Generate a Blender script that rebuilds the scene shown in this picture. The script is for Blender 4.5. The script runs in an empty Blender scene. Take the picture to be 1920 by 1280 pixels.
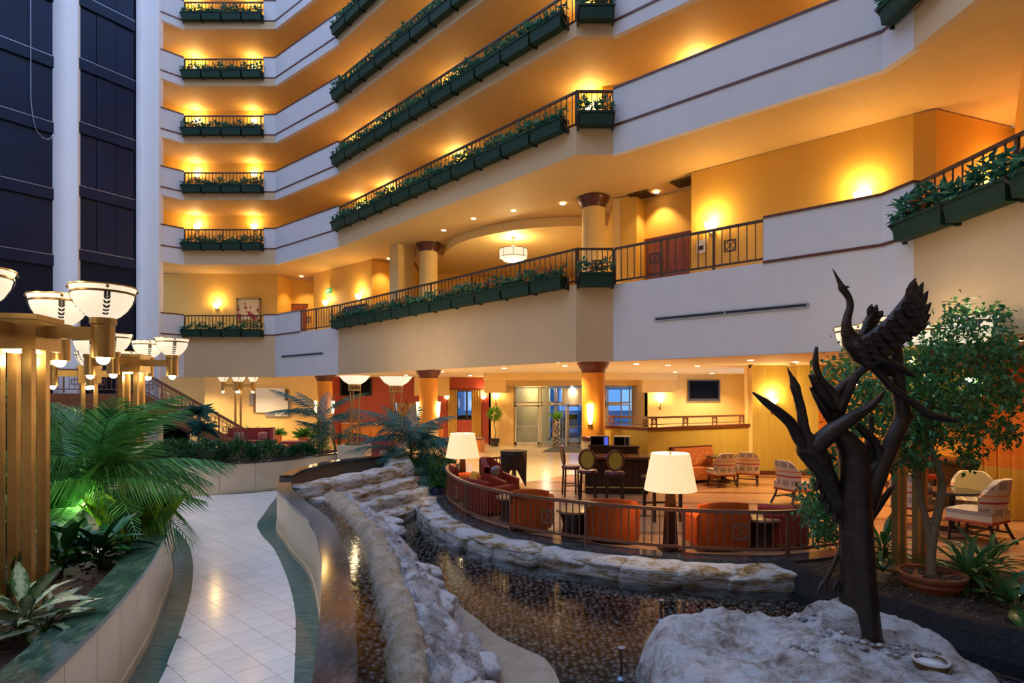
import bpy, math, random
from mathutils import Vector, Matrix
from mathutils.geometry import tessellate_polygon
S = bpy.context.scene
C = S.collection
R = random.Random(7)
rad = math.radians
# ---------------------------------------------------------------- camera, sky, exposure
F, HY, H = 1100.0, 742.0, 2.75          # focal length (px of 1920), horizon row, eye height
cam = bpy.data.cameras.new('camera'); cam.sensor_width = 36; cam.lens = F / 1920 * 36
cam.shift_y = (HY - 640) / 1920; cam.clip_end = 400; cam.clip_start = 0.1
co = bpy.data.objects.new('camera', cam); co.location = (0, 0, H); co.rotation_euler = (rad(90), 0, 0)
C.objects.link(co); S.camera = co
w = bpy.data.worlds.new('dusk_sky'); S.world = w; w.use_nodes = True
bg = w.node_tree.nodes['Background']; bg.inputs[0].default_value = (0.42, 0.60, 1.0, 1); bg.inputs[1].default_value = 1.3
pl = bpy.data.lights.new('skylight_portal', 'AREA'); pl.shape = 'RECTANGLE'; pl.size = 34; pl.size_y = 36
pl.cycles.is_portal = True
po = bpy.data.objects.new('skylight_portal', pl); po.location = (-7, 10, 26.3); C.objects.link(po)
S.view_settings.view_transform = 'Standard'; S.view_settings.look = 'None'
S.view_settings.exposure = 0.75; S.view_settings.gamma = 1.0; S.view_settings.use_curve_mapping = False
S.cycles.max_bounces = 7; S.cycles.diffuse_bounces = 4; S.cycles.glossy_bounces = 3
S.cycles.transparent_max_bounces = 12; S.cycles.transmission_bounces = 4
S.cycles.caustics_reflective = False; S.cycles.caustics_refractive = False
S.cycles.sample_clamp_indirect = 4.0; S.cycles.adaptive_threshold = 0.02

# ---------------------------------------------------------------- helpers
def P(x, y, Y): return Vector(((x - 960) / F * Y, Y, H + (HY - y) / F * Y))
def G(x, y, z=0.0):
    Y = (H - z) * F / (y - HY)
    return Vector(((x - 960) / F * Y, Y, z))
def link(o, parent=None):
    C.objects.link(o)
    if parent is not None: o.parent = parent
    return o
class MB:
    def __init__(s): s.v = []; s.f = []
    def add(s, vs, fs):
        n = len(s.v); s.v.extend([tuple(p) for p in vs]); s.f.extend([tuple(i + n for i in f) for f in fs]); return s
    def box(s, c, d, rz=0.0, M=None):
        hx, hy, hz = d[0] / 2, d[1] / 2, d[2] / 2
        vs = [Vector((x, y, z)) for x in (-hx, hx) for y in (-hy, hy) for z in (-hz, hz)]
        if M is None: M = Matrix.Rotation(rz, 3, 'Z')
        vs = [M @ p + Vector(c) for p in vs]
        return s.add(vs, [(0, 1, 3, 2), (4, 6, 7, 5), (0, 4, 5, 1), (2, 3, 7, 6), (0, 2, 6, 4), (1, 5, 7, 3)])
    def bbox(s, x0, x1, y0, y1, z0, z1): return s.box(((x0 + x1) / 2, (y0 + y1) / 2, (z0 + z1) / 2), (abs(x1 - x0), abs(y1 - y0), abs(z1 - z0)))
    def bar(s, p, q, w, h):
        p = Vector(p); q = Vector(q); d = q - p; L = d.length
        x = d.normalized(); up = Vector((0, 0, 1)) if abs(x.z) < .95 else Vector((1, 0, 0))
        y = up.cross(x).normalized(); z = x.cross(y)
        M = Matrix((x, y, z)).transposed()
        return s.box((p + q) / 2, (L, w, h), M=M)
    def prism(s, poly, z0, z1, top=True, bot=True):
        n = len(poly)
        z0f = z0 if callable(z0) else (lambda p: z0); z1f = z1 if callable(z1) else (lambda p: z1)
        vs = [(p[0], p[1], z0f(p)) for p in poly] + [(p[0], p[1], z1f(p)) for p in poly]
        fs = [(i, (i + 1) % n, n + (i + 1) % n, n + i) for i in range(n)]
        a = sum(poly[i][0] * poly[(i + 1) % n][1] - poly[(i + 1) % n][0] * poly[i][1] for i in range(n))
        if a < 0: fs = [f[::-1] for f in fs]
        tri = tessellate_polygon([[Vector((p[0], p[1], 0)) for p in poly]])
        for t in tri:
            A, B, D = [Vector((poly[i][0], poly[i][1], 0)) for i in t]
            if (B - A).cross(D - A).z < 0: t = t[::-1]
            if top: fs.append(tuple(n + i for i in t))
            if bot: fs.append(tuple(t[::-1]))
        return s.add(vs, fs)
    def wall(s, path, t, z0, z1):
        q = offset(path, t)
        for i in range(len(path) - 1):
            s.prism([path[i], path[i + 1], q[i + 1], q[i]], z0, z1)
        return s
    def tube(s, pts, r, n=8, cap=True, flat=None):
        pts = [Vector(p) for p in pts]; m = len(pts)
        if not isinstance(r, (list, tuple)): r = [r] * m
        vs = []; prev = None
        for i, p in enumerate(pts):
            d = (pts[min(i + 1, m - 1)] - pts[max(i - 1, 0)])
            if d.length < 1e-9: d = Vector((0, 0, 1))
            d.normalize()
            if prev is None:
                u = Vector((0, 0, 1)) if abs(d.z) < .9 else Vector((1, 0, 0))
                a = u.cross(d).normalized()
            else:
                a = (prev - d * prev.dot(d)); a = a.normalized() if a.length > 1e-6 else d.orthogonal().normalized()
            prev = a; b = d.cross(a)
            for k in range(n):
                t = 2 * math.pi * k / n
                vs.append(p + (a * math.cos(t) + b * math.sin(t)) * r[i])
        fs = [(i * n + k, i * n + (k + 1) % n, (i + 1) * n + (k + 1) % n, (i + 1) * n + k) for i in range(m - 1) for k in range(n)]
        if cap: fs += [tuple(range(n))[::-1], tuple((m - 1) * n + k for k in range(n))]
        return s.add(vs, fs)
    def lathe(s, prof, n=24, c=(0, 0, 0), a0=0.0, a1=2 * math.pi, sx=1.0, sy=1.0):
        full = abs(a1 - a0 - 2 * math.pi) < 1e-6; k = n if full else n + 1; m = len(prof)
        vs = []
        for j in range(k):
            t = a0 + (a1 - a0) * j / n
            vs += [(c[0] + p[0] * math.cos(t) * sx, c[1] + p[0] * math.sin(t) * sy, c[2] + p[1]) for p in prof]
        fs = []
        for j in range(n):
            j2 = (j + 1) % k
            for i in range(m - 1): fs.append((j * m + i, j2 * m + i, j2 * m + i + 1, j * m + i + 1))
        return s.add(vs, fs)
    def sphere(s, c, r, n=10, m=6):
        prof = [(max(1e-4, math.sin(math.pi * i / m)), -math.cos(math.pi * i / m)) for i in range(m + 1)]
        if not isinstance(r, (list, tuple)): r = (r, r, r)
        k = len(s.v); s.lathe(prof, n)
        s.v[k:] = [(c[0] + x * r[0], c[1] + y * r[1], c[2] + z * r[2]) for x, y, z in s.v[k:]]
        return s
    def leaf(s, p, d, up, L, W, bend=0.25, fold=0.0):
        d = d.normalized(); a = d.cross(up)
        a = a.normalized() if a.length > 1e-5 else d.orthogonal().normalized()
        nn = a.cross(d)
        vs = [p, p + d * L * .4 + a * W / 2 + nn * (L * bend * .3 + fold * W), p + d * L * .4 - a * W / 2 + nn * (L * bend * .3 + fold * W), p + d * L - nn * L * bend * .5]
        return s.add(vs, [(0, 1, 3), (0, 3, 2)])
    def move(s, M):
        s.v = [tuple(M @ Vector(p)) for p in s.v]; return s
    def build(s, name, mat=None, parent=None, smooth=False, kind=None, label=None, cat=None, group=None):
        me = bpy.data.meshes.new(name); me.from_pydata(s.v, [], s.f)
        if smooth: me.polygons.foreach_set('use_smooth', [True] * len(me.polygons))
        if mat is not None: me.materials.append(mat)
        me.update()
        o = bpy.data.objects.new(name, me); link(o, parent)
        tag(o, label, cat, group, kind); return o
def smooth_by_angle(o, ang=35):
    me = o.data; me.polygons.foreach_set('use_smooth', [True] * len(me.polygons))
    try: me.set_sharp_from_angle(angle=rad(ang))
    except Exception: pass
    return o
def tag(o, label=None, cat=None, group=None, kind=None):
    if label: o['label'] = label
    if cat: o['category'] = cat
    if group: o['group'] = group
    if kind: o['kind'] = kind
    return o
def thing(name, label, cat, loc=(0, 0, 0), rz=0.0, group=None):
    o = bpy.data.objects.new(name, None); o.empty_display_size = .1
    o.location = loc; o.rotation_euler = (0, 0, rz); C.objects.link(o)
    return tag(o, label, cat, group)
def dup(o, loc=None, parent=None, rz=None, scale=None):
    c = o.copy(); C.objects.link(c)
    if parent is not None: c.parent = parent
    if loc is not None: c.location = loc
    if rz is not None: c.rotation_euler = (0, 0, rz)
    if scale is not None: c.scale = scale if isinstance(scale, (tuple, list)) else (scale,) * 3
    return c
def copy_tree(o, loc=None, rz=None, label=None, parent=None, scale=None):
    kids = list(o.children)
    c = dup(o, loc, parent, rz, scale)
    if label: c['label'] = label
    for k in kids: copy_tree(k, parent=c)
    return c
def offset(path, t):
    n = len(path); out = []
    for i in range(n):
        ns = []
        for a, b in ((i - 1, i), (i, i + 1)):
            if a < 0 or b >= n: continue
            d = Vector((path[b][0] - path[a][0], path[b][1] - path[a][1])).normalized(); ns.append(Vector((-d.y, d.x)))
        m = sum(ns, Vector((0, 0))) / len(ns); L = m.length_squared
        m = m / max(L, .25)
        out.append((path[i][0] + m.x * t, path[i][1] + m.y * t))
    return out
def crom(pts, k=6):
    pts = [Vector(p) for p in pts]; out = []
    for i in range(len(pts) - 1):
        p0 = pts[max(i - 1, 0)]; p1 = pts[i]; p2 = pts[i + 1]; p3 = pts[min(i + 2, len(pts) - 1)]
        for j in range(k):
            t = j / k
            out.append(0.5 * ((2 * p1) + (p2 - p0) * t + (2 * p0 - 5 * p1 + 4 * p2 - p3) * t * t + (3 * p1 - p0 - 3 * p2 + p3) * t ** 3))
    out.append(pts[-1]); return out
def resample(path, step):
    path = [Vector(p) for p in path]; out = [path[0]]; acc = 0.0
    tot = sum((path[i + 1] - path[i]).length for i in range(len(path) - 1)); n = max(1, round(tot / step)); st = tot / n
    need = st
    for i in range(len(path) - 1):
        a, b = path[i], path[i + 1]; L = (b - a).length; d = 0.0
        while acc + (L - d) >= need - 1e-6 and len(out) < n:
            d += need - acc; out.append(a.lerp(b, d / L)); acc = 0.0
        acc += L - d
    out.append(path[-1]); return out
def lerp2(a, b, t): return (a[0] + (b[0] - a[0]) * t, a[1] + (b[1] - a[1]) * t)
def dirang(a, b): return math.atan2(b[1] - a[1], b[0] - a[0])
def light(name, kind, loc, energy, col=(1, .62, .25), size=.1, spot=None, rot=None, blend=.6):
    l = bpy.data.lights.new(name, kind); l.energy = energy; l.color = col
    if kind in ('POINT', 'SPOT'): l.shadow_soft_size = size
    if kind == 'SPOT': l.spot_size = rad(spot or 90); l.spot_blend = blend
    if kind == 'AREA': l.size = size
    o = bpy.data.objects.new(name, l); o.location = loc
    if rot: o.rotation_euler = rot
    C.objects.link(o); return o
ORD = ['first', 'second', 'third', 'fourth', 'fifth', 'sixth', 'seventh', 'eighth', 'ninth', 'tenth', 'eleventh', 'twelfth', 'thirteenth', 'fourteenth', 'fifteenth', 'sixteenth']

# ---------------------------------------------------------------- materials
class NT:
    def __init__(s, name):
        s.m = bpy.data.materials.new(name); s.m.use_nodes = True; s.t = s.m.node_tree
        s.b = s.t.nodes['Principled BSDF']; s.out = s.t.nodes['Material Output']
    def n(s, kind, **kw):
        x = s.t.nodes.new(kind)
        for k, v in kw.items():
            if k in x.inputs: x.inputs[k].default_value = v
            else: setattr(x, k, v)
        return x
    def l(s, a, b): s.t.links.new(a, b)
    def ramp(s, fac, stops, interp='LINEAR'):
        r = s.n('ShaderNodeValToRGB'); e = r.color_ramp.elements; r.color_ramp.interpolation = interp
        while len(e) < len(stops): e.new(0.5)
        for i, (p, c) in enumerate(stops): e[i].position = p; e[i].color = (*c, 1)
        s.l(fac, r.inputs[0]); return r.outputs[0]
    def coord(s, kind='Object'):
        return s.n('ShaderNodeTexCoord').outputs[kind]
    def noise(s, vec, scale, detail=4, rough=.6):
        x = s.n('ShaderNodeTexNoise', Scale=scale, Detail=detail, Roughness=rough); s.l(vec, x.inputs['Vector']); return x.outputs['Fac']
    def bump(s, h, strength, dist=.02):
        x = s.n('ShaderNodeBump', Strength=strength, Distance=dist); s.l(h, x.inputs['Height']); s.l(x.outputs[0], s.b.inputs['Normal'])
def mat(name, col, rough=.55, metal=0.0, var=0.0, scale=4.0, bump=0.0, bscale=60.0, emit=None, es=0.0, spec=.5, dark=None, alpha=None, sheen=0.0, coat=0.0):
    k = NT(name); b = k.b
    b.inputs['Base Color'].default_value = (*col, 1); b.inputs['Roughness'].default_value = rough; b.inputs['Metallic'].default_value = metal
    b.inputs['Specular IOR Level'].default_value = spec
    if coat: b.inputs['Coat Weight'].default_value = coat; b.inputs['Coat Roughness'].default_value = .15
    if sheen: b.inputs['Sheen Weight'].default_value = sheen
    if var or dark:
        f = k.noise(k.coord(), scale)
        d = dark or tuple(c * (1 - var) for c in col); e = col if dark else tuple(min(1, c * (1 + var * .6)) for c in col)
        k.l(k.ramp(f, [(.3, d), (.7, e)]), b.inputs['Base Color'])
    if bump: k.bump(k.noise(k.coord(), bscale, 3), bump)
    if emit: b.inputs['Emission Color'].default_value = (*emit, 1); b.inputs['Emission Strength'].default_value = es; k.m.cycles.emission_sampling = 'NONE'
    if alpha is not None: b.inputs['Alpha'].default_value = alpha
    return k.m
def leaf_mat(name, c1, c2, rough=.42, trans=.25):
    k = NT(name); b = k.b
    g = k.n('ShaderNodeNewGeometry')
    k.l(k.ramp(g.outputs['Random Per Island'], [(0, c1), (.6, c2), (1, tuple(min(1, x * 1.35) for x in c2))]), b.inputs['Base Color'])
    b.inputs['Roughness'].default_value = rough
    t = k.n('ShaderNodeBsdfTranslucent'); k.l(k.ramp(g.outputs['Random Per Island'], [(0, tuple(x * 1.3 for x in c1)), (1, tuple(min(1, x * 1.5) for x in c2))]), t.inputs[0])
    m = k.n('ShaderNodeMixShader'); m.inputs[0].default_value = trans
    k.l(b.outputs[0], m.inputs[1]); k.l(t.outputs[0], m.inputs[2]); k.l(m.outputs[0], k.out.inputs[0]); return k.m
def rock_mat(name, c1, c2, c3, scale=2.2, bump=.6, rough=.6, zs=1.0, st=(.45, .68, .9)):
    k = NT(name)
    mp = k.n('ShaderNodeMapping'); mp.inputs['Scale'].default_value = (1, 1, zs); k.l(k.coord(), mp.inputs[0])
    f = k.noise(mp.outputs[0], scale, 8, .65); f2 = k.noise(mp.outputs[0], scale * 5, 6, .7)
    a = k.n('ShaderNodeMath', operation='MULTIPLY_ADD'); k.l(f2, a.inputs[0]); a.inputs[1].default_value = .45; k.l(f, a.inputs[2])
    k.l(k.ramp(a.outputs[0], [(st[0], c1), (st[1], c2), (st[2], c3)]), k.b.inputs['Base Color'])
    k.b.inputs['Roughness'].default_value = rough
    k.bump(a.outputs[0], bump, .08); return k.m
def wood(name, c1, c2, rough=.3, scale=3.0, stretch=(1, 12, 12)):
    k = NT(name); mp = k.n('ShaderNodeMapping'); mp.inputs['Scale'].default_value = stretch; k.l(k.coord(), mp.inputs[0])
    k.l(k.ramp(k.noise(mp.outputs[0], scale, 6), [(.35, c1), (.65, c2)]), k.b.inputs['Base Color']); k.b.inputs['Roughness'].default_value = rough
    return k.m
M = {}
M['white'] = mat('warm_white_plaster', (.66, .63, .635), .75, var=.04, scale=1.5)
M['tower'] = mat('tower_plaster', (.86, .83, .82), .75)
M['tan'] = mat('tan_plaster', (.62, .44, .25), .75, var=.05, scale=1.2)
M['soffit'] = mat('ochre_soffit_paint', (.66, .44, .17), .7, var=.05)
M['ochre'] = mat('ochre_wall_paint', (.74, .43, .075), .6, var=.05, scale=1.0)
M['cream'] = mat('cream_yellow_wall', (.88, .64, .27), .6, var=.04)
M['ceil'] = mat('cream_ceiling', (.80, .70, .56), .7)
M['red'] = mat('brick_red_wall', (.42, .075, .045), .55, var=.06)
M['orange_panel'] = wood('orange_maple_panel', (.62, .20, .03), (.75, .30, .06), .35)
M['orange'] = mat('orange_wall_paint', (.78, .33, .04), .55, var=.05)
def green_wall():
    k = NT('olive_grasscloth_wall'); mp = k.n('ShaderNodeMapping'); mp.inputs['Scale'].default_value = (40, 40, .6); k.l(k.coord(), mp.inputs[0])
    k.l(k.ramp(k.noise(mp.outputs[0], 1.2, 4), [(.3, (.40, .29, .045)), (.7, (.56, .42, .085))]), k.b.inputs['Base Color']); k.b.inputs['Roughness'].default_value = .6; return k.m
M['olive'] = green_wall()
M['trim'] = mat('dark_mahogany_trim', (.11, .028, .016), .35)
M['rail'] = mat('dark_bronze_rail', (.07, .035, .02), .4, .3)
M['rail2'] = mat('brown_painted_rail', (.20, .085, .05), .38, .1)
M['trough'] = mat('dark_green_trough', (.012, .04, .024), .6, var=.1, spec=.25)
M['brk'] = mat('black_bracket', (.012, .014, .012), .45)
M['fol'] = leaf_mat('planter_leaves', (.012, .085, .055), (.05, .22, .14))
M['flower'] = leaf_mat('planter_blooms', (.45, .03, .02), (.7, .2, .08))
M['shaft'] = mat('dark_elevator_glass', (.006, .016, .048), .35, var=.25, scale=.7, spec=.2)
M['shaft_beam'] = mat('shaft_crossbeam', (.006, .011, .028), .5, spec=.15)
M['steel'] = mat('brushed_edge', (.35, .4, .5), .35, .8)
M['bulb'] = mat('glowing_bulb', (1, .9, .7), emit=(1, .80, .45), es=14)
M['spotface'] = mat('recessed_lamp_face', (1, .9, .7), emit=(1, .78, .45), es=7)
M['sconce'] = mat('sconce_glass', (1, .9, .7), emit=(1, .70, .30), es=5)
M['gold'] = mat('antique_brass', (.52, .33, .12), .32, .85, var=.15, scale=6)
M['brass_dark'] = mat('aged_brass', (.22, .13, .05), .4, .8)
M['black'] = mat('black_satin', (.01, .01, .011), .4)
M['screen'] = mat('tv_screen_glass', (.002, .002, .003), .3, spec=.08)
# ---------------------------------------------------------------- atrium balconies
LZ = {2: 5.684, 3: 9.85, 4: 12.6, 5: 15.35, 6: 18.1, 7: 20.85, 8: 23.6}
TIER = {2: 'mezzanine', 3: 'lowest tier above the mezzanine', 4: 'second tier above the mezzanine', 5: 'third tier above the mezzanine', 6: 'fourth tier above the mezzanine', 7: 'top visible tier', 8: 'uppermost tier'}
E = [(-16.58, 27.62), (-15.85, 28.35), (-11.44, 28.35), (-7.4, 25.0), (1.69, 15.45), (2.67, 15.45), (7.22, 11.45), (7.36, 10.75), (7.75, 4.0), (8.2, -7.0)]
EI = offset(E, .16); EB = offset(E, 2.5)
FASC = ['white', 'tan', 'white', 'tan', 'tan', 'white', 'white', 'tan', 'tan']
def struct(mb, name, m, **k):
    return mb.build(name, M[m], kind='structure', **k)
for L, z in LZ.items():
    zb = 3.66 if L == 2 else z - (.75 if L == 3 else .38)
    for i in range(len(E) - 1):
        mb = MB(); mb.prism([E[i], E[i + 1], EI[i + 1], EI[i]], zb, z)
        struct(mb, 'fascia_wall', FASC[i])
    if L > 2:
        struct(MB().prism(EI + EB[::-1], zb, z), 'corridor_ceiling', 'soffit')
        for i in range(len(E) - 1):
            if L < 8: struct(MB().wall(EB[i:i + 2], .15, z, LZ[L + 1] - .38), 'corridor_wall', 'ochre')
# parapets (a: solid stretch from fraction t0 to t1 of segment i)
def parapet(i, t0, t1, z, h=.97):
    a = lerp2(E[i], E[i + 1], t0); b = lerp2(E[i], E[i + 1], t1); c = lerp2(EI[i], EI[i + 1], t1); d = lerp2(EI[i], EI[i + 1], t0)
    struct(MB().prism([a, b, c, d], z, z + h), 'parapet_wall', 'white')
    o = offset([a, b], -.025); q = offset([d, c], .025)
    struct(MB().prism([o[0], o[1], q[1], q[0]], z + h, z + h + .05), 'parapet_cap_trim', 'trim')
    struct(MB().prism([o[0], o[1], b, a], z - .02, z + .035), 'parapet_base_trim', 'trim')
for L, z in LZ.items():
    if L == 8: continue
    parapet(0, 0, 1, z); parapet(1, .873, 1, z)
    if L == 2: parapet(2, 0, .42, z); parapet(5, .63, 1, z); parapet(6, 0, 1, z)
    else: parapet(2, 0, 1, z); parapet(5, 0, 1, z); parapet(6, 0, .6, z)
# railings ----------------------------------------------------------------
BAL = {}
def unit_bar(key, w, h, m):
    if key not in BAL:
        me_o = MB().box((0, 0, h / 2), (w, w, h)).build('baluster', m); C.objects.unlink(me_o); BAL[key] = me_o
    return BAL[key]
def medallion(par, p, ang, s, m):
    mb = MB()
    for a in (-1, 1):
        mb.box((a * s / 2, 0, 0), (.02, .02, s)); mb.box((0, 0, a * s / 2), (s, .02, .02)); mb.box((0, 0, 0), (s * 1.25, .014, .014), M=Matrix.Rotation(a * rad(45), 3, 'Y'))
    ring = [(math.cos(t) * s * .46, 0, math.sin(t) * s * .46) for t in [2 * math.pi * k / 16 for k in range(17)]]
    mb.tube(ring, .011, 5, cap=False)
    o = mb.build('medallion', m, par); o.location = p; o.rotation_euler = (0, 0, ang); return o
def railing(path, z, h, label, m, sp=.2, post_every=10, w=.02, rail=.055, meds=(), group=None, name='balcony_railing', foot=.1):
    pts = resample([Vector((p[0], p[1], 0)) for p in path], sp); org = Vector((path[0][0], path[0][1], z))
    root = thing(name, label, 'railing', org, group=group)
    loc = [p - Vector((org.x, org.y, 0)) for p in pts]
    n = len(loc)
    for nm, zz, ww, hh in (('top_rail', h, rail * 1.2, rail), ('bottom_rail', foot, rail * .8, rail * .8)):
        mb = MB(); off = offset([(p.x, p.y) for p in loc], ww / 2); of2 = offset([(p.x, p.y) for p in loc], -ww / 2)
        if len(path) == 2: ids = [0, n - 1]
        else: ids = list(range(n))
        mb.prism([of2[i] for i in ids] + [off[i] for i in ids[::-1]], zz - hh / 2, zz + hh / 2); mb.build(nm, m, root)
    ub = unit_bar(('b', m.name, w, round(h, 2)), w, h - foot, m); up = unit_bar(('p', m.name, round(h, 2), rail), rail * .9, h, m)
    for i, p in enumerate(loc):
        a = dirang(loc[max(i - 1, 0)], loc[min(i + 1, n - 1)])
        if i % post_every == 0 or i == n - 1:
            o = dup(up, (p.x, p.y, 0), root, a); o.name = 'post'
        else:
            o = dup(ub, (p.x, p.y, foot), root, a); o.name = 'baluster'
    for i in meds:
        if i < n - 1:
            p = loc[i]; medallion(root, (p.x, p.y, h * .55), dirang(loc[i - 1], loc[i + 1]), .26, m)
    return root
# planter boxes -------------------------------------------------------------
def foliage_mesh(n, L, W, hgt, size, seed, droop=.1):
    r = random.Random(seed); mb = MB()
    for _ in range(n):
        x = r.uniform(-L / 2, L / 2); y = r.uniform(-W / 2, W / 2)
        hh = hgt * (.55 + .45 * math.sin(x * 7 + seed) * math.sin(x * 3.1 + seed * 2)) * r.uniform(.25, 1)
        d = Vector((r.uniform(-1, 1), r.uniform(-1, 1), r.uniform(-.35, .9)))
        mb.leaf(Vector((x, y, hh)), d, Vector((0, 0, 1)), size * r.uniform(.7, 1.3), size * r.uniform(.4, .6))
    return mb
FOLV = {}
def fol_variant(key, *a):
    if key not in FOLV:
        o = foliage_mesh(*a).build('foliage', M['fol']); C.objects.unlink(o); o['kind'] = 'stuff'; FOLV[key] = o
    return FOLV[key]
def planter(p, ang, z, L, label, group, flowers=False, seed=0, big=1.0):
    root = thing('planter_box', label, 'planter', (p[0], p[1], z), ang, group)
    # local: +x along rail, -y outward
    key = ('t', round(L, 2))
    if key not in BAL:
        mb = MB(); a, b = L / 2 - .02, L / 2 - .05
        y0, y1 = -.33, -.07
        vs = [(-b, y0 + .03, -.09), (b, y0 + .03, -.09), (b, y1, -.09), (-b, y1, -.09), (-a, y0, .25), (a, y0, .25), (a, y1, .25), (-a, y1, .25)]
        mb.add(vs, [(3, 2, 1, 0), (0, 1, 5, 4), (1, 2, 6, 5), (2, 3, 7, 6), (3, 0, 4, 7), (4, 5, 6, 7)])
        mb.bbox(-a - .01, a + .01, y0 - .02, y0, .21, .26); mb.bbox(-a - .01, a + .01, y1, y1 + .015, .21, .26)
        BAL[key] = mb.build('trough', M['trough']); C.objects.unlink(BAL[key])
        mb = MB(); mb.bbox(-.02, .02, -.38, 0, .20, .23); mb.bbox(-.02, .02, -.1, 0, -.12, .23)
        mb.add([(-.02, -.36, .2), (.02, -.36, .2), (.02, -.06, -.1), (-.02, -.06, -.1), (-.02, -.30, .2), (.02, -.30, .2), (.02, -.0, -.1), (-.02, -.0, -.1)], [(0, 1, 2, 3), (4, 7, 6, 5), (0, 3, 7, 4), (1, 5, 6, 2)])
        BAL['br'] = mb.build('bracket', M['brk']); C.objects.unlink(BAL['br'])
    dup(BAL[key], (0, 0, 0), root).name = 'trough'
    for sgn in (-1, 1): dup(BAL['br'], (sgn * (L / 2 - .004), 0, 0), root).name = 'bracket'
    v = fol_variant(('f', round(L, 1), seed % 4, big), int(150 * L * big), L - .04, .3, .44 * big, .165 * big, seed % 4)
    o = dup(v, (0, -.2, .22), root); o.name = 'foliage'; o['kind'] = 'stuff'
    if flowers:
        key = ('fl', seed % 3)
        if key not in FOLV:
            r = random.Random(seed); mb = MB()
            for _ in range(34):
                c = Vector((r.gauss(.1, .22), r.uniform(-.15, .1), r.uniform(.1, .34)))
                for k in range(3): mb.leaf(c, Vector((r.uniform(-1, 1), r.uniform(-1, 1), .6)), Vector((0, 0, 1)), .07, .06)
            FOLV[key] = mb.build('blooms', M['flower']); C.objects.unlink(FOLV[key])
        o = dup(FOLV[key], (0, -.2, .22), root); o.name = 'blooms'; o['kind'] = 'stuff'
    return root
seed = 0
for L, z in LZ.items():
    if L == 8: continue
    t = TIER[L]; tt = t if L != 2 else 'mezzanine level'
    Ai = lambda i, a, b: [lerp2(E[i], E[i + 1], a), lerp2(E[i], E[i + 1], b)]
    inn = lambda pa: offset(pa, .08)
    railing(inn(Ai(1, .0, .873)), z, .95, f'dark railing behind planters beside the elevator tower, {tt}', M['rail'], .17, 11, w=.024, meds=(5, 16) if L < 4 else ())
    for k in range(4):
        pa = Ai(1, .0, .873); pp = lerp2(*pa, (k + .5) / 4); seed += 1
        planter(pp, 0, z, .96, f'planter trough, {ORD[k]} from the elevator tower, far railing of the {tt}', 'planters on the far railings', seed=seed)
    if L < 7:
        railing(inn(E[3:5]), z, .95, f'long dark railing of the angled bay on the {tt}', M['rail'], .2, 11, meds=(14, 36, 58) if L == 2 else ())
        nb = 11; ln = math.hypot(E[4][0] - E[3][0], E[4][1] - E[3][1]); a = dirang(E[3], E[4])
        for k in range(nb):
            if L == 6 and k > 4 or L == 5 and k > 8: continue
            pp = lerp2(E[3], E[4], (k + .45) / nb * .985); seed += 1
            planter(pp, a, z, ln / nb * .985, f'planter trough, {ORD[nb - 1 - k]} back from the bay corner, {tt}', 'planters along the angled bay', L == 2 and k % 2 == 0 or L == 4 and k == 6, seed)
    if L < 5:
        railing(inn(E[4:6]), z, .95, f'short railing across the bay corner on the {tt}', M['rail'], .14, 7, meds=(4,) if L == 2 else ())
        planter(lerp2(E[4], E[5], .5), 0, z, .92, f'single planter trough on the short bay corner, {tt}', 'planters on the bay corner', L in (2, 4), seed + 1)
    if L < 4:
        pa = [lerp2(E[6], E[7], 1.0 if L == 2 else .6), E[8]]; a = dirang(*pa)
        railing(inn(pa), z, .95, f'railing running toward the viewer above the bar curtain, {tt}', M['rail'], .2, 10, meds=(6,) if L == 2 else ())
        for k in range(5 if L == 2 else 1):
            seed += 1; ln = 1.2
            d = Vector((pa[1][0] - pa[0][0], pa[1][1] - pa[0][1])).normalized()
            pp = (pa[0][0] + d.x * (ln * (k + .45) - .1), pa[0][1] + d.y * (ln * (k + .45) - .1))
            planter(pp, a, z, ln * .99, f'leafy trough, {ORD[k]} from the parapet end, above the sculpture, {tt}', 'planters above the bar curtain', k % 2 == 0, seed, 1.25)
railing(offset([lerp2(E[2], E[3], .42), E[3]], .08), LZ[2], .95, 'short mezzanine railing between far parapet and angled bay', M['rail'], .2, 6, meds=(3,))
railing(offset([E[5], lerp2(E[5], E[6], .63)], .08), LZ[2], .95, 'open mezzanine railing in front of the double doors', M['rail'], .19, 7, meds=(6, 16))
# slot diffusers on the mezzanine fascia
def fascia_slot(i, t0, t1, z0, z1, label, n):
    a = lerp2(E[i], E[i + 1], t0); b = lerp2(E[i], E[i + 1], t1); root = thing('slot_diffuser', label, 'air vent', (a[0], a[1], z0))
    ang = dirang(a, b); root.rotation_euler = (0, 0, ang); Ln = math.hypot(b[0] - a[0], b[1] - a[1])
    mb = MB()
    for zz in (0, z1 - z0): mb.bbox(0, Ln, -.03, -.002, zz - .012, zz + .012)
    for k in range(n + 1): mb.bbox(Ln * k / n - .02, Ln * k / n + .02, -.03, -.002, 0, z1 - z0)
    mb.build('frame', M['steel'], root); MB().bbox(0, Ln, -.012, -.002, 0, z1 - z0).build('slot', M['brk'], root)
fascia_slot(5, .20, .78, 4.62, 4.70, 'long twin slot diffuser on the mezzanine fascia beside the bird sculpture', 2)
fascia_slot(2, .12, .78, 4.58, 4.66, 'short slot diffuser on the far mezzanine fascia near the staircase', 1)
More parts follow.
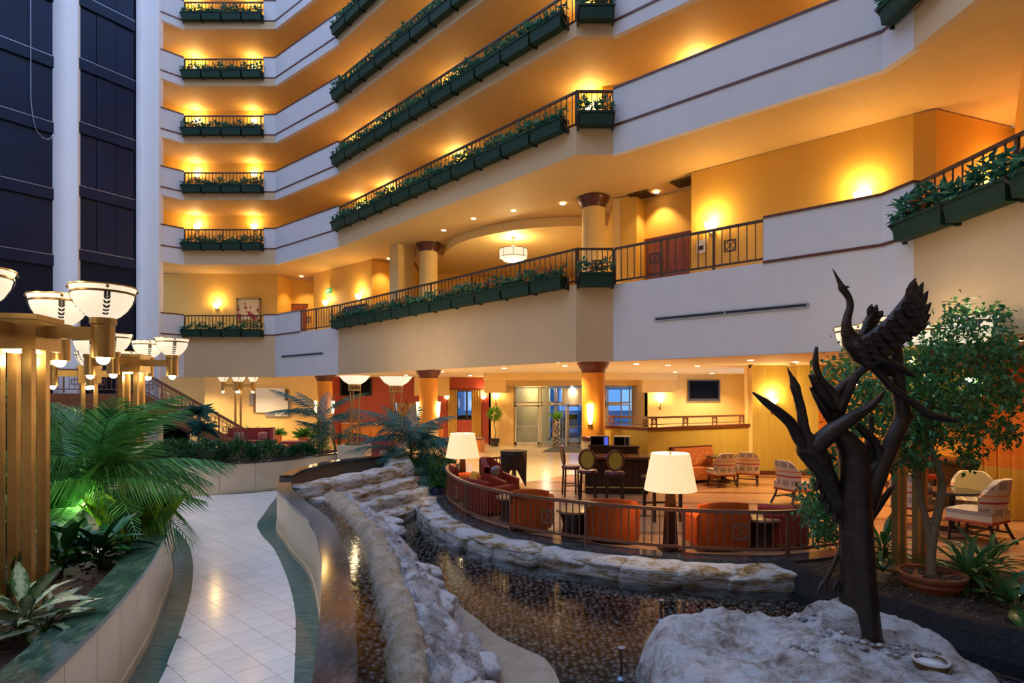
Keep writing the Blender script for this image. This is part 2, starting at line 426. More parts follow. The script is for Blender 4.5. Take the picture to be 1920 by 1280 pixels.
# elevator tower ----------------------------------------------------------
def box_between(a, b, t, z0, z1):
    return MB().wall([a, b], t, z0, z1)
TOP = 26.2
struct(MB().prism([(-17.62, 27.5), (-16.55, 27.5), (-16.55, 27.85), (-17.62, 27.85)], 0, TOP), 'elevator_tower_column', 'tower')
struct(MB().prism([(-19.6, 24.8), (-18.58, 25.1), (-18.9, 26.1), (-19.9, 25.8)], 0, TOP), 'elevator_tower_column', 'tower')
def shaft(a, b, first, label):
    root = thing('elevator_shaft_glazing', label, 'elevator shaft', (a[0], a[1], 0), dirang(a, b)); L = math.hypot(b[0] - a[0], b[1] - a[1])
    MB().bbox(0, L, 0, .08, .0, TOP).build('backing', M['shaft_beam'], root)
    z = first; k = 0
    n = 3
    while z < TOP - .3:
        for j in range(n):
            MB().bbox(L * j / n + .012, L * (j + 1) / n - .012, -.03 - .02 * (j % 2), 0, z + .5, min(z + 2.72, TOP)).build('glass_panel', M['shaft'], root)
        MB().bbox(0, L, -.14, 0, z, z + .45).build('crossbeam', M['shaft'], root)
        MB().bbox(0, L, -.15, -.13, z + .45, z + .475).build('edge_strip', M['steel'], root)
        z += 2.75; k += 1
    MB().bbox(0, L, -.03, 0, 0, first).build('base_panel', M['shaft_beam'], root)
    return root
shaft((-18.78, 25.25), (-17.55, 27.2), 8.6, 'dark blue glazed elevator shaft between the two white tower columns')
sr = shaft((-22.9, 19.2), (-19.17, 24.48), 8.15, 'wider dark blue elevator shaft at the picture edge')
MB().tube(crom([(5.68, -.2, 26), (5.68, -.2, 16), (5.70, -.2, 14.6), (5.82, -.2, 13.7), (6.05, -.2, 13.35), (6.3, -.2, 13.35), (6.42, -.2, 13.6)]), .014, 6).build('hanging_cable', M['steel'], sr)
struct(box_between((-18.0, 27.5), (-17.3, 28.2), .1, 0, TOP), 'shaft_side_wall', 'shaft_beam')
struct(box_between((-26, 14.8), (-22.9, 19.2), .3, 0, TOP), 'wall_left', 'white')
struct(box_between((-26, -7), (-26, 14.8), .3, 0, TOP), 'wall_left_side', 'white')
struct(box_between((14, -7), (-26, -7), -.3, 0, TOP), 'wall_back', 'tan')
# ---------------------------------------------------------------- mezzanine interior and lobby shell
Z2 = LZ[2]
B2 = [(-19.5, 30.5), (-12.2, 30.5), (-12.0, 32.0), (-10.3, 32.0), (-10.3, 30.5), (-6.5, 27.2), (-5.6, 28.2), (-4.9, 27.2), (-4.9, 25.2), (-4.5, 25.0), (-4.5, 29.0), (-1.95, 29.0), (-1.6, 29.8), (3.4, 29.8), (3.4, 19.6), (3.5, 18.75), (3.95, 18.6), (4.3, 19.0), (5.48, 17.95), (5.1, 16.69), (9.03, 13.2), (9.4, 13.0), (11.9, 13.9), (9.6, 11.0), (9.6, -7)]
for i in range(len(B2) - 1):
    struct(MB().wall(B2[i:i + 2], .12, Z2, 9.1), 'mezzanine_wall', 'ochre')
slab = EI[:] + [(9.9, -7), (9.9, 11.2), (12.2, 14.2), (9.5, 13.4), (5.8, 18.4), (3.6, 20), (3.6, 30), (-5, 30), (-12, 32.5), (-19.5, 32.5)]
struct(MB().prism(slab, 5.4, Z2 - .002), 'mezzanine_floor', 'ceil')
# soffit over the mezzanine lounge (deeper than the corridor above): flat ceiling plate at 9.1 .. then lower round-edged lounge ceiling
EB3 = offset(E, 2.45)
struct(MB().prism(EB3 + [(12.5, -7), (12.5, 14.6), (9.7, 14.0), (6.2, 19.2), (3.6, 20.5), (3.6, 30), (-5, 30), (-12, 32.5), (-19.5, 32.5)], 9.13, 9.3), 'mezzanine_ceiling', 'soffit')
arc = [(-3.0, 25.3), (-2.35, 23.6), (-1.3, 22.3), (.2, 21.3), (1.6, 20.9), (3.5, 20.8)]
arc = [(p.x, p.y) for p in crom([(a, b, 0) for a, b in arc], 5)]
struct(MB().prism(arc + [(3.5, 29.8), (-4.5, 29.0), (-4.3, 25.4)], 8.78, 9.12), 'lounge_drum_ceiling', 'cream')
struct(MB().prism([(-5.2, 24.9), (-4.75, 24.45), (-4.2, 25.2), (-4.7, 25.7)], Z2, 9.1), 'lounge_pier_column', 'cream')
struct(MB().prism([(3.25, 18.9), (3.6, 18.75), (3.9, 19.4), (3.45, 19.8)], Z2, 9.1), 'lounge_pier_column', 'cream')
def round_column(x, y, r, z0, z1, label, base, m='orange', scon=()):
    root = thing('round_column', label, 'column', (x, y, z0)); hh = z1 - z0; b0 = 1.32 if base else 0
    smooth_by_angle(MB().lathe([(r, b0), (r, hh - .22)], 32).build('shaft', M[m], root))
    smooth_by_angle(MB().lathe([(r * 1.02, hh - .34), (r * 1.08, hh - .24), (r * 1.22, hh - .17), (r * 1.38, hh - .06), (r * 1.42, hh - .02), (r * 1.42, hh), (0, hh)], 32).build('capital', M['trim'], root))
    if base:
        smooth_by_angle(MB().lathe([(r * 1.06, 1.32), (r * 1.1, 1.36), (r * 1.1, 1.44), (r * 1.02, 1.47), (r, 1.47)], 32).build('collar', M['trim'], root))
        smooth_by_angle(MB().lathe([(r * 1.1, 0), (r * 1.1, .12), (r * 1.05, .16), (r * 1.05, 1.34)], 32).build('carved_base', M['relief'], root))
        for k in range(6):
            t = k * math.pi / 3; mb = MB(); q = []
            for j in range(15):
                u = j / 14; a = t + .28 * math.sin(u * 9.0) * (1 - u * .4); q.append((r * 1.07 * math.cos(a), r * 1.07 * math.sin(a), .3 + .9 * u))
            mb.tube(q, .022, 5)
            for sg in (-1, 1):
                q = [(r * 1.07 * math.cos(t + sg * (.1 + .2 * math.sin(u * 3.1))), r * 1.07 * math.sin(t + sg * (.1 + .2 * math.sin(u * 3.1))), .35 + .5 * u) for u in [v / 8 for v in range(9)]]
                mb.tube(q, .018, 5)
            mb.build('scroll', M['relief'], root)
    for k, a in enumerate(scon):
        a = rad(a); s = MB().lathe([(.03, 1.85), (.075, 1.95), (.11, 2.5)], 12, (math.cos(a) * (r + .03), math.sin(a) * (r + .03), 0)).build('sconce_shade', M['sconce'], root)
        MB().box((math.cos(a) * (r + .02), math.sin(a) * (r + .02), 1.84), (.14, .14, .03), a).build('sconce_bracket', M['brass_dark'], root)
        light('column_sconce_light', 'POINT', (x + math.cos(a) * (r + .3), y + math.sin(a) * (r + .3), z0 + 2.2), 22, size=.08)
    return root
k = NT('carved_sandstone'); k.l(k.ramp(k.noise(k.coord(), 5), [(.3, (.42, .33, .20)), (.7, (.56, .46, .31))]), k.b.inputs['Base Color']); k.b.inputs['Roughness'].default_value = .8; M['relief'] = k.m
round_column(2.62, 18.9, .37, 0, 3.83, 'orange round column with carved stone base behind the bar', True, scon=(248,))
round_column(-3.5, 24.6, .38, 0, 3.83, 'orange round column between the torchiere lamps and curtained window', True, scon=(190, 350))
round_column(-9.45, 29.6, .38, 0, 3.83, 'orange round column between the white wall art and red wall', True, scon=(185, 355))
round_column(2.62, 18.9, .37, Z2, 9.1, 'yellow mezzanine column nearest the double doors', False, 'cream')
round_column(-3.5, 24.6, .38, Z2, 9.1, 'yellow mezzanine column at the far end of the lounge', False, 'cream')
# lobby shell
def lwall(path, m, z1=3.83, z0=0, t=.12, name='lobby_wall'):
    for i in range(len(path) - 1): struct(MB().wall(path[i:i + 2], t, z0, z1), name, m)
lwall([(-30, 35), (-18.2, 35), (-17.4, 33.2), (-10.4, 33.2)], 'cream')
lwall([(-10.4, 33.2), (-9.9, 34.0), (-6.8, 34.0)], 'red')
lwall([(-6.8, 34.0), (-5.25, 34.0)], 'red', z0=2.35)
lwall([(-5.25, 34.0), (-3.2, 34.0)], 'red')
lwall([(-3.2, 34), (-2.3, 34)], 'red', z0=3.05); lwall([(-3.2, 34), (-2.3, 34)], 'red', z1=1.35)
lwall([(-2.3, 34.0), (-1.3, 34.0), (-1.3, 32.9)], 'red')
lwall([(-1.3, 32.9), (.1, 32.9)], 'cream')
lwall([(6.72, 29.6), (11.75, 29.6), (11.3, 27.5)], 'cream')
lwall([(6.72, 33), (6.72, 29.6)], 'cream')
lwall([(8.3, 20.55), (9.95, 20.5), (10.55, 20.2)], 'olive')
lwall([(8.9, 22.5), (8.3, 20.55)], 'cream')
lwall([(10.55, 20.2), (11.1, 20.2)], 'orange_panel', z1=2.4); lwall([(10.55, 20.2), (11.1, 20.2)], 'olive', z0=2.4)
lwall([(11.1, 20.2), (11.9, 17.0), (12.0, 13.9), (12.6, 9.0), (13.5, -7)], 'orange')
for a, b in (((8.3, 20.43), (9.95, 20.38)), ((9.95, 20.38), (10.55, 20.1))):
    struct(MB().wall([a, b], .1, 0, .14), 'baseboard_olive', 'trim')
struct(MB().wall([(11.0, 20.1), (11.78, 17.0)], .1, 0, .14), 'baseboard_orange', 'trim')
lob = offset(E, .3)
struct(MB().prism(lob + [(14, -7), (14, 38), (-30, 38), (-30, 27.2)], 3.83, 3.95), 'lobby_ceiling', 'ceil')
# entrance bulkhead
bk = [(-1.4, 28.6), (.5, 27.6), (3.0, 27.1), (5.5, 27.3), (8.0, 28.4)]
bk = [(p.x, p.y) for p in crom([(a, b, 0) for a, b in bk], 5)]
struct(MB().prism(bk + [(8.0, 29.58), (-1.4, 33)], 3.52, 3.83), 'entrance_bulkhead_ceiling', 'cream')
struct(MB().bbox(-.9, 6.5, 29.5, 32.9, 3.28, 3.52), 'entrance_inner_beam', 'soffit')
struct(MB().bbox(-1.4, -.3, 29.4, 32.9, 2.92, 3.52), 'entrance_side_beam', 'cream')
struct(MB().bbox(6.35, 8.0, 28.6, 29.58, 2.92, 3.52), 'entrance_side_beam', 'cream')
# floors ---------------------------------------------------------------------
RAILC = [(-1.83, 16.75), (-1.75, 15.8), (-1.52, 14.7), (-1.09, 13.5), (-.63, 12.7), (.13, 11.75), (1.0, 11.1), (2.08, 10.5), (3.13, 10.15), (4.25, 10.0), (4.95, 10.1), (5.86, 10.45)]
RAILP = [(p.x, p.y) for p in crom([(a, b, 0) for a, b in RAILC], 6)]
CURB = offset(RAILP, -.12)      # pond side
WALLR = [(-5.25, 13.3), (-4.75, 11.9), (-4.25, 11.0), (-3.82, 10.2), (-3.42, 9.55), (-3.08, 8.95), (-2.73, 8.2), (-2.43, 7.45), (-2.14, 6.7), (-1.92, 6.0), (-1.62, 5.05), (-1.28, 3.84), (-.95, 2.6), (-.7, 1.2)]
WALLP = [(p.x, p.y) for p in crom([(a, b, 0) for a, b in WALLR], 4)]
BEDR = [(5.86, 10.45), (6.7, 10.35), (7.9, 9.05), (9.0, 7.7), (10.0, 6.0), (10.5, 3.0)]
PONDBACK = [(-3.0, 18.0), (-3.9, 18.1), (-4.5, 17.3), (-5.05, 16.3), (-5.25, 15.1)]
hole = WALLP[::-1] + [] 
hole = CURB[::1] + BEDR[1:] + [(10.5, 1.2)] + hole + PONDBACK[::-1] + [(-2.2, 17.9)]
outer = [(-30, -7), (14, -7), (14, 38), (-30, 38)]
def poly_with_hole(outer, hole, z, name, m):
    vs = [Vector((x, y, 0)) for x, y in outer] + [Vector((x, y, 0)) for x, y in hole]
    tri = tessellate_polygon([[Vector((x, y, 0)) for x, y in outer], [Vector((x, y, 0)) for x, y in hole]])
    fs = []
    for t in tri:
        a, b, c = [vs[i] for i in t]
        fs.append(t if (b - a).cross(c - a).z > 0 else t[::-1])
    mb = MB(); mb.add([(v.x, v.y, z) for v in vs], fs); return struct(mb, name, m)
k = NT('polished_cream_tile'); br = k.n('ShaderNodeTexBrick', offset=0.0)
for nm, v in (('Scale', 1.0), ('Mortar Size', .006), ('Brick Width', .6), ('Row Height', .6)): br.inputs[nm].default_value = v
br.inputs['Color1'].default_value = (.70, .60, .44, 1); br.inputs['Color2'].default_value = (.74, .65, .49, 1); br.inputs['Mortar'].default_value = (.55, .46, .33, 1)
mp = k.n('ShaderNodeMapping'); mp.inputs['Rotation'].default_value = (0, 0, rad(43)); k.l(k.coord(), mp.inputs[0]); k.l(mp.outputs[0], br.inputs['Vector']); k.l(br.outputs[0], k.b.inputs['Base Color']); k.b.inputs['Roughness'].default_value = .16; M['ctile'] = k.m
poly_with_hole(outer, hole, 0, 'floor', 'ctile')
# wood lounge floor with dark inlaid bands
k = NT('lounge_wood_floor'); mp = k.n('ShaderNodeMapping'); mp.inputs['Rotation'].default_value = (0, 0, rad(4)); k.l(k.coord(), mp.inputs[0])
br = k.n('ShaderNodeTexBrick', offset=.43)
for nm, v in (('Scale', 1.0), ('Mortar Size', .0016), ('Brick Width', 1.1), ('Row Height', .085), ('Bias', 0.0)): br.inputs[nm].default_value = v
br.inputs['Color1'].default_value = (.40, .195, .095, 1); br.inputs['Color2'].default_value = (.50, .27, .135, 1); br.inputs['Mortar'].default_value = (.22, .08, .03, 1); k.l(mp.outputs[0], br.inputs['Vector'])
wv = k.n('ShaderNodeSeparateXYZ'); k.l(mp.outputs[0], wv.inputs[0])
md = k.n('ShaderNodeMath', operation='PINGPONG'); k.l(wv.outputs['Y'], md.inputs[0]); md.inputs[1].default_value = .85
cmp = k.n('ShaderNodeMath', operation='LESS_THAN'); k.l(md.outputs[0], cmp.inputs[0]); cmp.inputs[1].default_value = .13
mx = k.n('ShaderNodeMixRGB', blend_type='MULTIPLY'); mx.inputs[2].default_value = (.5, .42, .42, 1); k.l(cmp.outputs[0], mx.inputs[0]); k.l(br.outputs[0], mx.inputs[1])
k.l(mx.outputs[0], k.b.inputs['Base Color']); k.b.inputs['Roughness'].default_value = .24; M['wfloor'] = k.m
woodpoly = CURB + BEDR[1:] + [(13.4, 3.0), (12.6, 9), (12, 14), (11.9, 17), (11.1, 20.2), (8.3, 20.6), (3.2, 20.4), (1.9, 20.4), (.9, 19.2), (.25, 18.4), (-.5, 17.7), (-1.7, 17.3)]
struct(MB().prism(woodpoly, -.1, .006), 'lounge_floor', 'wfloor')
# ---------------------------------------------------------------- path, garden walls, pond
from mathutils import noise as NZ
k = NT('white_marble_tile'); oi = k.n('ShaderNodeObjectInfo'); mp = k.n('ShaderNodeMapping'); mp.inputs['Scale'].default_value = (3, 14, 3)
mp.inputs['Rotation'].default_value = (0, 0, rad(12)); k.l(k.coord(), mp.inputs[0])
f = k.noise(mp.outputs[0], 1.0, 6); ad = k.n('ShaderNodeMath', operation='MULTIPLY_ADD'); k.l(oi.outputs['Random'], ad.inputs[0]); ad.inputs[1].default_value = .25; k.l(f, ad.inputs[2])
k.l(k.ramp(ad.outputs[0], [(.35, (.66, .65, .63)), (.8, (.78, .77, .75))]), k.b.inputs['Base Color']); k.b.inputs['Roughness'].default_value = .14; M['marble'] = k.m
def granite(name, c1, c2, c3, rough=.12, stretch=(6, 2, 6)):
    k = NT(name); mp = k.n('ShaderNodeMapping'); mp.inputs['Scale'].default_value = stretch; k.l(k.coord(), mp.inputs[0])
    f = k.noise(mp.outputs[0], 2.0, 8, .7); v = k.n('ShaderNodeTexNoise', Scale=160.0, Detail=2.0); k.l(k.coord(), v.inputs['Vector'])
    a = k.n('ShaderNodeMath', operation='MULTIPLY_ADD'); k.l(v.outputs['Fac'], a.inputs[0]); a.inputs[1].default_value = .35; k.l(f, a.inputs[2])
    k.l(k.ramp(a.outputs[0], [(.45, c1), (.68, c2), (.92, c3)]), k.b.inputs['Base Color']); k.b.inputs['Roughness'].default_value = rough; return k.m
M['gborder'] = granite('green_slate_border', (.012, .055, .055), (.04, .125, .12), (.10, .22, .20), .14, (2, 9, 2))
M['gcap'] = granite('dark_green_granite', (.012, .035, .028), (.035, .085, .065), (.16, .24, .19), .12)
M['bcap'] = granite('dark_brown_granite', (.02, .022, .024), (.055, .055, .055), (.16, .15, .14), .1)
M['panel'] = mat('cream_stone_panel', (.66, .54, .38), .3, var=.08, scale=2.5)
M['grout'] = mat('dark_joint', (.16, .13, .10), .8)
M['mulch'] = rock_mat('bark_mulch', (.012, .007, .005), (.05, .025, .015), (.13, .07, .04), 14, 1.2, .85)
def clip(subj, win):
    out = subj
    for i in range(len(win)):
        a, b = win[i], win[(i + 1) % len(win)]; inp = out; out = []
        side = lambda p: (b[0] - a[0]) * (p[1] - a[1]) - (b[1] - a[1]) * (p[0] - a[0])
        for j in range(len(inp)):
            p, q = inp[j - 1], inp[j]; sp, sq = side(p), side(q)
            if sq >= 0:
                if sp < 0: t = sp / (sp - sq); out.append(lerp2(p, q, t))
                out.append(q)
            elif sp >= 0: t = sp / (sp - sq); out.append(lerp2(p, q, t))
        if not out: return []
    return out
def area(p): return .5 * sum(p[i - 1][0] * p[i][1] - p[i][0] * p[i - 1][1] for i in range(len(p)))
def sm(pts, k=4): return [(p.x, p.y) for p in crom([(a, b, 0) for a, b in pts], k)]
REDGE = sm([(-1.55, 4.0), (-2.09, 5.62), (-2.51, 6.81), (-2.86, 7.7), (-3.42, 8.9), (-4.24, 10.47), (-4.9, 11.5), (-5.45, 12.55), (-5.75, 13.6), (-6.2, 15.2), (-6.6, 17.0)])
LEDGE = sm([(-2.85, 4.0), (-3.38, 5.62), (-3.58, 6.12), (-3.86, 6.81), (-4.25, 7.7), (-4.67, 8.57), (-5.33, 9.79), (-6.15, 11.08), (-7.3, 12.5), (-8.6, 13.4), (-11.2, 14.0)])
pathpoly = REDGE + [(-7.6, 16.4), (-9.0, 16.0), (-11.2, 15.7)] + LEDGE[::-1]
path_o = struct(MB().prism(pathpoly, -.05, .006), 'path_floor', 'grout')
ta = rad(-43); ux = Vector((math.cos(ta), math.sin(ta))); uy = Vector((-ux.y, ux.x)); ts = .33
pp = pathpoly if area(pathpoly) > 0 else pathpoly[::-1]
for i in range(-60, 20):
    for j in range(0, 70):
        o = ux * (i * ts) + uy * (j * ts); g = .0022
        w_ = [o + ux * g + uy * g, o + ux * (ts - g) + uy * g, o + ux * (ts - g) + uy * (ts - g), o + ux * g + uy * (ts - g)]
        if not (-12 < o.x < 0 and 2 < o.y < 18): continue
        q = clip(pp, [(a.x, a.y) for a in w_])
        if len(q) >= 3 and abs(area(q)) > .004:
            c = (sum(a[0] for a in q) / len(q), sum(a[1] for a in q) / len(q))
            t = MB().prism([(a[0] - c[0], a[1] - c[1]) for a in q], 0, .007, bot=False).build('tile', M['marble'], path_o); t.location = (c[0], c[1], .005)
WALLL = sm([(-13, 11.0), (-9.0, 11.35), (-7.4, 11.5), (-6.75, 11.35), (-6.25, 10.8), (-5.9, 10.1), (-5.4, 9.25), (-5.0, 8.55), (-4.6, 7.69), (-4.1, 6.6), (-3.75, 5.7), (-3.48, 4.96), (-3.14, 3.84), (-2.9, 2.8), (-2.6, 1.2)])
FARW = sm([(-15.5, 15.3), (-12.5, 15.65), (-10.05, 15.95), (-8.6, 16.2), (-7.6, 16.7), (-6.6, 17.7), (-6.0, 19.0), (-5.5, 19.85)])
struct(MB().prism(REDGE + [(-6.3, 17.2), (-5.6, 15.2), (-5.3, 13.6)] + [p for p in WALLP if p[1] > 3.9], -.05, .004), 'path_border_floor', 'gborder')
struct(MB().prism(LEDGE + WALLL[::-1][:0] + [(-13, 11.2)] + WALLL[4:52], -.05, .004), 'path_border_floor', 'gborder')
struct(MB().wall(offset(FARW, -.16), .2, -.04, .009), 'path_border_floor', 'gborder')
def garden_wall(name, path, side, hgt, capm, capw, label, pstep=.62, lip=.03):
    # path = face toward walkway; side = +1 body lies on the left of the path direction
    core = struct(MB().wall(path, side * .18, 0, hgt - .05), name, 'grout')
    V3 = [Vector((p[0], p[1], 0)) for p in path]
    fine = resample(V3, .155); n = len(fine); st = max(1, round(pstep / .155))
    f2 = [(p.x, p.y) for p in fine]; fo = offset(f2, -side * .02); fb = offset(f2, -side * .035)
    co_ = offset(f2, -side * lip); ci = offset(f2, side * (capw - lip))
    for a in range(0, n - 1, st):
        b = min(a + st, n - 1); idx = list(range(a, b + 1))
        s0 = [fo[i] for i in idx]; s1 = [f2[i] for i in idx]
        s0[0] = lerp2(s0[0], s0[1], .03); s0[-1] = lerp2(s0[-1], s0[-2], .03); s1[0] = lerp2(s1[0], s1[1], .03); s1[-1] = lerp2(s1[-1], s1[-2], .03)
        smooth_by_angle(MB().prism(s0 + s1[::-1], .1, hgt - .05).build('stone_panel', M['panel'], core))
        smooth_by_angle(MB().prism([fb[i] for i in idx] + [f2[i] for i in idx[::-1]], 0, .1).build('base_strip', M['panel'], core))
    for a in range(0, n - 1, st * 2):
        b = min(a + st * 2, n - 1); idx = list(range(a, b + 1))
        c0 = [co_[i] for i in idx]; c1 = [ci[i] for i in idx]
        c0[-1] = lerp2(c0[-1], c0[-2], .02); c1[-1] = lerp2(c1[-1], c1[-2], .02)
        smooth_by_angle(MB().prism(c0 + c1[::-1], hgt - .05, hgt).build('granite_cap', M[capm], core))
    return core
garden_wall('pond_wall', WALLP, 1, .87, 'bcap', .29, '')
garden_wall('planter_bed_wall', WALLL, -1, .87, 'gcap', .34, '')
garden_wall('far_planter_wall', FARW, 1, .87, 'bcap', .14, '', .95)
soilL = offset(WALLL, -.1)
struct(MB().prism(soilL + [(-13, 1.2)], .3, .74), 'planter_bed_ground', 'mulch')
struct(MB().prism(offset(FARW, .1) + [(-5.2, 21.5), (-15.5, 21.5)], .3, .76), 'far_planter_ground', 'mulch')
# pond back rim
rim = sm([(-5.22, 13.3), (-5.32, 14.2), (-5.25, 15.1), (-5.05, 16.2), (-4.5, 17.2), (-3.85, 17.95)])
rw = struct(MB().wall(rim, -.2, -.5, .9), 'pond_back_wall', 'grout')
for a in range(0, len(rim) - 1, 4):
    i = list(range(a, min(a + 5, len(rim)))); o0 = offset(rim, .05); o1 = offset(rim, -.24)
    smooth_by_angle(MB().prism([o0[j] for j in i] + [o1[j] for j in i[::-1]], .88, .95).build('granite_cap', M['bcap'], rw))
# lounge curb
struct(MB().prism(offset(RAILP, .1) + offset(RAILP, -.28)[::-1], -.3, .012), 'lounge_curb', 'bcap')
# pond bed
k = NT('wet_river_pebble'); g = k.n('ShaderNodeNewGeometry'); oi = k.n('ShaderNodeObjectInfo'); ad = k.n('ShaderNodeMath', operation='ADD'); k.l(g.outputs['Random Per Island'], ad.inputs[0]); k.l(oi.outputs['Random'], ad.inputs[1])
fr = k.n('ShaderNodeMath', operation='FRACT'); k.l(ad.outputs[0], fr.inputs[0])
k.l(k.ramp(fr.outputs[0], [(0, (.018, .015, .015)), (.3, (.06, .034, .022)), (.55, (.12, .062, .038)), (.8, (.075, .066, .062)), (1, (.22, .145, .09))]), k.b.inputs['Base Color']); k.b.inputs['Roughness'].default_value = .3; M['pebble'] = k.m
M['pondfloor'] = mat('dark_pond_floor', (.02, .014, .011), .7)
bedpoly = offset(RAILP, -.1) + [(5.0, 9.6), (5.6, 7.6), (6.5, 6.2), (7.4, 4.5), (8, 1.2)] + WALLP[::-1] + rim + [(-2.5, 18.0)]
bed = struct(MB().prism(bedpoly, -.6, -.5), 'pond_bed_floor', 'pondfloor')
WL = -.30
def pebble_mesh(r, n=6, m=4):
    mb = MB(); a = r.uniform(.7, 1.1); b = r.uniform(.6, .9); c = r.uniform(.4, .6)
    mb.sphere((0, 0, 0), (a, b, c), n, m); mb.v = [tuple(Vector(v) * (1 + .12 * NZ.noise(Vector(v) * 1.7 + Vector((r.random() * 9, 0, 0))))) for v in mb.v]
    return mb
pr = random.Random(5); protos = [pebble_mesh(pr) for _ in range(10)]; fine_p = []
for _ in range(8):
    o = pebble_mesh(pr, 10, 7).build('pebble', M['pebble'], smooth=True); C.objects.unlink(o); fine_p.append(o)
def inside(p, poly):
    c = False; n = len(poly)
    for i in range(n):
        a, b = poly[i - 1], poly[i]
        if (a[1] > p[1]) != (b[1] > p[1]) and p[0] < (b[0] - a[0]) * (p[1] - a[1]) / (b[1] - a[1]) + a[0]: c = not c
    return c
RIDGE_R = sm([(-2.9, 13.6), (-2.0, 11.5), (-1.35, 9.7), (-.85, 8.6), (-.45, 7.2), (-.2, 6.2), (0.0, 5.0), (.4, 2.0)])
pebpoly = offset(RAILP, -.4) + [(4.9, 9.4), (5.2, 8.0), (6.0, 6.6), (7.2, 4.4)] + [(.4, 4.4)] + RIDGE_R[::-1][6:] + [(-3.6, 15.5), (-2.6, 17.2)]
cand = []; step = .088
y = 4.6
while y < 17.2:
    st = step * (1 if y < 10 else 1.25)
    x = -4.6
    while x < 6.6:
        q = (x + pr.uniform(-.3, .3) * st, y + pr.uniform(-.3, .3) * st)
        if abs(q[0] / q[1]) < .9 and inside(q, pebpoly): cand.append(q)
        x += st
    y += st
cand.sort(key=lambda q: (q[1] if q[1] > 5.9 and abs(q[0]) / q[1] < .5 else 90 + q[1]))
def peb_into(mb, q, z, s):
    pm = pr.choice(protos); a = pr.uniform(0, 6.28); ca, sa = math.cos(a), math.sin(a)
    mb.add([(q[0] + (v[0] * ca - v[1] * sa) * s, q[1] + (v[0] * sa + v[1] * ca) * s, z + v[2] * s) for v in pm.v], pm.f)
mb = MB()
for i, q in enumerate(cand):
    s = pr.uniform(.045, .075) * (1 if q[1] < 10 else 1.2); z = -.475 + pr.uniform(0, .03)
    if i < 290:
        o = dup(pr.choice(fine_p), (q[0], q[1], z), bed, pr.uniform(0, 6.28), s); o.name = 'pebble'
    else: peb_into(mb, q, z, s)
mb.build('pebbles', M['pebble'], bed, smooth=True)['kind'] = 'stuff'
# upper channel
RL = [(-4.35, 13.4), (-3.4, 11.6), (-2.55, 9.77), (-2.0, 8.19), (-1.5, 6.54), (-1.28, 5.88), (-1.07, 5.12), (-.94, 4.6), (-.45, 2.2)]
RLs = sm(RL); chin = offset(WALLP, .2)
chpoly = [p for p in chin if p[1] < 13.4] + RLs[::-1]
cb = struct(MB().prism(chpoly, .2, .36), 'channel_bed_floor', 'pondfloor')
mb = MB(); n = 0
for yy in [4.0 + .085 * i for i in range(115)]:
    for xx in [-5.0 + .085 * i for i in range(60)]:
        q = (xx + pr.uniform(-.03, .03), yy + pr.uniform(-.03, .03))
        if inside(q, chpoly):
            s = pr.uniform(.045, .07); z = .37 + pr.uniform(0, .03)
            if q[1] < 7.2 and n < 90: o = dup(pr.choice(fine_p), (q[0], q[1], z), cb, pr.uniform(0, 6), s); o.name = 'pebble'; n += 1
            else: peb_into(mb, q, z, s)
mb.build('pebbles', M['pebble'], cb, smooth=True)['kind'] = 'stuff'
k = NT('still_pond_water'); gl = k.n('ShaderNodeBsdfGlossy', Roughness=.03); tr = k.n('ShaderNodeBsdfTransparent'); tr.inputs[0].default_value = (.82, .86, .86, 1)
fz = k.n('ShaderNodeFresnel', IOR=1.33); bp = k.n('ShaderNodeBump', Strength=.10, Distance=.02); mp = k.n('ShaderNodeMapping'); mp.inputs['Scale'].default_value = (1.0, 2.2, 1); k.l(k.coord(), mp.inputs[0]); k.l(k.noise(mp.outputs[0], 7, 3), bp.inputs['Height'])
k.l(bp.outputs[0], gl.inputs['Normal']); k.l(bp.outputs[0], fz.inputs['Normal'])
m_ = k.n('ShaderNodeMixShader'); k.l(fz.outputs[0], m_.inputs[0]); k.l(tr.outputs[0], m_.inputs[1]); k.l(gl.outputs[0], m_.inputs[2]); k.l(m_.outputs[0], k.out.inputs[0]); M['water'] = k.m
def flat(poly, z, name, m):
    mb = MB(); mb.prism(poly, z - .001, z, bot=False); n = len(poly); mb.f = [f for f in mb.f if min(f) >= n]; return struct(mb, name, m)
flat(offset(RAILP, -.3) + [(5.0, 9.3), (5.4, 7.6), (6.3, 6.2), (7.4, 4.0), (7.6, 1.4), (.5, 1.4)] + RLs[::-1][2:] + [(-4.6, 14.0), (-4.9, 16.0), (-3.6, 17.6), (-2.5, 17.6)], WL, 'pond_water', 'water')
flat(chpoly, .45, 'channel_water', 'water')
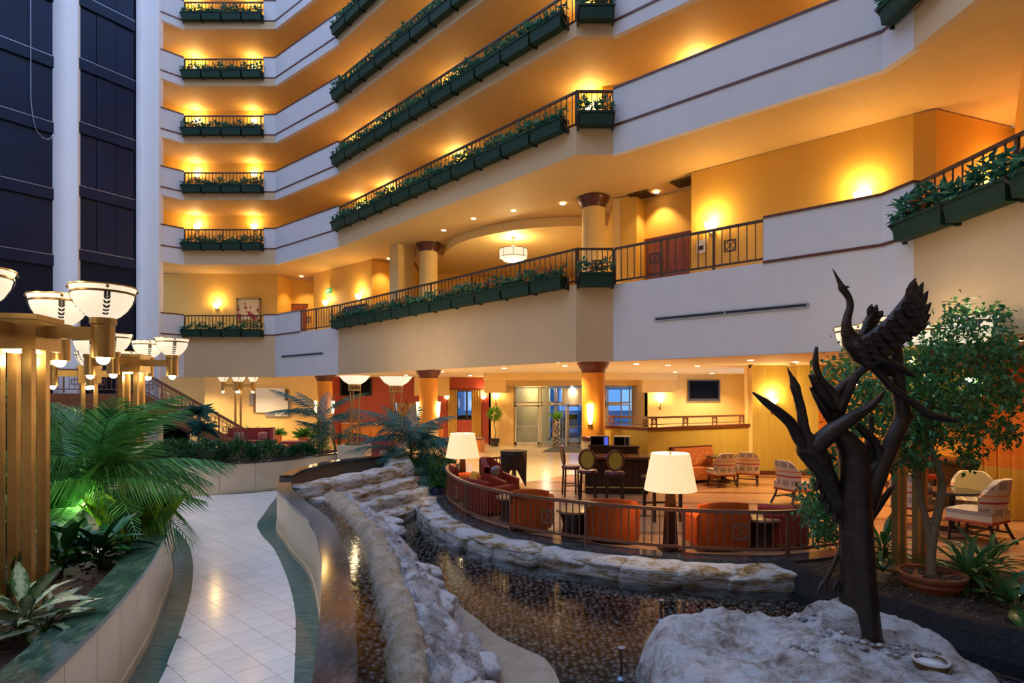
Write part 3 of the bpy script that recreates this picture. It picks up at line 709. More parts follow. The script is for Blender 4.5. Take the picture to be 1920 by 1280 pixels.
# rocks -----------------------------------------------------------------------
M['rock'] = rock_mat('pale_limestone', (.09, .065, .05), (.42, .38, .36), (.76, .76, .78), 2.4, 1.5, .45, 2.0, (.48, .62, .78))
M['ledge'] = rock_mat('wet_ochre_sandstone', (.09, .042, .01), (.42, .26, .10), (.76, .74, .74), 2.2, 1.4, .38, 5.0, (.50, .63, .76))
M['crest'] = rock_mat('tan_wet_weir_stone', (.24, .16, .09), (.52, .41, .28), (.68, .60, .50), 4, 1.2, .4)
M['slab'] = rock_mat('grey_green_ledge_slab', (.20, .17, .12), (.30, .27, .21), (.38, .35, .29), 1.5, .4, .45)
def rock(c, d, seed, rz=0.0, e=.55, n=22, m=12, amp=.16, strata=0.0):
    mb = MB(); sg = lambda v, p: math.copysign(abs(v) ** p, v); off = Vector((seed * 3.7, seed * 1.3, seed * .7))
    vs = []; fs = []
    for i in range(m + 1):
        ph = -math.pi / 2 + math.pi * i / m
        for j in range(n):
            th = 2 * math.pi * j / n
            p = Vector((sg(math.cos(ph), e) * sg(math.cos(th), e), sg(math.cos(ph), e) * sg(math.sin(th), e), sg(math.sin(ph), e)))
            q = Vector((p.x * d[0] / 2, p.y * d[1] / 2, p.z * d[2] / 2))
            f = 1 + amp * (NZ.noise(q * 1.6 + off) + .7 * (1 - 2 * abs(NZ.noise(q * 4 + off))) + .4 * NZ.noise(q * 9 + off))
            if strata: f += strata * NZ.noise(Vector((q.x * .7, q.y * .7, q.z * 11)) + off)
            vs.append((q.x * f, q.y * f, q.z * (1 + amp * .8 * NZ.noise(q * 3 + off * 2))))
    for i in range(m):
        for j in range(n): fs.append((i * n + j, i * n + (j + 1) % n, (i + 1) * n + (j + 1) % n, (i + 1) * n + j))
    mb.add(vs, fs); mb.move(Matrix.Translation(Vector(c)) @ Matrix.Rotation(rz, 4, 'Z')); return mb
rl = thing('rock_ledge', 'long wet ochre stone ledge below the curved lounge railing', 'rock ledge', (0, 0, 0))
rr0 = random.Random(3); mid = offset(RAILP, -.52); pts = resample([Vector((p[0], p[1], 0)) for p in mid], .85)
for i in range(len(pts) - 1):
    a, b = pts[i], pts[i + 1]; c = (a + b) / 2
    if c.x > 4.7: continue
    ln = (b - a).length
    rock((c.x, c.y, -.27), (ln * 1.22, .62, .5), i + 20, dirang(a, b) + rr0.uniform(-.1, .1), .42, 40, 22, .2, .22).build('stone', M['ledge'], rl, smooth=True)
# weir ridge (loft)
def loft(L, Rr, prof, name, m, parent=None, amp=.05, nu=70, sc=2.0, **kw):
    A = resample([Vector((p[0], p[1], 0)) for p in L], .01) if False else None
    def at(path, t):
        f = t * (len(path) - 1); i = min(int(f), len(path) - 2); return lerp2(path[i], path[i + 1], f - i)
    mb = MB(); nv = len(prof); vs = []
    for i in range(nu + 1):
        t = i / nu; a = at(L, t); b = at(Rr, t)
        for (v, z) in prof:
            q = lerp2(a, b, v); p = Vector((q[0], q[1], z))
            nn = NZ.noise(p * sc) + .8 * (1 - 2.5 * abs(NZ.noise(p * sc * 1.9))) + .4 * NZ.noise(p * sc * 5); e_ = math.sin(min(1, max(0, v)) * math.pi) ** .5
            vs.append((q[0] + amp * 1.2 * NZ.noise(p * sc + Vector((9, 0, 0))), q[1] + amp * NZ.noise(p * sc + Vector((0, 7, 0))), z + amp * nn * (.3 + e_)))
    fs = [(i * nv + j, (i + 1) * nv + j, (i + 1) * nv + j + 1, i * nv + j + 1) for i in range(nu) for j in range(nv - 1)]
    fs = [f[::-1] for f in fs]
    mb.add(vs, fs); return mb.build(name, m, parent, smooth=True, **kw)
RRs = sm([(-2.9, 13.8), (-2.0, 11.6), (-1.35, 9.7), (-.85, 8.6), (-.4, 7.2), (-.22, 6.5), (-.12, 5.7), (-.02, 5.0), (.4, 2.2)])
weir = thing('rock_weir', 'rocky weir ridge dividing the upper channel from the pond', 'rock wall', (0, 0, 0))
loft(RLs, RRs, [(-.08, .2), (-.03, .38), (0, .44), (.03, .49), (.07, .53), (.12, .55), (.16, .56), (.2, .55), (.24, .53), (.28, .5), (.31, .42), (.33, .35)], 'weir_crest', M['crest'], weir, .05, 220, 4)
loft(RLs, RRs, [(.24, .3), (.3, .44), (.38, .40), (.46, .28), (.55, .18), (.65, .06), (.75, -.04), (.85, -.14), (.95, -.26), (1.05, -.5)], 'rubble_slope', M['rock'], weir, .12, 160, 2.2)
rr = random.Random(11)
for i in range(26):
    t = (i + .5) / 26; f = t * (len(RLs) - 1); ii = int(f); a = lerp2(RLs[ii], RLs[min(ii + 1, len(RLs) - 1)], f - ii); b = lerp2(RRs[ii], RRs[min(ii + 1, len(RRs) - 1)], f - ii)
    v = rr.choice([.45, .6, .75, .9]); q = lerp2(a, b, v); s = rr.uniform(.28, .55)
    rock((q[0], q[1], .30 - .62 * v + .06), (s * 1.5, s, s * .55), i + 60, rr.uniform(1.8, 2.4), .6, 28, 16, .34).build('boulder', M['rock'], weir, smooth=True)
lp = sm([(-1.2, 9.2), (-.64, 8.3), (-.24, 7.56), (.1, 7.1), (.36, 6.8), (.5, 6.3), (.52, 5.6), (.5, 4.0)])
struct(MB().prism(lp + [(-.1, 4.0), (-.4, 7.0), (-1.1, 8.8)], -.5, lambda p: -.285 + .03 * NZ.noise(Vector((p[0] * 2, p[1] * 2, 0)))), 'submerged_ledge_slab', 'slab')
# back cascade
cs = thing('rock_cascade', 'stepped sandstone cascade at the far end of the pond', 'waterfall', (0, 0, 0))
A0, A1 = Vector((-4.9, 13.2, 0)), Vector((-3.15, 17.4, 0))
for tier in range(4):
    z = .72 - tier * .27; off_ = .12 + tier * .36
    nb = 5
    for k2 in range(nb):
        t = (k2 + .5 + (.25 if tier % 2 else 0)) / (nb + .25); c = A0.lerp(A1, t); nrm = Vector((.92, -.38, 0))
        c = c + nrm * off_ + Vector((0, 0, z - .2)); ln = (A1 - A0).length / nb
        rock((c.x, c.y, c.z), (ln * rr.uniform(1.0, 1.25), .66, .46), tier * 9 + k2 + 3, math.atan2(4.2, 1.75) + rr.uniform(-.12, .12), .42, 36, 20, .2, .2).build('stone', M['ledge'], cs, smooth=True)
rock((-3.25, 17.0, .25), (.8, .9, 1.4), 77, .4, .45, 24, 14, .14, .1).build('end_stone', M['ledge'], cs, smooth=True)
# big boulder
OUT = [(1.35, 6.2), (1.5, 7.0), (1.9, 7.3), (2.45, 7.4), (3.2, 7.2), (3.6, 7.4), (4.05, 7.65), (4.5, 7.5), (4.88, 7.0), (4.98, 6.4), (4.85, 5.7), (4.4, 5.0), (3.2, 4.7), (2.0, 4.9), (1.4, 5.5)]
OUTs = sm(OUT + OUT[:1], 10)[:-1]; cen = (3.3, 6.2); mb = MB(); nr = 60; n = len(OUTs); vs = [(cen[0], cen[1], .1)]
def btop(x, y):
    p = Vector((x, y, 0)); return .06 + .05 * math.exp(-((x - 3.9) ** 2 + (y - 6.6) ** 2)) + .10 * NZ.noise(p * .9 + Vector((4, 0, 0))) + .08 * NZ.noise(p * 2.2) + .05 * (1 - 2 * abs(NZ.noise(p * 3.7))) + .03 * NZ.noise(p * 9) + .07 * abs(NZ.noise(Vector((x * 1.2 + y * .5, y * 3.2, 0))))
for r_ in range(1, nr + 1):
    u = r_ / nr; uu = u ** .8
    for p in OUTs:
        j = 1 + .05 * NZ.noise(Vector((p[0] * 2, p[1] * 2, u * 2))) * u
        x = cen[0] + (p[0] - cen[0]) * uu * j; y = cen[1] + (p[1] - cen[1]) * uu * j; z = btop(x, y)
        e_ = max(0, (u - .74) / .26); z = z - .62 * e_ ** 2.2
        vs.append((x, y, z))
fs = [(0, 1 + j, 1 + (j + 1) % n) for j in range(n)] + [(1 + r_ * n + j, 1 + (r_ + 1) * n + j, 1 + (r_ + 1) * n + (j + 1) % n, 1 + r_ * n + (j + 1) % n) for r_ in range(nr - 1) for j in range(n)]
if area(OUTs) < 0: fs = [f[::-1] for f in fs]
M['boulder'] = rock_mat('pale_blue_grey_boulder', (.15, .095, .06), (.46, .40, .36), (.76, .76, .78), 2.6, 1.6, .6, 1.0, (.53, .64, .80))
bo = mb.add(vs, fs).build('pond_boulder', M['boulder'], smooth=True, label='broad pale grey boulder carrying the bronze bird sculpture', cat='boulder')
k = NT('dry_grey_pebble'); oi = k.n('ShaderNodeObjectInfo'); k.l(k.ramp(oi.outputs['Random'], [(0, (.12, .12, .13)), (.5, (.32, .32, .33)), (1, (.5, .48, .46))]), k.b.inputs['Base Color']); k.b.inputs['Roughness'].default_value = .4; M['dpeb'] = k.m
dry = []
for o in fine_p[:4]:
    c = o.copy(); c.data = o.data.copy(); c.data.materials[0] = M['dpeb']; dry.append(c)
def dry_pebbles(cx, cy, n, r0, r1, a0, a1, label, group, smin=.028, smax=.046):
    for _ in range(n):
        a = rad(pr.uniform(a0, a1)); r_ = pr.uniform(r0, r1); x, y = cx + r_ * math.cos(a), cy + r_ * math.sin(a) * .8
        s = pr.uniform(smin, smax); o = dup(pr.choice(dry), (x, y, btop(x, y) + s * .35), None, pr.uniform(0, 6), s); o.name = 'river_pebble'; tag(o, label, 'pebble', group)
dry_pebbles(3.83, 6.32, 58, .25, .5, 110, 360, 'smooth grey pebble ringed around the foot of the bronze trunk', 'pebbles around the trunk')
dry_pebbles(3.42, 6.95, 14, 0, .2, 0, 360, 'rounded pale pebble in the heap at the back edge of the boulder', 'pebble heap on the boulder edge')
dry_pebbles(4.3, 5.9, 26, .05, .3, 60, 200, 'dark round pebble gathered behind the floodlight bowl', 'pebbles behind the floodlight')
dry_pebbles(2.95, 5.95, 12, 0, .18, 0, 360, 'small dark pebble in the hollow at the boulder front', 'pebbles in the boulder hollow')
# dark bed edging + soil at the right
EDGE = sm([(4.45, 9.75), (4.75, 8.75), (4.95, 8.2), (5.4, 7.4), (5.95, 6.75), (6.6, 5.8), (7.3, 4.2), (7.8, 1.5)])
M['edging'] = rock_mat('black_lava_edging', (.006, .006, .008), (.018, .018, .022), (.05, .05, .06), 26, 1.0, .6)
loft(offset(EDGE, -.28), offset(EDGE, .1), [(0, -.55), (.1, -.38), (.3, -.12), (.55, .02), (.8, .05), (1, -.05)], 'bed_edging_curb', M['edging'], None, .025, 60, 4, kind='structure')
M['bedsoil'] = rock_mat('leaf_litter_and_gravel', (.02, .014, .01), (.09, .06, .035), (.30, .25, .18), 22, 1.3, .8)
struct(MB().prism(offset(EDGE, -.02) + [(10.4, 1.5), (10.5, 3.0)] + BEDR[::-1], -.5, -.035), 'bed_ground', 'bedsoil')
mb = MB()
for _ in range(2600):
    x = pr.uniform(4.6, 8.6); y = pr.uniform(5.2, 10.3)
    if inside((x, y), offset(EDGE, .12) + BEDR[::-1]): peb_into(mb, (x, y), -.03, pr.uniform(.012, .03))
mb.build('bed_gravel', M['pebble'], smooth=True, kind='stuff', label='scattered gravel and bark between potted plants', cat='gravel')
# ---------------------------------------------------------------- lamp posts
k = NT('glowing_alabaster'); f = k.noise(k.coord(), 9, 5); k.l(k.ramp(f, [(.3, (1, .80, .52)), (.7, (1, .90, .70))]), k.b.inputs['Emission Color']); k.b.inputs['Emission Strength'].default_value = .5; k.b.inputs['Base Color'].default_value = (.8, .74, .62, 1); k.m.cycles.emission_sampling = 'NONE'; M['alabaster'] = k.m
M['motif'] = mat('dark_leaf_motif', (.07, .055, .04), .5)
def make_lamp():
    root = thing('garden_lamp_post', 'x', 'lamp post')
    hb = 2.45                                   # head block base above soil
    ub = MB().box((0, 0, hb / 2), (.078, .078, hb)).build('post', M['gold'], root); ub.location = (-.125, -.125, 0)
    for ix, iy in ((-1, 1), (1, -1), (1, 1)): dup(ub, (ix * .125, iy * .125, 0), root).name = 'post'
    hd = MB().bbox(-.23, .23, -.23, .23, hb, hb + .30); hd.bbox(-.25, .25, -.25, .25, hb + .28, hb + .33); hd.build('head_block', M['gold'], root)
    MB().bbox(-.3, .3, -.3, .3, -.03, .05).build('base_plate', M['brass_dark'], root)
    MB().bbox(-.12, .12, -.12, .12, hb - .02, hb).build('head_glow', M['spotface'], root)
    a0 = .70; mats = []
    arm = MB().bbox(.2, a0 - .05, -.05, .05, hb + .12, hb + .24).build('arm', M['gold'], root)
    cyl = smooth_by_angle(MB().lathe([(.10, -.14), (.10, .18), (.115, .19), (.115, .25), (.0, .25)], 20).build('downlight_cylinder', M['gold'], root))
    cyl.location = (a0, 0, hb + .08)
    MB().sphere((0, 0, -.15), .06, 12, 8).build('downlight_bulb', M['bulb'], cyl)
    bowl = smooth_by_angle(MB().lathe([(.09, .24), (.14, .27), (.2, .33), (.245, .41), (.262, .47), (.262, .49)], 28).build('glass_bowl', M['alabaster'], root), 60)
    bowl.location = (a0, 0, hb + .08)
    smooth_by_angle(MB().lathe([(.265, .485), (.275, .49), (.275, .505), (.265, .51)], 28).build('lower_ring', M['brass_dark'], bowl))
    smooth_by_angle(MB().lathe([(.268, .51), (.285, .555)], 28).build('upper_band', M['alabaster'], bowl))
    smooth_by_angle(MB().lathe([(.285, .552), (.293, .556), (.293, .566), (.2, .566)], 28).build('top_ring', M['gold'], bowl))
    MB().lathe([(0, .55), (.285, .55)], 20).build('glow_disc', M['alabaster'], bowl)
    for q in range(4):
        t = q * math.pi / 2 + .5
        MB().sphere((.287 * math.cos(t), .287 * math.sin(t), .535), .016, 6, 4).build('stud', M['brass_dark'], bowl)
        mb = MB()
        pr_ = [(.14, .27), (.2, .33), (.245, .41), (.258, .46)]
        for j in range(7):
            u = j / 6 * 2.99; i = int(u); r_, z_ = lerp2(pr_[i], pr_[min(i + 1, 3)], u - i); r_ += .012
            pos = Vector((r_ * math.cos(t), r_ * math.sin(t), z_)); tang = Vector((-math.sin(t), math.cos(t), 0)); outw = Vector((math.cos(t), math.sin(t), -.4)); upv = Vector((math.cos(t) * .4, math.sin(t) * .4, 1))
            for sg in (-1, 1): mb.leaf(pos, tang * sg * .8 + upv, outw, .052, .026, 0)
        mb.build('leaf_motif', M['motif'], bowl)
    for q in (1, 2, 3):
        for o in (arm, cyl, bowl):
            c = copy_tree(o, parent=root); a = q * math.pi / 2; c.rotation_euler = (0, 0, a)
            if o is not arm: c.location = (a0 * math.cos(a), a0 * math.sin(a), o.location.z)
    return root
LAMPS = [((-4.75, 5.68, .74), 13, 1, 1, 'brass lamp post rising from the planter bed at the picture edge'), ((-7.13, 11.0, .74), 10, 1, 1, 'brass lamp post beyond the large palm, at the far end of its bed'), ((-10.3, 14.3, 0), 38, 1, 1.25, 'brass lamp post standing before the upper stair landing'), ((-14.1, 30.2, 0), 20, 1, 1.25, 'distant lamp post in front of the white wall art'), ((6.3, 9.3, -.04), -53, 1.14, 1.28, 'brass lamp post behind the weeping fig tree')]
proto = make_lamp()
for i, (p, a, sx, sz, lab) in enumerate(LAMPS):
    o = proto if i == 0 else copy_tree(proto)
    o.location = p; o.rotation_euler = (0, 0, rad(a)); o['label'] = lab; o['group'] = 'brass garden lamp posts'
    o.scale = (sx, sx, sz)
    for q in range(4):
        t = rad(a) + q * math.pi / 2; x, y = p[0] + .7 * sx * math.cos(t), p[1] + .7 * sx * math.sin(t)
        light('bowl_and_fill_light', 'POINT', (x, y, p[2] + (2.45 + .08 + .62) * sz), (16 if i < 4 else 5), (1, .80, .50), .1)
        light('lamp_downlight', 'SPOT', (x, y, p[2] + (2.45 + .08 - .17) * sz), (85 if i < 4 else 190), (1, .80, .50), .06, 120)
    light('lamp_head_light', 'POINT', (p[0], p[1], p[2] + 2.35 * sz), 6, (1, .72, .38), .05)
# torchieres
def torchiere(p, label):
    root = thing('torchiere_lamp', label, 'floor lamp', p, rad(10), 'twisted brass torchieres')
    MB().lathe([(0, 0), (.32, 0), (.32, .05), (.26, .09), (0, .09)], 20).build('base', M['brass_dark'], root)
    for q in range(6):
        t = q * math.pi / 3; mb = MB(); pts_ = []
        for j in range(9):
            u = j / 8; r_ = .20 - .05 * math.sin(u * math.pi); a = t + (.9 if q % 2 else -.2) * u; pts_.append((r_ * math.cos(a), r_ * math.sin(a), .08 + 1.78 * u))
        mb.tube(pts_, .019, 6).build('rod', M['gold'], root)
    mb = MB(); mb.lathe([(.2, 1.8), (.215, 1.82), (.2, 1.84)], 20); mb.lathe([(.2, 1.98), (.215, 2.0), (.2, 2.02)], 20)
    for q in range(10):
        t = q * .628; mb.tube([(.2 * math.cos(t + .25 * math.sin(s)), .2 * math.sin(t + .25 * math.sin(s)), 1.91 + .08 * math.cos(s)) for s in [v * .785 for v in range(9)]], .01, 4, cap=False)
    mb.build('scroll_collar', M['gold'], root)
    smooth_by_angle(MB().lathe([(.02, 2.0), (.2, 2.02), (.36, 2.12), (.46, 2.24), (.51, 2.30)], 28).build('glass_bowl', M['alabaster'], root), 60)
    light('torchiere_light', 'POINT', (p[0], p[1], p[2] + 2.42), 30, (1, .75, .42), .12)
    return root
struct(MB().bbox(-5.72, -4.82, 19.2, 20.1, 0, 1.12), 'torchiere_pedestal_slab', 'panel')
struct(MB().bbox(-4.05, -3.2, 17.9, 18.75, 0, 1.05), 'torchiere_pedestal_slab', 'panel')
torchiere((-5.27, 19.65, 1.12), 'brass torchiere on the pedestal closer to the red banquette')
torchiere((-3.62, 18.3, 1.05), 'brass torchiere rising behind the blue-lit palms by the pond')
# ---------------------------------------------------------------- stairs
st = thing('grand_staircase', 'brown staircase rising from the lobby to a landing behind the lamp posts', 'staircase', (-16.1, 25.5, 0), math.atan2(2.0, 3.03))
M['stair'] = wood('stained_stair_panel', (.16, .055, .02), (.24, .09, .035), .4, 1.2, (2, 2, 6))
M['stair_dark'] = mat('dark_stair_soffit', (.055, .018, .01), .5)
ns, run, rise = 15, .29, .1885
zt = 2.83
def sloped(mb, x0, x1, za0, za1, zb0, zb1, y0, y1):
    mb.add([(x0, y0, za0), (x1, y0, za1), (x1, y0, zb1), (x0, y0, zb0), (x0, y1, za0), (x1, y1, za1), (x1, y1, zb1), (x0, y1, zb0)], [(0, 1, 2, 3), (7, 6, 5, 4), (0, 4, 5, 1), (3, 2, 6, 7), (0, 3, 7, 4), (1, 5, 6, 2)])
LX = ns * run
for i in range(ns):
    MB().bbox(i * run, (i + 1) * run + .02, .05, 1.75, zt - (i + 1) * rise - .05 + rise - .1, zt - (i + 1) * rise + .04).build('tread', M['stair'], st)
for yy in (0.0, 1.75):
    mb = MB(); sloped(mb, -.05, LX, zt - .62, -.2 + .0, zt + .12, .32, yy, yy + .06); mb.build('stringer', M['stair'], st)
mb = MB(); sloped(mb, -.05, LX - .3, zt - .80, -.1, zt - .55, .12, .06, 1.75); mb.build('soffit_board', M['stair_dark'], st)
MB().bbox(-3.6, 0.0, 0, 1.8, zt - .62, zt + .02).build('landing', M['stair'], st)
def sloperail(mb_parent, x0, x1, z0, z1, y, n, posts):
    for nm, dz, s_ in (('handrail', 1.0, .07), ('mid_rail', .82, .035), ('shoe_rail', .2, .04)):
        MB().bar((x0, y, z0 + dz), (x1, y, z1 + dz), s_, s_).build(nm, M['rail2'], st)
    for i in range(n + 1):
        t = i / n; x = x0 + (x1 - x0) * t; z = z0 + (z1 - z0) * t
        if i % posts == 0: MB().bbox(x - .03, x + .03, y - .03, y + .03, z + .05, z + 1.0).build('newel_post', M['rail2'], st)
        else: MB().bbox(x - .012, x + .012, y - .012, y + .012, z + .2, z + .82).build('baluster', M['rail2'], st)
        if i % posts == posts // 2: medallion(st, (x, y, z + .5), 0, .24, M['rail2'])
sloperail(st, 0, LX - .1, zt, .12, .03, 28, 5)
sloperail(st, 0, LX - .1, zt, .12, 1.78, 14, 7)
sloperail(st, -3.6, 0, zt, zt, .03, 20, 5)
sloperail(st, -6.2, -3.6, zt + 1.6, zt, .9, 14, 5)
mb = MB(); sloped(mb, -6.2, -3.5, zt + .95, zt - .62, zt + 1.75, zt + .1, .9, .96); mb.build('upper_stringer', M['stair'], st)
# shop kiosk below the landing
ks = thing('shop_front', 'dark glazed shop front with pale awnings under the stair landing', 'shop front', (-19.2, 27.5, 0), .55)
MB().bbox(0, 3.6, 0, .2, 0, 2.25).build('frame', M['black'], ks)
for i in range(3):
    MB().bbox(.15 + i * 1.15, 1.15 + i * 1.15, -.03, 0, .5, 1.9).build('window_pane', M['screen'], ks)
    mb = MB(); mb.add([(.1 + i * 1.15, -.7, 1.75), (1.2 + i * 1.15, -.7, 1.75), (1.2 + i * 1.15, 0, 2.15), (.1 + i * 1.15, 0, 2.15)], [(0, 1, 2, 3), (3, 2, 1, 0)]); mb.build('awning', mat('pale_awning%d' % i, (.6, .63, .68), .7), ks)
# ---------------------------------------------------------------- windows, doors, exterior
k = NT('clear_glazing'); gl = k.n('ShaderNodeBsdfGlossy', Roughness=.02); tr = k.n('ShaderNodeBsdfTransparent'); tr.inputs[0].default_value = (.80, .88, .95, 1); fz = k.n('ShaderNodeFresnel', IOR=1.4)
m_ = k.n('ShaderNodeMixShader'); k.l(fz.outputs[0], m_.inputs[0]); k.l(tr.outputs[0], m_.inputs[1]); k.l(gl.outputs[0], m_.inputs[2]); k.l(m_.outputs[0], k.out.inputs[0]); M['glass'] = k.m
M['alu'] = mat('pale_aluminium_frame', (.72, .72, .70), .35, .3)
M['darkframe'] = mat('dark_window_frame', (.03, .03, .035), .4)
ent = thing('entrance_storefront', 'glazed hotel entrance with pale aluminium framed doors', 'entrance', (.1, 33, 0))
def pane(x0, x1, z0, z1, fw=.07, y=0.0, name='window_pane', fm='alu', par=None, cross=0):
    par = par or ent; mb = MB()
    mb.bbox(x0, x0 + fw, y - .05, y + .05, z0, z1); mb.bbox(x1 - fw, x1, y - .05, y + .05, z0, z1); mb.bbox(x0, x1, y - .05, y + .05, z0, z0 + fw * 1.4); mb.bbox(x0, x1, y - .05, y + .05, z1 - fw, z1)
    fr_ = mb.build('frame', M[fm], par)
    MB().bbox(x0 + fw, x1 - fw, y - .005, y + .005, z0 + fw * 1.4, z1 - fw).build('glass', M['glass'], fr_); return fr_
def door(x0, x1, z1=2.25, y=0.0):
    f_ = pane(x0, x1, .02, z1, .1, y); 
    MB().bbox(x0 + .1, x1 - .1, y - .09, y - .05, 1.0, 1.05).build('push_bar', M['alu'], f_); return f_
xs = [(0.05, 1.45), (1.5, 2.35), (2.4, 2.95), (3.0, 3.7), (3.75, 5.2), (5.25, 6.55)]
for i, (a, b) in enumerate(xs):
    pane(a, b, 2.32, 3.25)
    if i in (0, 3): door(a, b)
    elif i == 4: door(a, (a + b) / 2, 2.25, -.2); door((a + b) / 2, b, 2.25, -.2)
    else: pane(a, b, .02, 2.28)
struct(box_between((.15, 33.1), (2.3, 36.6), .1, 0, 3.5), 'vestibule_wall', 'cream')
struct(MB().bbox(-.2, 7.0, 33.2, 36.8, 3.4, 3.5), 'vestibule_ceiling', 'ceil'); light('vestibule_light', 'POINT', (2.0, 34.4, 3.1), 60, (1, .8, .5), .1)
vs2 = thing('outer_doors', 'white framed outer vestibule doors facing the street', 'doors', (2.3, 36.6, 0))
for i in range(4): pane(i * 1.15, i * 1.15 + 1.1, .02, 3.3, .08, 0, par=vs2); MB().bbox(i * 1.15, i * 1.15 + 1.1, -.05, .05, 2.2, 2.3).build('transom', M['alu'], vs2)
rv = thing('revolving_door', 'curved glass revolving door drum at the entrance', 'door', (3.7, 32.2, 0))
mb = MB(); mb.lathe([(.95, 2.3), (.98, 2.3), (.98, 3.2), (.95, 3.2)], 24, (0, 0, 0), rad(150), rad(330)); smooth_by_angle(mb.build('drum_header', M['alu'], rv))
smooth_by_angle(MB().lathe([(.95, .05), (.95, 2.3)], 24, (0, 0, 0), rad(165), rad(215)).build('curved_glass', M['glass'], rv))
for a in (165, 215, 325): MB().bbox(-.03, .03, -.03, .03, 0, 2.3).move(Matrix.Translation((.95 * math.cos(rad(a)), .95 * math.sin(rad(a)), 0))).build('jamb', M['alu'], rv)
MB().bbox(-.012, .012, -.9, .9, .1, 2.2).build('door_wing', M['glass'], rv)
wn = struct(MB(), 'window_1', 'darkframe')
for x0, x1 in ((-3.2, -2.62), (-2.62, -2.3)):
    fr_ = pane(x0, x1, 1.35, 3.05, .05, 34.05, fm='darkframe', par=wn)
cw = thing('window_curtain', 'gold drapes hung on either side of the red wall window', 'curtain', (-2.75, 33.85, 0))
k = NT('gold_drape'); k.b.inputs['Base Color'].default_value = (.52, .33, .08, 1); k.b.inputs['Roughness'].default_value = .6; M['drape'] = k.m
def drape(x0, x1, z0, z1, folds, amp, m, par, nz=4, axis=0):
    mb = MB(); n = folds * 8; vs = []
    for j in range(nz + 1):
        z = z1 + (z0 - z1) * j / nz
        for i in range(n + 1):
            t = i / n; vs.append((x0 + (x1 - x0) * t, amp * (.6 + .4 * j / nz) * math.sin(t * folds * 6.283) - amp, z))
    fs = [(j * (n + 1) + i, (j + 1) * (n + 1) + i, (j + 1) * (n + 1) + i + 1, j * (n + 1) + i + 1) for j in range(nz) for i in range(n)]
    mb.add(vs, fs); return mb.build('drape', m, par, smooth=True)
drape(-.95, -.42, .05, 3.12, 4, .05, M['drape'], cw); drape(.42, .98, .05, 3.12, 4, .05, M['drape'], cw)
MB().tube([(-1.15, -.08, 3.14), (1.15, -.08, 3.14)], .035, 8).build('curtain_rod', M['trim'], cw)
# exterior seen through the glass
M['asphalt'] = mat('damp_asphalt', (.07, .085, .11), .45, var=.2)
M['facade'] = mat('blue_dusk_facade', (.10, .27, .42), .7, var=.25, scale=.6)
struct(MB().bbox(-40, 40, 38.0, 90, -.1, -.02), 'exterior_ground', 'asphalt')
struct(MB().bbox(-6, 12, 33.4, 47, 4.2, 4.6), 'sky_block_roof', 'white')  # unseen canopy, added to block the bright sky behind the glass
bd = thing('street_building', 'bluish building across the street seen through the entrance glass', 'building', (0, 62, 0))
MB().bbox(-34, 34, 0, 3, 0, 22).build('wall', M['facade'], bd)
M['glow_pane'] = mat('blue_glow_window', (.25, .42, .7), .3, emit=(.3, .55, 1), es=.5)  # blue glow added to the panes to stand for the dusk outdoors
for i in range(12):
    for j in range(3): MB().bbox(-30 + i * 5, -26.8 + i * 5, -.08, 0, 1.2 + j * 3.4, 3.4 + j * 3.4).build('window', M['glow_pane'], bd)
def car(p, rz, m, label):
    root = thing('parked_car', label, 'car', p, rz, 'cars outside the entrance')
    prof = [(-2.2, .35), (-2.2, .8), (-1.9, .95), (-1.3, 1.0), (-.7, 1.42), (.7, 1.45), (1.4, 1.05), (2.1, .9), (2.2, .6), (2.2, .35)]
    mb = MB(); n = len(prof)
    mb.add([(x, -.85, z) for x, z in prof] + [(x, .85, z) for x, z in prof], [tuple(range(n)), tuple(range(2 * n - 1, n - 1, -1))] + [(i, n + i, n + (i + 1) % n, (i + 1) % n) for i in range(n)])
    mb.build('body', m, root)
    for sx in (-1.35, 1.35):
        for sy in (-.85, .85):
            MB().lathe([(0, -.1), (.33, -.1), (.33, .1), (0, .1)], 16).move(Matrix.Translation((sx, sy, .33)) @ Matrix.Rotation(rad(90), 4, 'X')).build('wheel', M['black'], root)
    for sy in (-.86, .86): MB().add([(-1.15, sy, 1.02), (-.62, sy, 1.36), (.62, sy, 1.38), (1.2, sy, 1.05)], [(0, 1, 2, 3), (3, 2, 1, 0)]).build('side_window', M['screen'], root)
car((-3.2, 42, 0), rad(8), mat('white_car_paint', (.7, .75, .8), .25), 'white car parked outside the red wall window')
car((5.0, 44, 0), rad(-10), mat('silver_car_paint', (.45, .5, .58), .25, .3), 'silver car parked beyond the entrance doors')
# ---------------------------------------------------------------- red lounge end of the lobby
def wall_box(name, label, cat, c, d, rz, parts):
    r_ = thing(name, label, cat, c, rz)
    return r_
wn2 = struct(MB().bbox(-9.85, -5.3, 33.88, 33.98, 0, 1.15), 'wainscot_wall', 'orange_panel')
for i in range(8): MB().bbox(-9.8 + i * .56, -9.29 + i * .56, 33.85, 33.88, .12, 1.05).build('panel', M['orange_panel'], wn2)
struct(MB().bbox(-9.85, -5.3, 33.82, 34, 1.15, 1.2), 'wainscot_trim', 'ceil')
struct(MB().bbox(-6.8, -5.25, 34.6, 34.7, 0, 2.35), 'alcove_wall', 'cream')
struct(MB().bbox(-5.6, -3.6, 33.6, 33.99, 2.75, 3.83), 'red_wall_bulkhead_beam', 'cream')
tv = thing('wall_television', 'black television high on the red wall behind the torchiere', 'television', (-9.0, 33.85, 2.75))
MB().bbox(-.9, .9, 0, .08, 0, 1.0).build('bezel', M['black'], tv); MB().bbox(-.84, .84, -.01, 0, .06, .94).build('screen', M['screen'], tv)
tv2 = thing('wall_television', 'flat black television on the yellow wall above the railing ledge', 'television', (9.65, 29.5, 2.52))
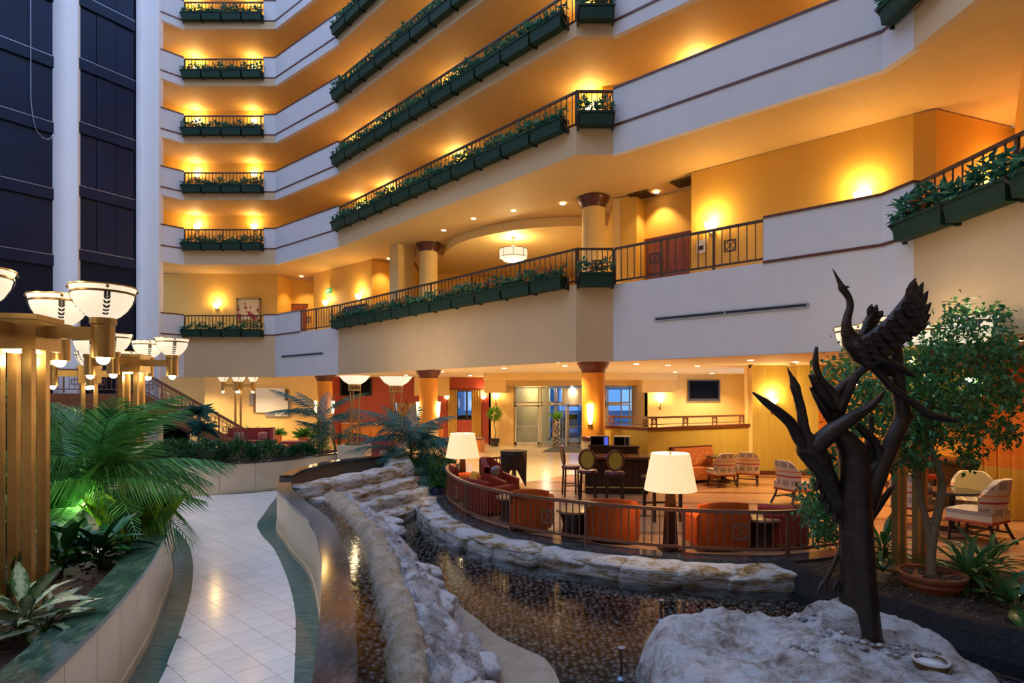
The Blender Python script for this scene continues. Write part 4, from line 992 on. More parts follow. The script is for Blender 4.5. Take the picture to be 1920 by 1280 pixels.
MB().bbox(-.8, .8, -.02, .1, -.02, 1.03).build('bezel', mat('grey_tv_bezel', (.05, .045, .045), .3), tv2); MB().bbox(-.72, .72, -.035, -.02, .1, .97).build('screen', M['screen'], tv2)
# white wall art (overlapping panels) on the yellow wall
art = thing('panel_wall_art', 'cluster of overlapping white, grey and brown square panels on the yellow wall', 'wall art', (-13.7, 33.1, 0))
wm = mat('white_art_panel', (.86, .87, .88), .5); gm = mat('grey_art_panel', (.33, .32, .35), .5); bm = mat('brown_art_panel', (.16, .09, .05), .5)
for (a, b, c, d, y_, m_) in ((475, 513, 738, 773, 0, bm), (505, 540, 730, 750, .0, bm), (467, 482, 738, 760, .01, gm), (497, 545, 752, 781, .01, gm), (480, 534, 727, 773, -.03, wm), (516, 540, 751, 780, -.05, wm)):
    p0 = P(a, d, 33.1); p1 = P(b, c, 33.1); MB().bbox(p0.x + 13.7, p1.x + 13.7, y_, y_ + .03, p0.z, p1.z).build('square_panel', m_, art)
# sofas
M['wine'] = mat('wine_red_upholstery', (.24, .02, .025), .7, var=.12, scale=8, sheen=.3)
M['pillow'] = mat('grey_patterned_pillow', (.28, .27, .28), .8, var=.5, scale=22)
def cushion(c, d, rz=0, tilt=0, e=.5):
    mb = MB(); sg = lambda v, p: math.copysign(abs(v) ** p, v)
    for i in range(9):
        ph = -math.pi / 2 + math.pi * i / 8
        for j in range(16):
            th = 2 * math.pi * j / 16; mb.v.append((d[0] / 2 * sg(math.cos(ph), .6) * sg(math.cos(th), e), d[1] / 2 * sg(math.sin(ph), .9), d[2] / 2 * sg(math.cos(ph), .6) * sg(math.sin(th), e)))
    for i in range(8):
        for j in range(16): mb.f.append((i * 16 + j, i * 16 + (j + 1) % 16, (i + 1) * 16 + (j + 1) % 16, (i + 1) * 16 + j))
    return mb.move(Matrix.Translation(Vector(c)) @ Matrix.Rotation(rz, 4, 'Z') @ Matrix.Rotation(tilt, 4, 'X'))
so = thing('lobby_sofa', 'wine red high-back sofa below the white wall art', 'sofa', (-13.3, 29.6, 0), rad(12))
MB().bbox(-1.05, 1.05, -.4, .4, .12, .42).build('base', M['wine'], so)
cushion((0, -.05, .48), (2.0, .7, .0), 0).build('seat_cushion', M['wine'], so); MB().bbox(-1.0, 1.0, -.42, .3, .42, .52).build('seat_pad', M['wine'], so)
MB().bbox(-1.05, 1.05, .3, .48, .12, 1.12).build('backrest', M['wine'], so)
MB().bbox(-1.22, -1.02, -.42, .45, .0, .85).build('armrest', M['wine'], so); MB().bbox(1.02, 1.2, -.2, .48, .0, 1.15).build('armrest', M['wine'], so)
for i, (x, lab, m_) in enumerate(((-.45, 'grey patterned cushion lying on the wine red sofa', 'pillow'), (.68, 'dusky pink cushion propped in the corner of the wine red sofa', 'wine'))):
    pm = M['pillow'] if i == 0 else mat('dusky_cushion', (.36, .13, .12), .8, var=.3, scale=18)
    o = cushion((0, 0, 0), (.5, .16, .42), 0, rad(-18)).build('sofa_cushion', pm, smooth=True, label=lab, cat='cushion'); o.location = so.matrix_basis @ Vector((x, .05 if i else -.05, .72)); o.rotation_euler = (0, 0, rad(10))
oc = thing('wine_ottoman', 'wine red low ottoman bench beside the small lobby tables', 'ottoman', (-10.6, 29.0, 0), rad(10)); MB().bbox(-.75, .75, -.4, .4, .1, .52).build('body', M['wine'], oc)
for x in (-.65, .65):
    for y_ in (-.32, .32): MB().bbox(x - .03, x + .03, y_ - .03, y_ + .03, 0, .1).build('leg', M['black'], oc)
for p, lab, sz in (((-12.6, 27.7, 0), 'low round coffee table in front of the wine red sofa', .5), ((-10.9, 27.4, 0), 'glass-topped side table near the wine red ottoman', .45)):
    t = thing('coffee_table', lab, 'table', p); MB().lathe([(0, .42), (sz, .42), (sz, .46), (0, .46)], 24).build('tabletop', M['gold'], t)
    for q in range(4): MB().tube([(sz * .7 * math.cos(q * 1.57), sz * .7 * math.sin(q * 1.57), .42), (sz * .5 * math.cos(q * 1.57 + .4), sz * .5 * math.sin(q * 1.57 + .4), 0)], .018, 6).build('leg', M['brass_dark'], t)
bq = thing('red_banquette', 'dark red banquette with high back below the orange wainscot', 'banquette', (-5.75, 24.5, 0), rad(-6))
MB().bbox(-1.0, 1.0, -.3, .5, .1, .5).build('seat', M['wine'], bq); MB().bbox(-1.0, 1.0, -.45, -.28, .0, 1.05).build('backrest', M['wine'], bq)
for sx in (-1.05, 1.05): MB().bbox(sx - .06, sx + .06, -.45, .5, 0, .8).build('side_panel', M['wine'], bq)
cr = thing('credenza', 'low orange wood credenza beside the curtained window', 'credenza', (-2.6, 29.2, 0), rad(-15))
MB().bbox(-1.2, 1.2, -.35, .35, 0, .62).build('body', M['orange_panel'], cr); MB().bbox(-1.25, 1.25, -.4, .4, .62, .68).build('top', M['trim'], cr)
for i in range(3): MB().bbox(-1.15 + i * .78, -.4 + i * .78, -.37, -.35, .12, .58).build('door', M['orange_panel'], cr)
pn = thing('reception_desk', 'counter with orange panels and dark top in front of the red wall', 'desk', (-4.6, 31.2, 0))
MB().bbox(-.9, .9, -.3, .3, 0, 1.05).build('front', M['orange_panel'], pn); MB().bbox(-.95, .95, -.36, .36, 1.05, 1.1).build('counter_top', M['black'], pn)
fg = thing('bronze_figurine', 'dark bronze figure standing in the lit doorway of the red wall', 'statue', (-6.0, 33.2, 0))
MB().lathe([(0, 0), (.3, 0), (.3, 1.3), (.22, 1.35), (0, 1.35)], 16).build('plinth', M['gold'], fg)
MB().tube([(0, 0, 1.35), (.02, 0, 1.7), (-.05, 0, 2.0), (.06, 0, 2.3), (.0, 0, 2.45)], [.12, .16, .18, .1, .02], 10).build('figure', M['brass_dark'], fg, smooth=True)
# entrance mat, potted tree, vase
mt = MB().prism([(1.5, 28.9), (4.0, 28.2), (4.5, 31.2), (2.2, 31.6)], .004, .016).build('entrance_mat', mat('slate_blue_mat', (.06, .07, .09), .9), label='slate blue mat on the tiles inside the entrance', cat='doormat')
tp = thing('potted_topiary', 'slim potted tree with round green crown beside the entrance', 'potted plant', (-.95, 32.1, 0))
smooth_by_angle(MB().lathe([(.001, 0), (.2, 0), (.27, .3), (.27, .42), (.24, .42), (.24, .36), (.001, .36)], 20).build('pot', mat('dark_glazed_pot', (.025, .018, .02), .15), tp))
MB().tube(crom([(0, 0, .36), (.05, 0, .8), (-.03, 0, 1.2), (0, 0, 1.6)]), .028, 6).build('stem', mat('pale_stem', (.25, .18, .1), .7), tp)
M['bright'] = leaf_mat('fresh_green_leaves', (.05, .16, .01), (.16, .36, .03), trans=.35)
mb = MB()
for _ in range(260):
    d = Vector((R.gauss(0, 1), R.gauss(0, 1), R.gauss(.2, 1))).normalized(); mb.leaf(Vector((0, 0, 1.75)) + d * R.uniform(.1, .3), d + Vector((0, 0, -.2)), Vector((0, 0, 1)), .26, .05)
mb.build('crown', M['bright'], tp)['kind'] = 'stuff'
vs_ = thing('patterned_floor_vase', 'tall patterned black and white vase holding greenery by the doors', 'vase', (2.4, 31.6, 0))
k = NT('zigzag_glaze'); ck = k.n('ShaderNodeTexVoronoi', Scale=9.0); k.l(k.coord(), ck.inputs['Vector']); k.l(k.ramp(ck.outputs['Distance'], [(.42, (.02, .02, .02)), (.5, (.55, .53, .5))]), k.b.inputs['Base Color']); k.b.inputs['Roughness'].default_value = .3
smooth_by_angle(MB().lathe([(.001, 0), (.2, 0), (.24, .1), (.22, 1.0), (.2, 1.45), (.17, 1.5), (.15, 1.5), (.15, 1.3), (.001, 1.3)], 20).build('body', k.m, vs_))
mb = MB()
for _ in range(60): mb.leaf(Vector((R.uniform(-.1, .1), R.uniform(-.1, .1), 1.4)), Vector((R.uniform(-1, 1), R.uniform(-1, 1), 1.4)), Vector((0, 0, 1)), R.uniform(.4, .75), .09)
mb.build('greenery', M['bright'], vs_)['kind'] = 'stuff'
# ---------------------------------------------------------------- lounge furniture
railing(RAILP, .0, .77, 'curved brown railing edging the lounge above the pond', M['rail2'], .135, 13, w=.018, rail=.06, meds=(20, 46, 72), name='lounge_railing', foot=.13)
railing([(-.95, 17.6), (.1, 18.55)], 0, .85, 'short dark railing behind the black draped table', M['rail'], .13, 8, name='lounge_railing')
M['orchair'] = mat('burnt_orange_velvet', (.46, .075, .008), .8, var=.15, scale=9, spec=.2)
M['redchair'] = mat('brick_red_leather', (.26, .028, .016), .5, var=.1, scale=7, spec=.3)
M['darkwood'] = wood('espresso_wood', (.022, .009, .006), (.05, .02, .012), .3)
def club_chair(p, rz, label, fab, inner=None, hb=.86, w=.84, group='velvet club chairs along the railing'):
    # faces +y ; back at -y
    inner = inner or fab
    r_ = thing('club_chair', label, 'armchair', p, rz, group)
    MB().bbox(-w / 2 + .08, w / 2 - .08, -.3, .38, .1, .34).build('base', fab, r_)
    cushion((0, .06, .42), (w - .2, .0, .0)).build('x', fab) if False else None
    smooth_by_angle(MB().bbox(-w / 2 + .13, w / 2 - .13, -.24, .4, .34, .47).build('seat_cushion', inner, r_))
    mb = MB(); vs = []; n = 14; prof = [(0, .08), (0.0, hb - .06), (.02, hb), (.1, hb), (.12, hb - .06), (.12, .3)]
    for j in range(n + 1):
        t = -1 + 2 * j / n; x = t * (w / 2 - .01); y0 = -.42 + .10 * t * t
        for (o_, z) in prof:
            zz = z if z < .35 else z - .05 * t * t; fl = 1 + .06 * (z / hb); vs.append((x * fl * (1 - .1 * o_), y0 + o_, zz))
    m = len(prof); fs = [(j * m + i, (j + 1) * m + i, (j + 1) * m + i + 1, j * m + i + 1) for j in range(n) for i in range(m - 1)]
    fs += [tuple(range(m))[::-1][::-1], tuple(n * m + i for i in range(m))[::-1]]
    smooth_by_angle(mb.add(vs, fs).build('backrest', fab, r_), 50)
    for s_ in (-1, 1):
        mb = MB(); mb.bbox(s_ * (w / 2 - .02) - .09, s_ * (w / 2 - .02) + .07, -.32, .36, .1, .55); mb.tube([(s_ * (w / 2 - .02), -.3, .58), (s_ * (w / 2 - .02), .40, .58)], .095, 12); smooth_by_angle(mb.build('armrest', inner, r_))
        for y_ in (-.3, .34): MB().bbox(s_ * (w / 2 - .12) - .025, s_ * (w / 2 - .12) + .025, y_ - .025, y_ + .025, 0, .1).build('leg', M['darkwood'], r_)
    return r_
club_chair((.42, 12.15, 0), rad(-8), 'orange club chair backing onto the railing, closest to the yellow-lit floor lamp', M['orchair'], hb=.88, w=.72)
club_chair((1.95, 11.2, 0), rad(-14), 'orange club chair backing onto the railing beneath the bar stools', M['orchair'], hb=.85)
club_chair((3.72, 10.68, 0), rad(6), 'orange club chair backing onto the railing beside the big lit lampshade', M['orchair'], hb=.88, w=.88)
club_chair((5.05, 10.9, 0), rad(75), 'red club chair turned sideways, half hidden by the fig leaves', M['redchair'], hb=.72, w=.7)
club_chair((-.62, 13.75, 0), rad(-45), 'red club chair with low rounded back tucked in the railing curve', M['redchair'], hb=.84, w=.76)
club_chair((-1.25, 15.6, 0), rad(-80), 'orange-seated chair behind the smaller lit lampshade', M['redchair'], M['orchair'], hb=.95, w=.74)
wc = thing('wing_chair', 'brick red high-back chair holding a grey cushion beside the draped table', 'armchair', (-.35, 14.75, 0), rad(-115))
MB().bbox(-.36, .36, -.35, .38, .12, .42).build('base', M['redchair'], wc); smooth_by_angle(MB().bbox(-.3, .3, -.3, .4, .42, .52).build('seat_cushion', M['redchair'], wc))
mb = MB(); vs = []; n = 12
for j in range(n + 1):
    t = -1 + 2 * j / n; x = t * .38; y0 = -.42 + .28 * abs(t) ** 2.2; zt_ = 1.2 - .38 * max(0, abs(t) - .45)
    vs += [(x, y0, .12), (x * 1.05, y0 - .04, zt_), (x * .85, y0 + .1, zt_ - .01), (x * .82, y0 + .12, .45)]
mb.add(vs, [(j * 4 + i, (j + 1) * 4 + i, (j + 1) * 4 + i + 1, j * 4 + i + 1) for j in range(n) for i in range(3)]); smooth_by_angle(mb.build('backrest', M['redchair'], wc), 50)
for s_ in (-1, 1):
    mb = MB(); mb.add([(s_ * .30, -.2, .12), (s_ * .40, -.2, .12), (s_ * .40, .4, .12), (s_ * .30, .4, .12), (s_ * .30, -.2, .85), (s_ * .42, -.2, .85), (s_ * .42, .4, .66), (s_ * .30, .4, .66)], [(3, 2, 1, 0), (4, 5, 6, 7), (0, 1, 5, 4), (1, 2, 6, 5), (2, 3, 7, 6), (3, 0, 4, 7)]); mb.build('armrest', M['redchair'], wc)
    for y_ in (-.3, .34): MB().bbox(s_ * .3 - .025, s_ * .3 + .025, y_ - .025, y_ + .025, 0, .12).build('leg', M['darkwood'], wc)
o = cushion((0, 0, 0), (.42, .16, .42), 0, rad(-20)).build('throw_cushion', M['pillow'], smooth=True, label='grey patterned cushion leaning in the brick red high-back chair', cat='cushion'); o.location = (-.45, 14.72, .80); o.rotation_euler = (0, 0, rad(-115))
o = cushion((0, 0, 0), (.36, .14, .36), 0, rad(-15)).build('throw_cushion', mat('amber_cushion', (.75, .30, .02), .8), smooth=True, label='amber cushion on the chair below the smaller lampshade', cat='cushion'); o.location = (-.95, 14.55, .70); o.rotation_euler = (0, 0, rad(-60))
M['ttop'] = wood('honey_tabletop', (.34, .20, .09), (.46, .29, .14), .2)
for p, lab, ra in (((-.02, 12.95, 0), 'round side table between the red and orange club chairs', .34), ((1.22, 11.45, 0), 'round side table between the two orange chairs nearest the bar', .36), ((4.55, 10.75, 0), 'round dark drum table between orange and red chairs by the fig', .36)):
    t = thing('side_table', lab, 'side table', p); drum = ra == .36 and p[0] > 4
    MB().lathe([(0, .5), (ra, .5), (ra, .54), (0, .54)], 28).build('tabletop', M['ttop'], t)
    smooth_by_angle(MB().lathe([(0, 0), (ra * .75, 0), (ra * .62, .25), (ra * .82, .5), (0, .5)], 24).build('base', M['darkwood'], t))
# large floor lamps
k = NT('lit_linen_shade'); sx_ = k.n('ShaderNodeSeparateXYZ'); k.l(k.coord('Generated'), sx_.inputs[0]); k.l(k.ramp(k.noise(k.coord(), 60, 2), [(.3, (1, .72, .34)), (.7, (1, .78, .42))]), k.b.inputs['Emission Color']); k.b.inputs['Emission Strength'].default_value = .50; k.b.inputs['Base Color'].default_value = (.72, .58, .34, 1); k.b.inputs['Roughness'].default_value = .9; k.m.cycles.emission_sampling = 'NONE'; M['shade'] = k.m
def big_lamp(p, label, r1=.46, r0=.335, z0=1.08, z1=1.73):
    r_ = thing('floor_lamp', label, 'floor lamp', p, rad(20), 'large shaded floor lamps')
    mb = MB(); a, b = .1, .055
    mb.add([(-a, -a, 0), (a, -a, 0), (a, a, 0), (-a, a, 0), (-b, -b, z0 + .1), (b, -b, z0 + .1), (b, b, z0 + .1), (-b, b, z0 + .1)], [(3, 2, 1, 0), (4, 5, 6, 7), (0, 1, 5, 4), (1, 2, 6, 5), (2, 3, 7, 6), (3, 0, 4, 7)]); mb.build('tapered_post', M['darkwood'], r_)
    MB().bbox(-.16, .16, -.16, .16, 0, .04).build('foot', M['darkwood'], r_)
    smooth_by_angle(MB().lathe([(r1, z0), (r0, z1), (r0 - .008, z1), (r1 - .008, z0), (r1, z0)], 40).build('shade', M['shade'], r_))
    MB().tube([(-r0, 0, z1 - .04), (r0, 0, z1 - .04)], .006, 5).build('shade_spider', M['brass_dark'], r_)
    smooth_by_angle(MB().lathe([(0, z1 - .05), (.02, z1 - .03), (.012, z1 + .05), (0, z1 + .06)], 10).build('finial', M['brass_dark'], r_))
    for q in range(4): MB().bbox(-.003, .003, -.003, .003, 0, 1).move(Matrix.Translation((0, 0, 0))).build('shade_seam', M['gold'], r_) if False else None
    MB().sphere((0, 0, z0 + .33), .06, 10, 6).build('bulb', M['bulb'], r_)
    light('floor_lamp_light', 'POINT', (p[0], p[1], p[2] + z1 - .1), 26, (1, .76, .42), .08); light('floor_lamp_light', 'POINT', (p[0], p[1], p[2] + z0 + .05), 12, (1, .76, .42), .08)
big_lamp((2.82, 10.45, 0), 'large cream shaded floor lamp between orange club chairs')
big_lamp((-1.35, 16.0, 0), 'cream shaded floor lamp inside the railing curve by the palms')
# black draped cocktail table
dt = thing('draped_cocktail_table', 'tall round table under a black stretch cover', 'cocktail table', (.05, 17.5, 0), rad(20))
mb = MB(); n = 32; vs = []
for zi in range(9):
    z = 1.1 - zi / 8 * 1.1
    for j in range(n):
        a = 2 * math.pi * j / n; leg = (max(0, math.cos(2 * a + .6)) ** 2); t = zi / 8
        rr_ = .40 * (1 - t) + t * (.12 + .26 * leg); zz = z + (t ** 2) * .55 * (1 - leg); vs.append((rr_ * math.cos(a), rr_ * math.sin(a), zz))
fs = [(i * n + j, (i + 1) * n + j, (i + 1) * n + (j + 1) % n, i * n + (j + 1) % n) for i in range(8) for j in range(n)] + [tuple(range(n))]
M['cover'] = mat('black_stretch_fabric', (.008, .008, .012), .55)
mb.add(vs, fs).build('stretch_cover', M['cover'], dt, smooth=True); MB().lathe([(0, 1.1), (.41, 1.1), (.41, 1.12), (0, 1.12)], 32).build('tabletop', M['cover'], dt)
MB().tube([(0, 0, .03), (0, 0, 1.1)], .03, 8).build('stem', M['black'], dt); MB().lathe([(0, 0), (.2, 0), (.2, .03), (0, .03)], 20).build('foot', M['black'], dt)
# bar
br_ = thing('bar_counter', 'dark espresso wood bar counter in front of the carved column', 'bar', (2.05, 16.35, 0), rad(-3))
MB().bbox(0, 1.75, .12, .75, 0, 1.0).build('body', M['darkwood'], br_)
for i in range(4): MB().bbox(.03 + i * .435, .42 + i * .435, .09, .12, .1, .92).build('panel', M['darkwood'], br_)
MB().bbox(-.08, 1.85, -.12, .82, 1.0, 1.06).build('counter_top', wood('mahogany_top', (.09, .03, .014), (.15, .055, .025), .15), br_)
MB().tube([(0, .02, .2), (1.75, .02, .2)], .025, 8).build('foot_rail', M['gold'], br_)
sh = thing('back_bar_shelf', 'carved dark shelf holding two microwaves against the olive partition', 'shelf', (2.9, 18.05, 0), rad(-14))
MB().bbox(-.55, 1.0, -.05, .45, 1.16, 1.22).build('shelf_board', M['darkwood'], sh); MB().bbox(-.5, .95, 0, .42, 0, 1.16).build('cabinet', M['darkwood'], sh)
for x in (-.5, .95): MB().tube(crom([(x, -.04, 1.16), (x, -.1, 1.05), (x, -.03, .95)]), .03, 8).build('scroll_bracket', M['trim'], sh)
def microwave(p, rz, label, body, w=.55):
    r_ = thing('microwave_oven', label, 'microwave', p, rz, 'microwaves on the back bar')
    MB().bbox(-w / 2, w / 2, -.2, .2, 0, .3).build('case', body, r_); MB().bbox(-w / 2 + .02, w / 2 - .14, -.215, -.2, .03, .27).build('door', M['screen'], r_)
    MB().bbox(w / 2 - .13, w / 2 - .02, -.212, -.2, .03, .27).build('control_panel', mat('blue_display', (.02, .03, .1), .2, emit=(.1, .15, .9), es=.5) if w > .5 else M['black'], r_)
    MB().bbox(w / 2 - .155, w / 2 - .14, -.235, -.215, .05, .25).build('door_handle', M['steel'], r_)
microwave((2.72, 18.15, 1.22), rad(-12), 'larger microwave with black case and blue display', mat('black_silver_case', (.12, .12, .13), .3, .4)); microwave((3.38, 18.0, 1.22), rad(-16), 'smaller silver microwave beside the black one', mat('silver_case', (.45, .42, .38), .3, .5), .48)
M['oval'] = mat('mustard_oval_fabric', (.42, .30, .035), .7); M['plum'] = mat('plum_leather', (.10, .012, .03), .35)
def stool(p, rz, label):
    r_ = thing('bar_stool', label, 'bar stool', p, rz, 'oval-back bar stools')
    for sx in (-1, 1):
        MB().bar((sx * .2, .18, 0), (sx * .18, .17, .74), .045, .045).build('leg', M['darkwood'], r_); MB().bar((sx * .21, -.2, 0), (sx * .16, -.17, .8), .045, .045).build('leg', M['darkwood'], r_)
        MB().bar((sx * .19, -.18, .3), (sx * .19, .18, .3), .03, .03).build('stretcher', M['darkwood'], r_)
    MB().bar((-.19, .18, .22), (.19, .18, .22), .03, .03).build('stretcher', M['darkwood'], r_)
    smooth_by_angle(MB().lathe([(0, .74), (.24, .74), (.26, .78), (.24, .83), (.0, .85)], 20).build('seat', M['plum'], r_))
    ring = [(.2 * math.cos(t), -.22 - .03 * math.sin(t), 1.12 + .25 * math.sin(t)) for t in [6.2832 * q / 28 for q in range(29)]]
    MB().tube(ring, .032, 8, cap=False).build('back_frame', M['trim'], r_, smooth=True)
    mb = MB(); mb.add([(.18 * math.cos(t), -.235 - .03 * math.sin(t), 1.12 + .23 * math.sin(t)) for t in [6.2832 * q / 24 for q in range(24)]] + [(.18 * math.cos(t), -.205 - .03 * math.sin(t), 1.12 + .23 * math.sin(t)) for t in [6.2832 * q / 24 for q in range(24)]], [tuple(range(24)), tuple(range(47, 23, -1))]); mb.build('back_pad', M['oval'], r_)
    return r_
stool((1.98, 15.3, 0), rad(-12), 'bar stool with mustard oval back, second along the bar')
stool((2.62, 15.0, 0), rad(-4), 'bar stool with mustard oval back closest to the big lampshade')
stool((1.62, 16.2, 0), rad(-85), 'bar stool seen from its side at the end of the bar')
ht = thing('high_table', 'bar-height square table with four straight legs behind the big lampshade', 'table', (3.35, 13.1, 0), rad(8))
MB().bbox(-.36, .36, -.36, .36, .9, .95).build('tabletop', M['darkwood'], ht)
for x in (-.3, .3):
    for y_ in (-.3, .3): MB().bbox(x - .03, x + .03, y_ - .03, y_ + .03, 0, .9).build('leg', M['darkwood'], ht)
for y_ in (-.3, .3): MB().bbox(-.3, .3, y_ - .015, y_ + .015, .3, .34).build('stretcher', M['darkwood'], ht)
# olive partition with cap and rail
pt = [(3.1, 19.75), (4.22, 18.25), (8.3, 20.55)]
struct(MB().wall(pt, .15, 0, 1.68), 'olive_partition', 'olive'); oc_ = offset(pt, -.06); od = offset(pt, .2)
struct(MB().prism(oc_ + od[::-1], 1.68, 1.77), 'partition_cap_trim', 'trim')
def ledge_rail(a, b, label, n):
    ang = dirang(a, b); L_ = math.hypot(b[0] - a[0], b[1] - a[1]); r_ = thing('ledge_railing', label, 'railing', (a[0], a[1], 1.77), ang)
    MB().bbox(0, L_, -.03, .03, .27, .33).build('top_rail', M['rail2'], r_); MB().bbox(0, L_, -.01, .01, .07, .09).build('wire_rail', M['rail2'], r_)
    for i in range(n):
        x = .1 + (L_ - .3) * i / (n - 1)
        for d_ in (0, .2): MB().bbox(x + d_ - .015, x + d_ + .015, -.015, .015, 0, .28).build('post', M['rail2'], r_)
        medallion(r_, (x + .1, 0, .17), 0, .17, M['rail2'])
ledge_rail((3.2, 19.75), (4.25, 18.35), 'low wooden rail on the partition ledge next to the column', 2); ledge_rail((4.3, 18.37), (8.1, 20.5), 'long low wooden rail on the partition ledge below the television', 4)
# banquette, striped dining chairs
bn = thing('wall_banquette', 'orange patterned banquette in a wood frame against the olive partition', 'banquette', (5.9, 18.95, 0), rad(28))
MB().bbox(-.9, .9, .12, .25, .1, 1.12).build('frame', M['trim'], bn); k = NT('orange_leaf_fabric'); vz = k.n('ShaderNodeTexVoronoi', Scale=9.0); k.l(k.coord(), vz.inputs['Vector']); k.l(k.ramp(vz.outputs['Distance'], [(.2, (.66, .30, .12)), (.5, (.55, .16, .05))]), k.b.inputs['Base Color']); M['leaffab'] = k.m
MB().bbox(-.85, .85, .02, .12, .5, 1.07).build('backrest', M['leaffab'], bn); MB().bbox(-.85, .85, -.45, .1, .1, .48).build('seat', M['leaffab'], bn)
k = NT('striped_upholstery'); sx_ = k.n('ShaderNodeSeparateXYZ'); k.l(k.coord(), sx_.inputs[0])
mm = k.n('ShaderNodeMath', operation='MULTIPLY'); k.l(sx_.outputs['Z'], mm.inputs[0]); mm.inputs[1].default_value = 2.55; fr = k.n('ShaderNodeMath', operation='FRACT'); k.l(mm.outputs[0], fr.inputs[0])
st_ = k.ramp(fr.outputs[0], [(0, (.60, .50, .40)), (.12, (.36, .29, .25)), (.40, (.60, .50, .40)), (.5, (.60, .50, .40)), (.58, (.42, .03, .03)), (.66, (.62, .50, .40)), (.85, (.62, .22, .08)), (.93, (.66, .54, .42))], 'CONSTANT')
mx_ = k.n('ShaderNodeMath', operation='MULTIPLY'); k.l(sx_.outputs['X'], mx_.inputs[0]); mx_.inputs[1].default_value = 5.0; fx = k.n('ShaderNodeMath', operation='FRACT'); k.l(mx_.outputs[0], fx.inputs[0]); gt = k.n('ShaderNodeMath', operation='GREATER_THAN'); k.l(fx.outputs[0], gt.inputs[0]); gt.inputs[1].default_value = .75
mx = k.n('ShaderNodeMixRGB'); mx.inputs[2].default_value = (.68, .58, .44, 1); lo = k.n('ShaderNodeMath', operation='GREATER_THAN'); k.l(fr.outputs[0], lo.inputs[0]); lo.inputs[1].default_value = .12; hi = k.n('ShaderNodeMath', operation='LESS_THAN'); k.l(fr.outputs[0], hi.inputs[0]); hi.inputs[1].default_value = .40; lh = k.n('ShaderNodeMath', operation='MULTIPLY'); k.l(lo.outputs[0], lh.inputs[0]); k.l(hi.outputs[0], lh.inputs[1]); sc_ = k.n('ShaderNodeMath', operation='MULTIPLY'); k.l(gt.outputs[0], sc_.inputs[0]); k.l(lh.outputs[0], sc_.inputs[1]); k.l(sc_.outputs[0], mx.inputs[0]); k.l(st_, mx.inputs[1]); k.l(mx.outputs[0], k.b.inputs['Base Color']); k.b.inputs['Roughness'].default_value = .8; M['stripe'] = k.m
M['mustardin'] = mat('olive_cream_inner', (.50, .41, .20), .75)
def dining_chair():
    r_ = thing('dining_chair', 'x', 'chair')
    mb = MB(); n = 16; vs = []
    for j in range(n + 1):
        t = -1 + 2 * j / n; a = t * 1.35; x = .33 * math.sin(a); y = -.05 - .27 * math.cos(a); top = .98 - .30 * max(0, abs(t) - .35) ** 1.3 * 1.6
        vs += [(x * .92, y * .95, .36), (x, y, .5), (x * 1.1, y * 1.1 - .03, top), (x * .95, y * .9, top), (x * .86, y * .86, .5)]
    mb.add(vs, [(j * 5 + i, (j + 1) * 5 + i, (j + 1) * 5 + i + 1, j * 5 + i + 1) for j in range(n) for i in range(4)]); b_ = smooth_by_angle(mb.build('backrest', M['stripe'], r_), 50)
    b_.data.materials.append(M['mustardin'])
    for pl_ in b_.data.polygons:
        if pl_.index % 4 == 3: pl_.material_index = 1
    smooth_by_angle(MB().prism([(-.29, -.27), (.29, -.27), (.34, .0), (.33, .3), (-.33, .3), (-.34, .0)], .34, .5).build('seat', M['stripe'], r_))
    MB().prism([(-.30, -.28), (.30, -.28), (.35, .0), (.34, .31), (-.34, .31), (-.35, .0)], .315, .34).build('red_piping', mat('red_piping', (.35, .03, .03), .7), r_)
    for sx in (-1, 1):
        MB().tube([(sx * .27, .26, .32), (sx * .28, .28, 0)], [.028, .018], 6).build('leg', M['darkwood'], r_); MB().tube(crom([(sx * .25, -.22, .32), (sx * .26, -.27, .18), (sx * .29, -.36, 0)], 3), .024, 6).build('leg', M['darkwood'], r_)
        MB().bar((sx * .27, -.25, .16), (sx * .27, .27, .16), .022, .03).build('stretcher', M['darkwood'], r_)
    MB().bar((-.27, 0, .16), (.27, 0, .16), .022, .03).build('stretcher', M['darkwood'], r_)
    return r_
dc = dining_chair()
for i, (x, y_, a, s_, lab) in enumerate([(6.4, 17.9, 10, 1.05, 'striped dining chair in front of the orange banquette, closest to the big lampshade'), (7.3, 18.2, -25, 1.05, 'striped dining chair in front of the banquette by the olive wall'), (7.15, 14.9, -70, 1.15, 'striped dining chair standing alone near the olive wall corner'), (8.55, 12.5, -50, 1.15, 'striped dining chair behind the brass poles, facing the round table'), (8.8, 11.05, 30, 1.25, 'large striped dining chair closest to the garden bed'), (9.75, 12.35, 150, 1.15, 'dining chair showing its mustard inner back beside the curtain')]):
    o = dc if i == 0 else copy_tree(dc); o.location = (x, y_, .006); o.rotation_euler = (0, 0, rad(a)); o.scale = (s_,) * 3; o['label'] = lab; o['group'] = 'striped dining chairs'
for p, lab in (((9.0, 12.0, 0), 'round black pedestal table among striped chairs by the curtain'), ((6.75, 18.8, 0), 'dark pedestal table between banquette and striped chairs')):
    t = thing('pedestal_table', lab, 'table', p); MB().lathe([(0, .78), (.5, .78), (.52, .8), (.5, .83), (0, .83)], 32).build('tabletop', mat('black_granite_top', (.03, .03, .034), .12), t)
    smooth_by_angle(MB().lathe([(0, 0), (.26, 0), (.26, .04), (.06, .08), (.06, .78)], 20).build('pedestal', M['black'], t))
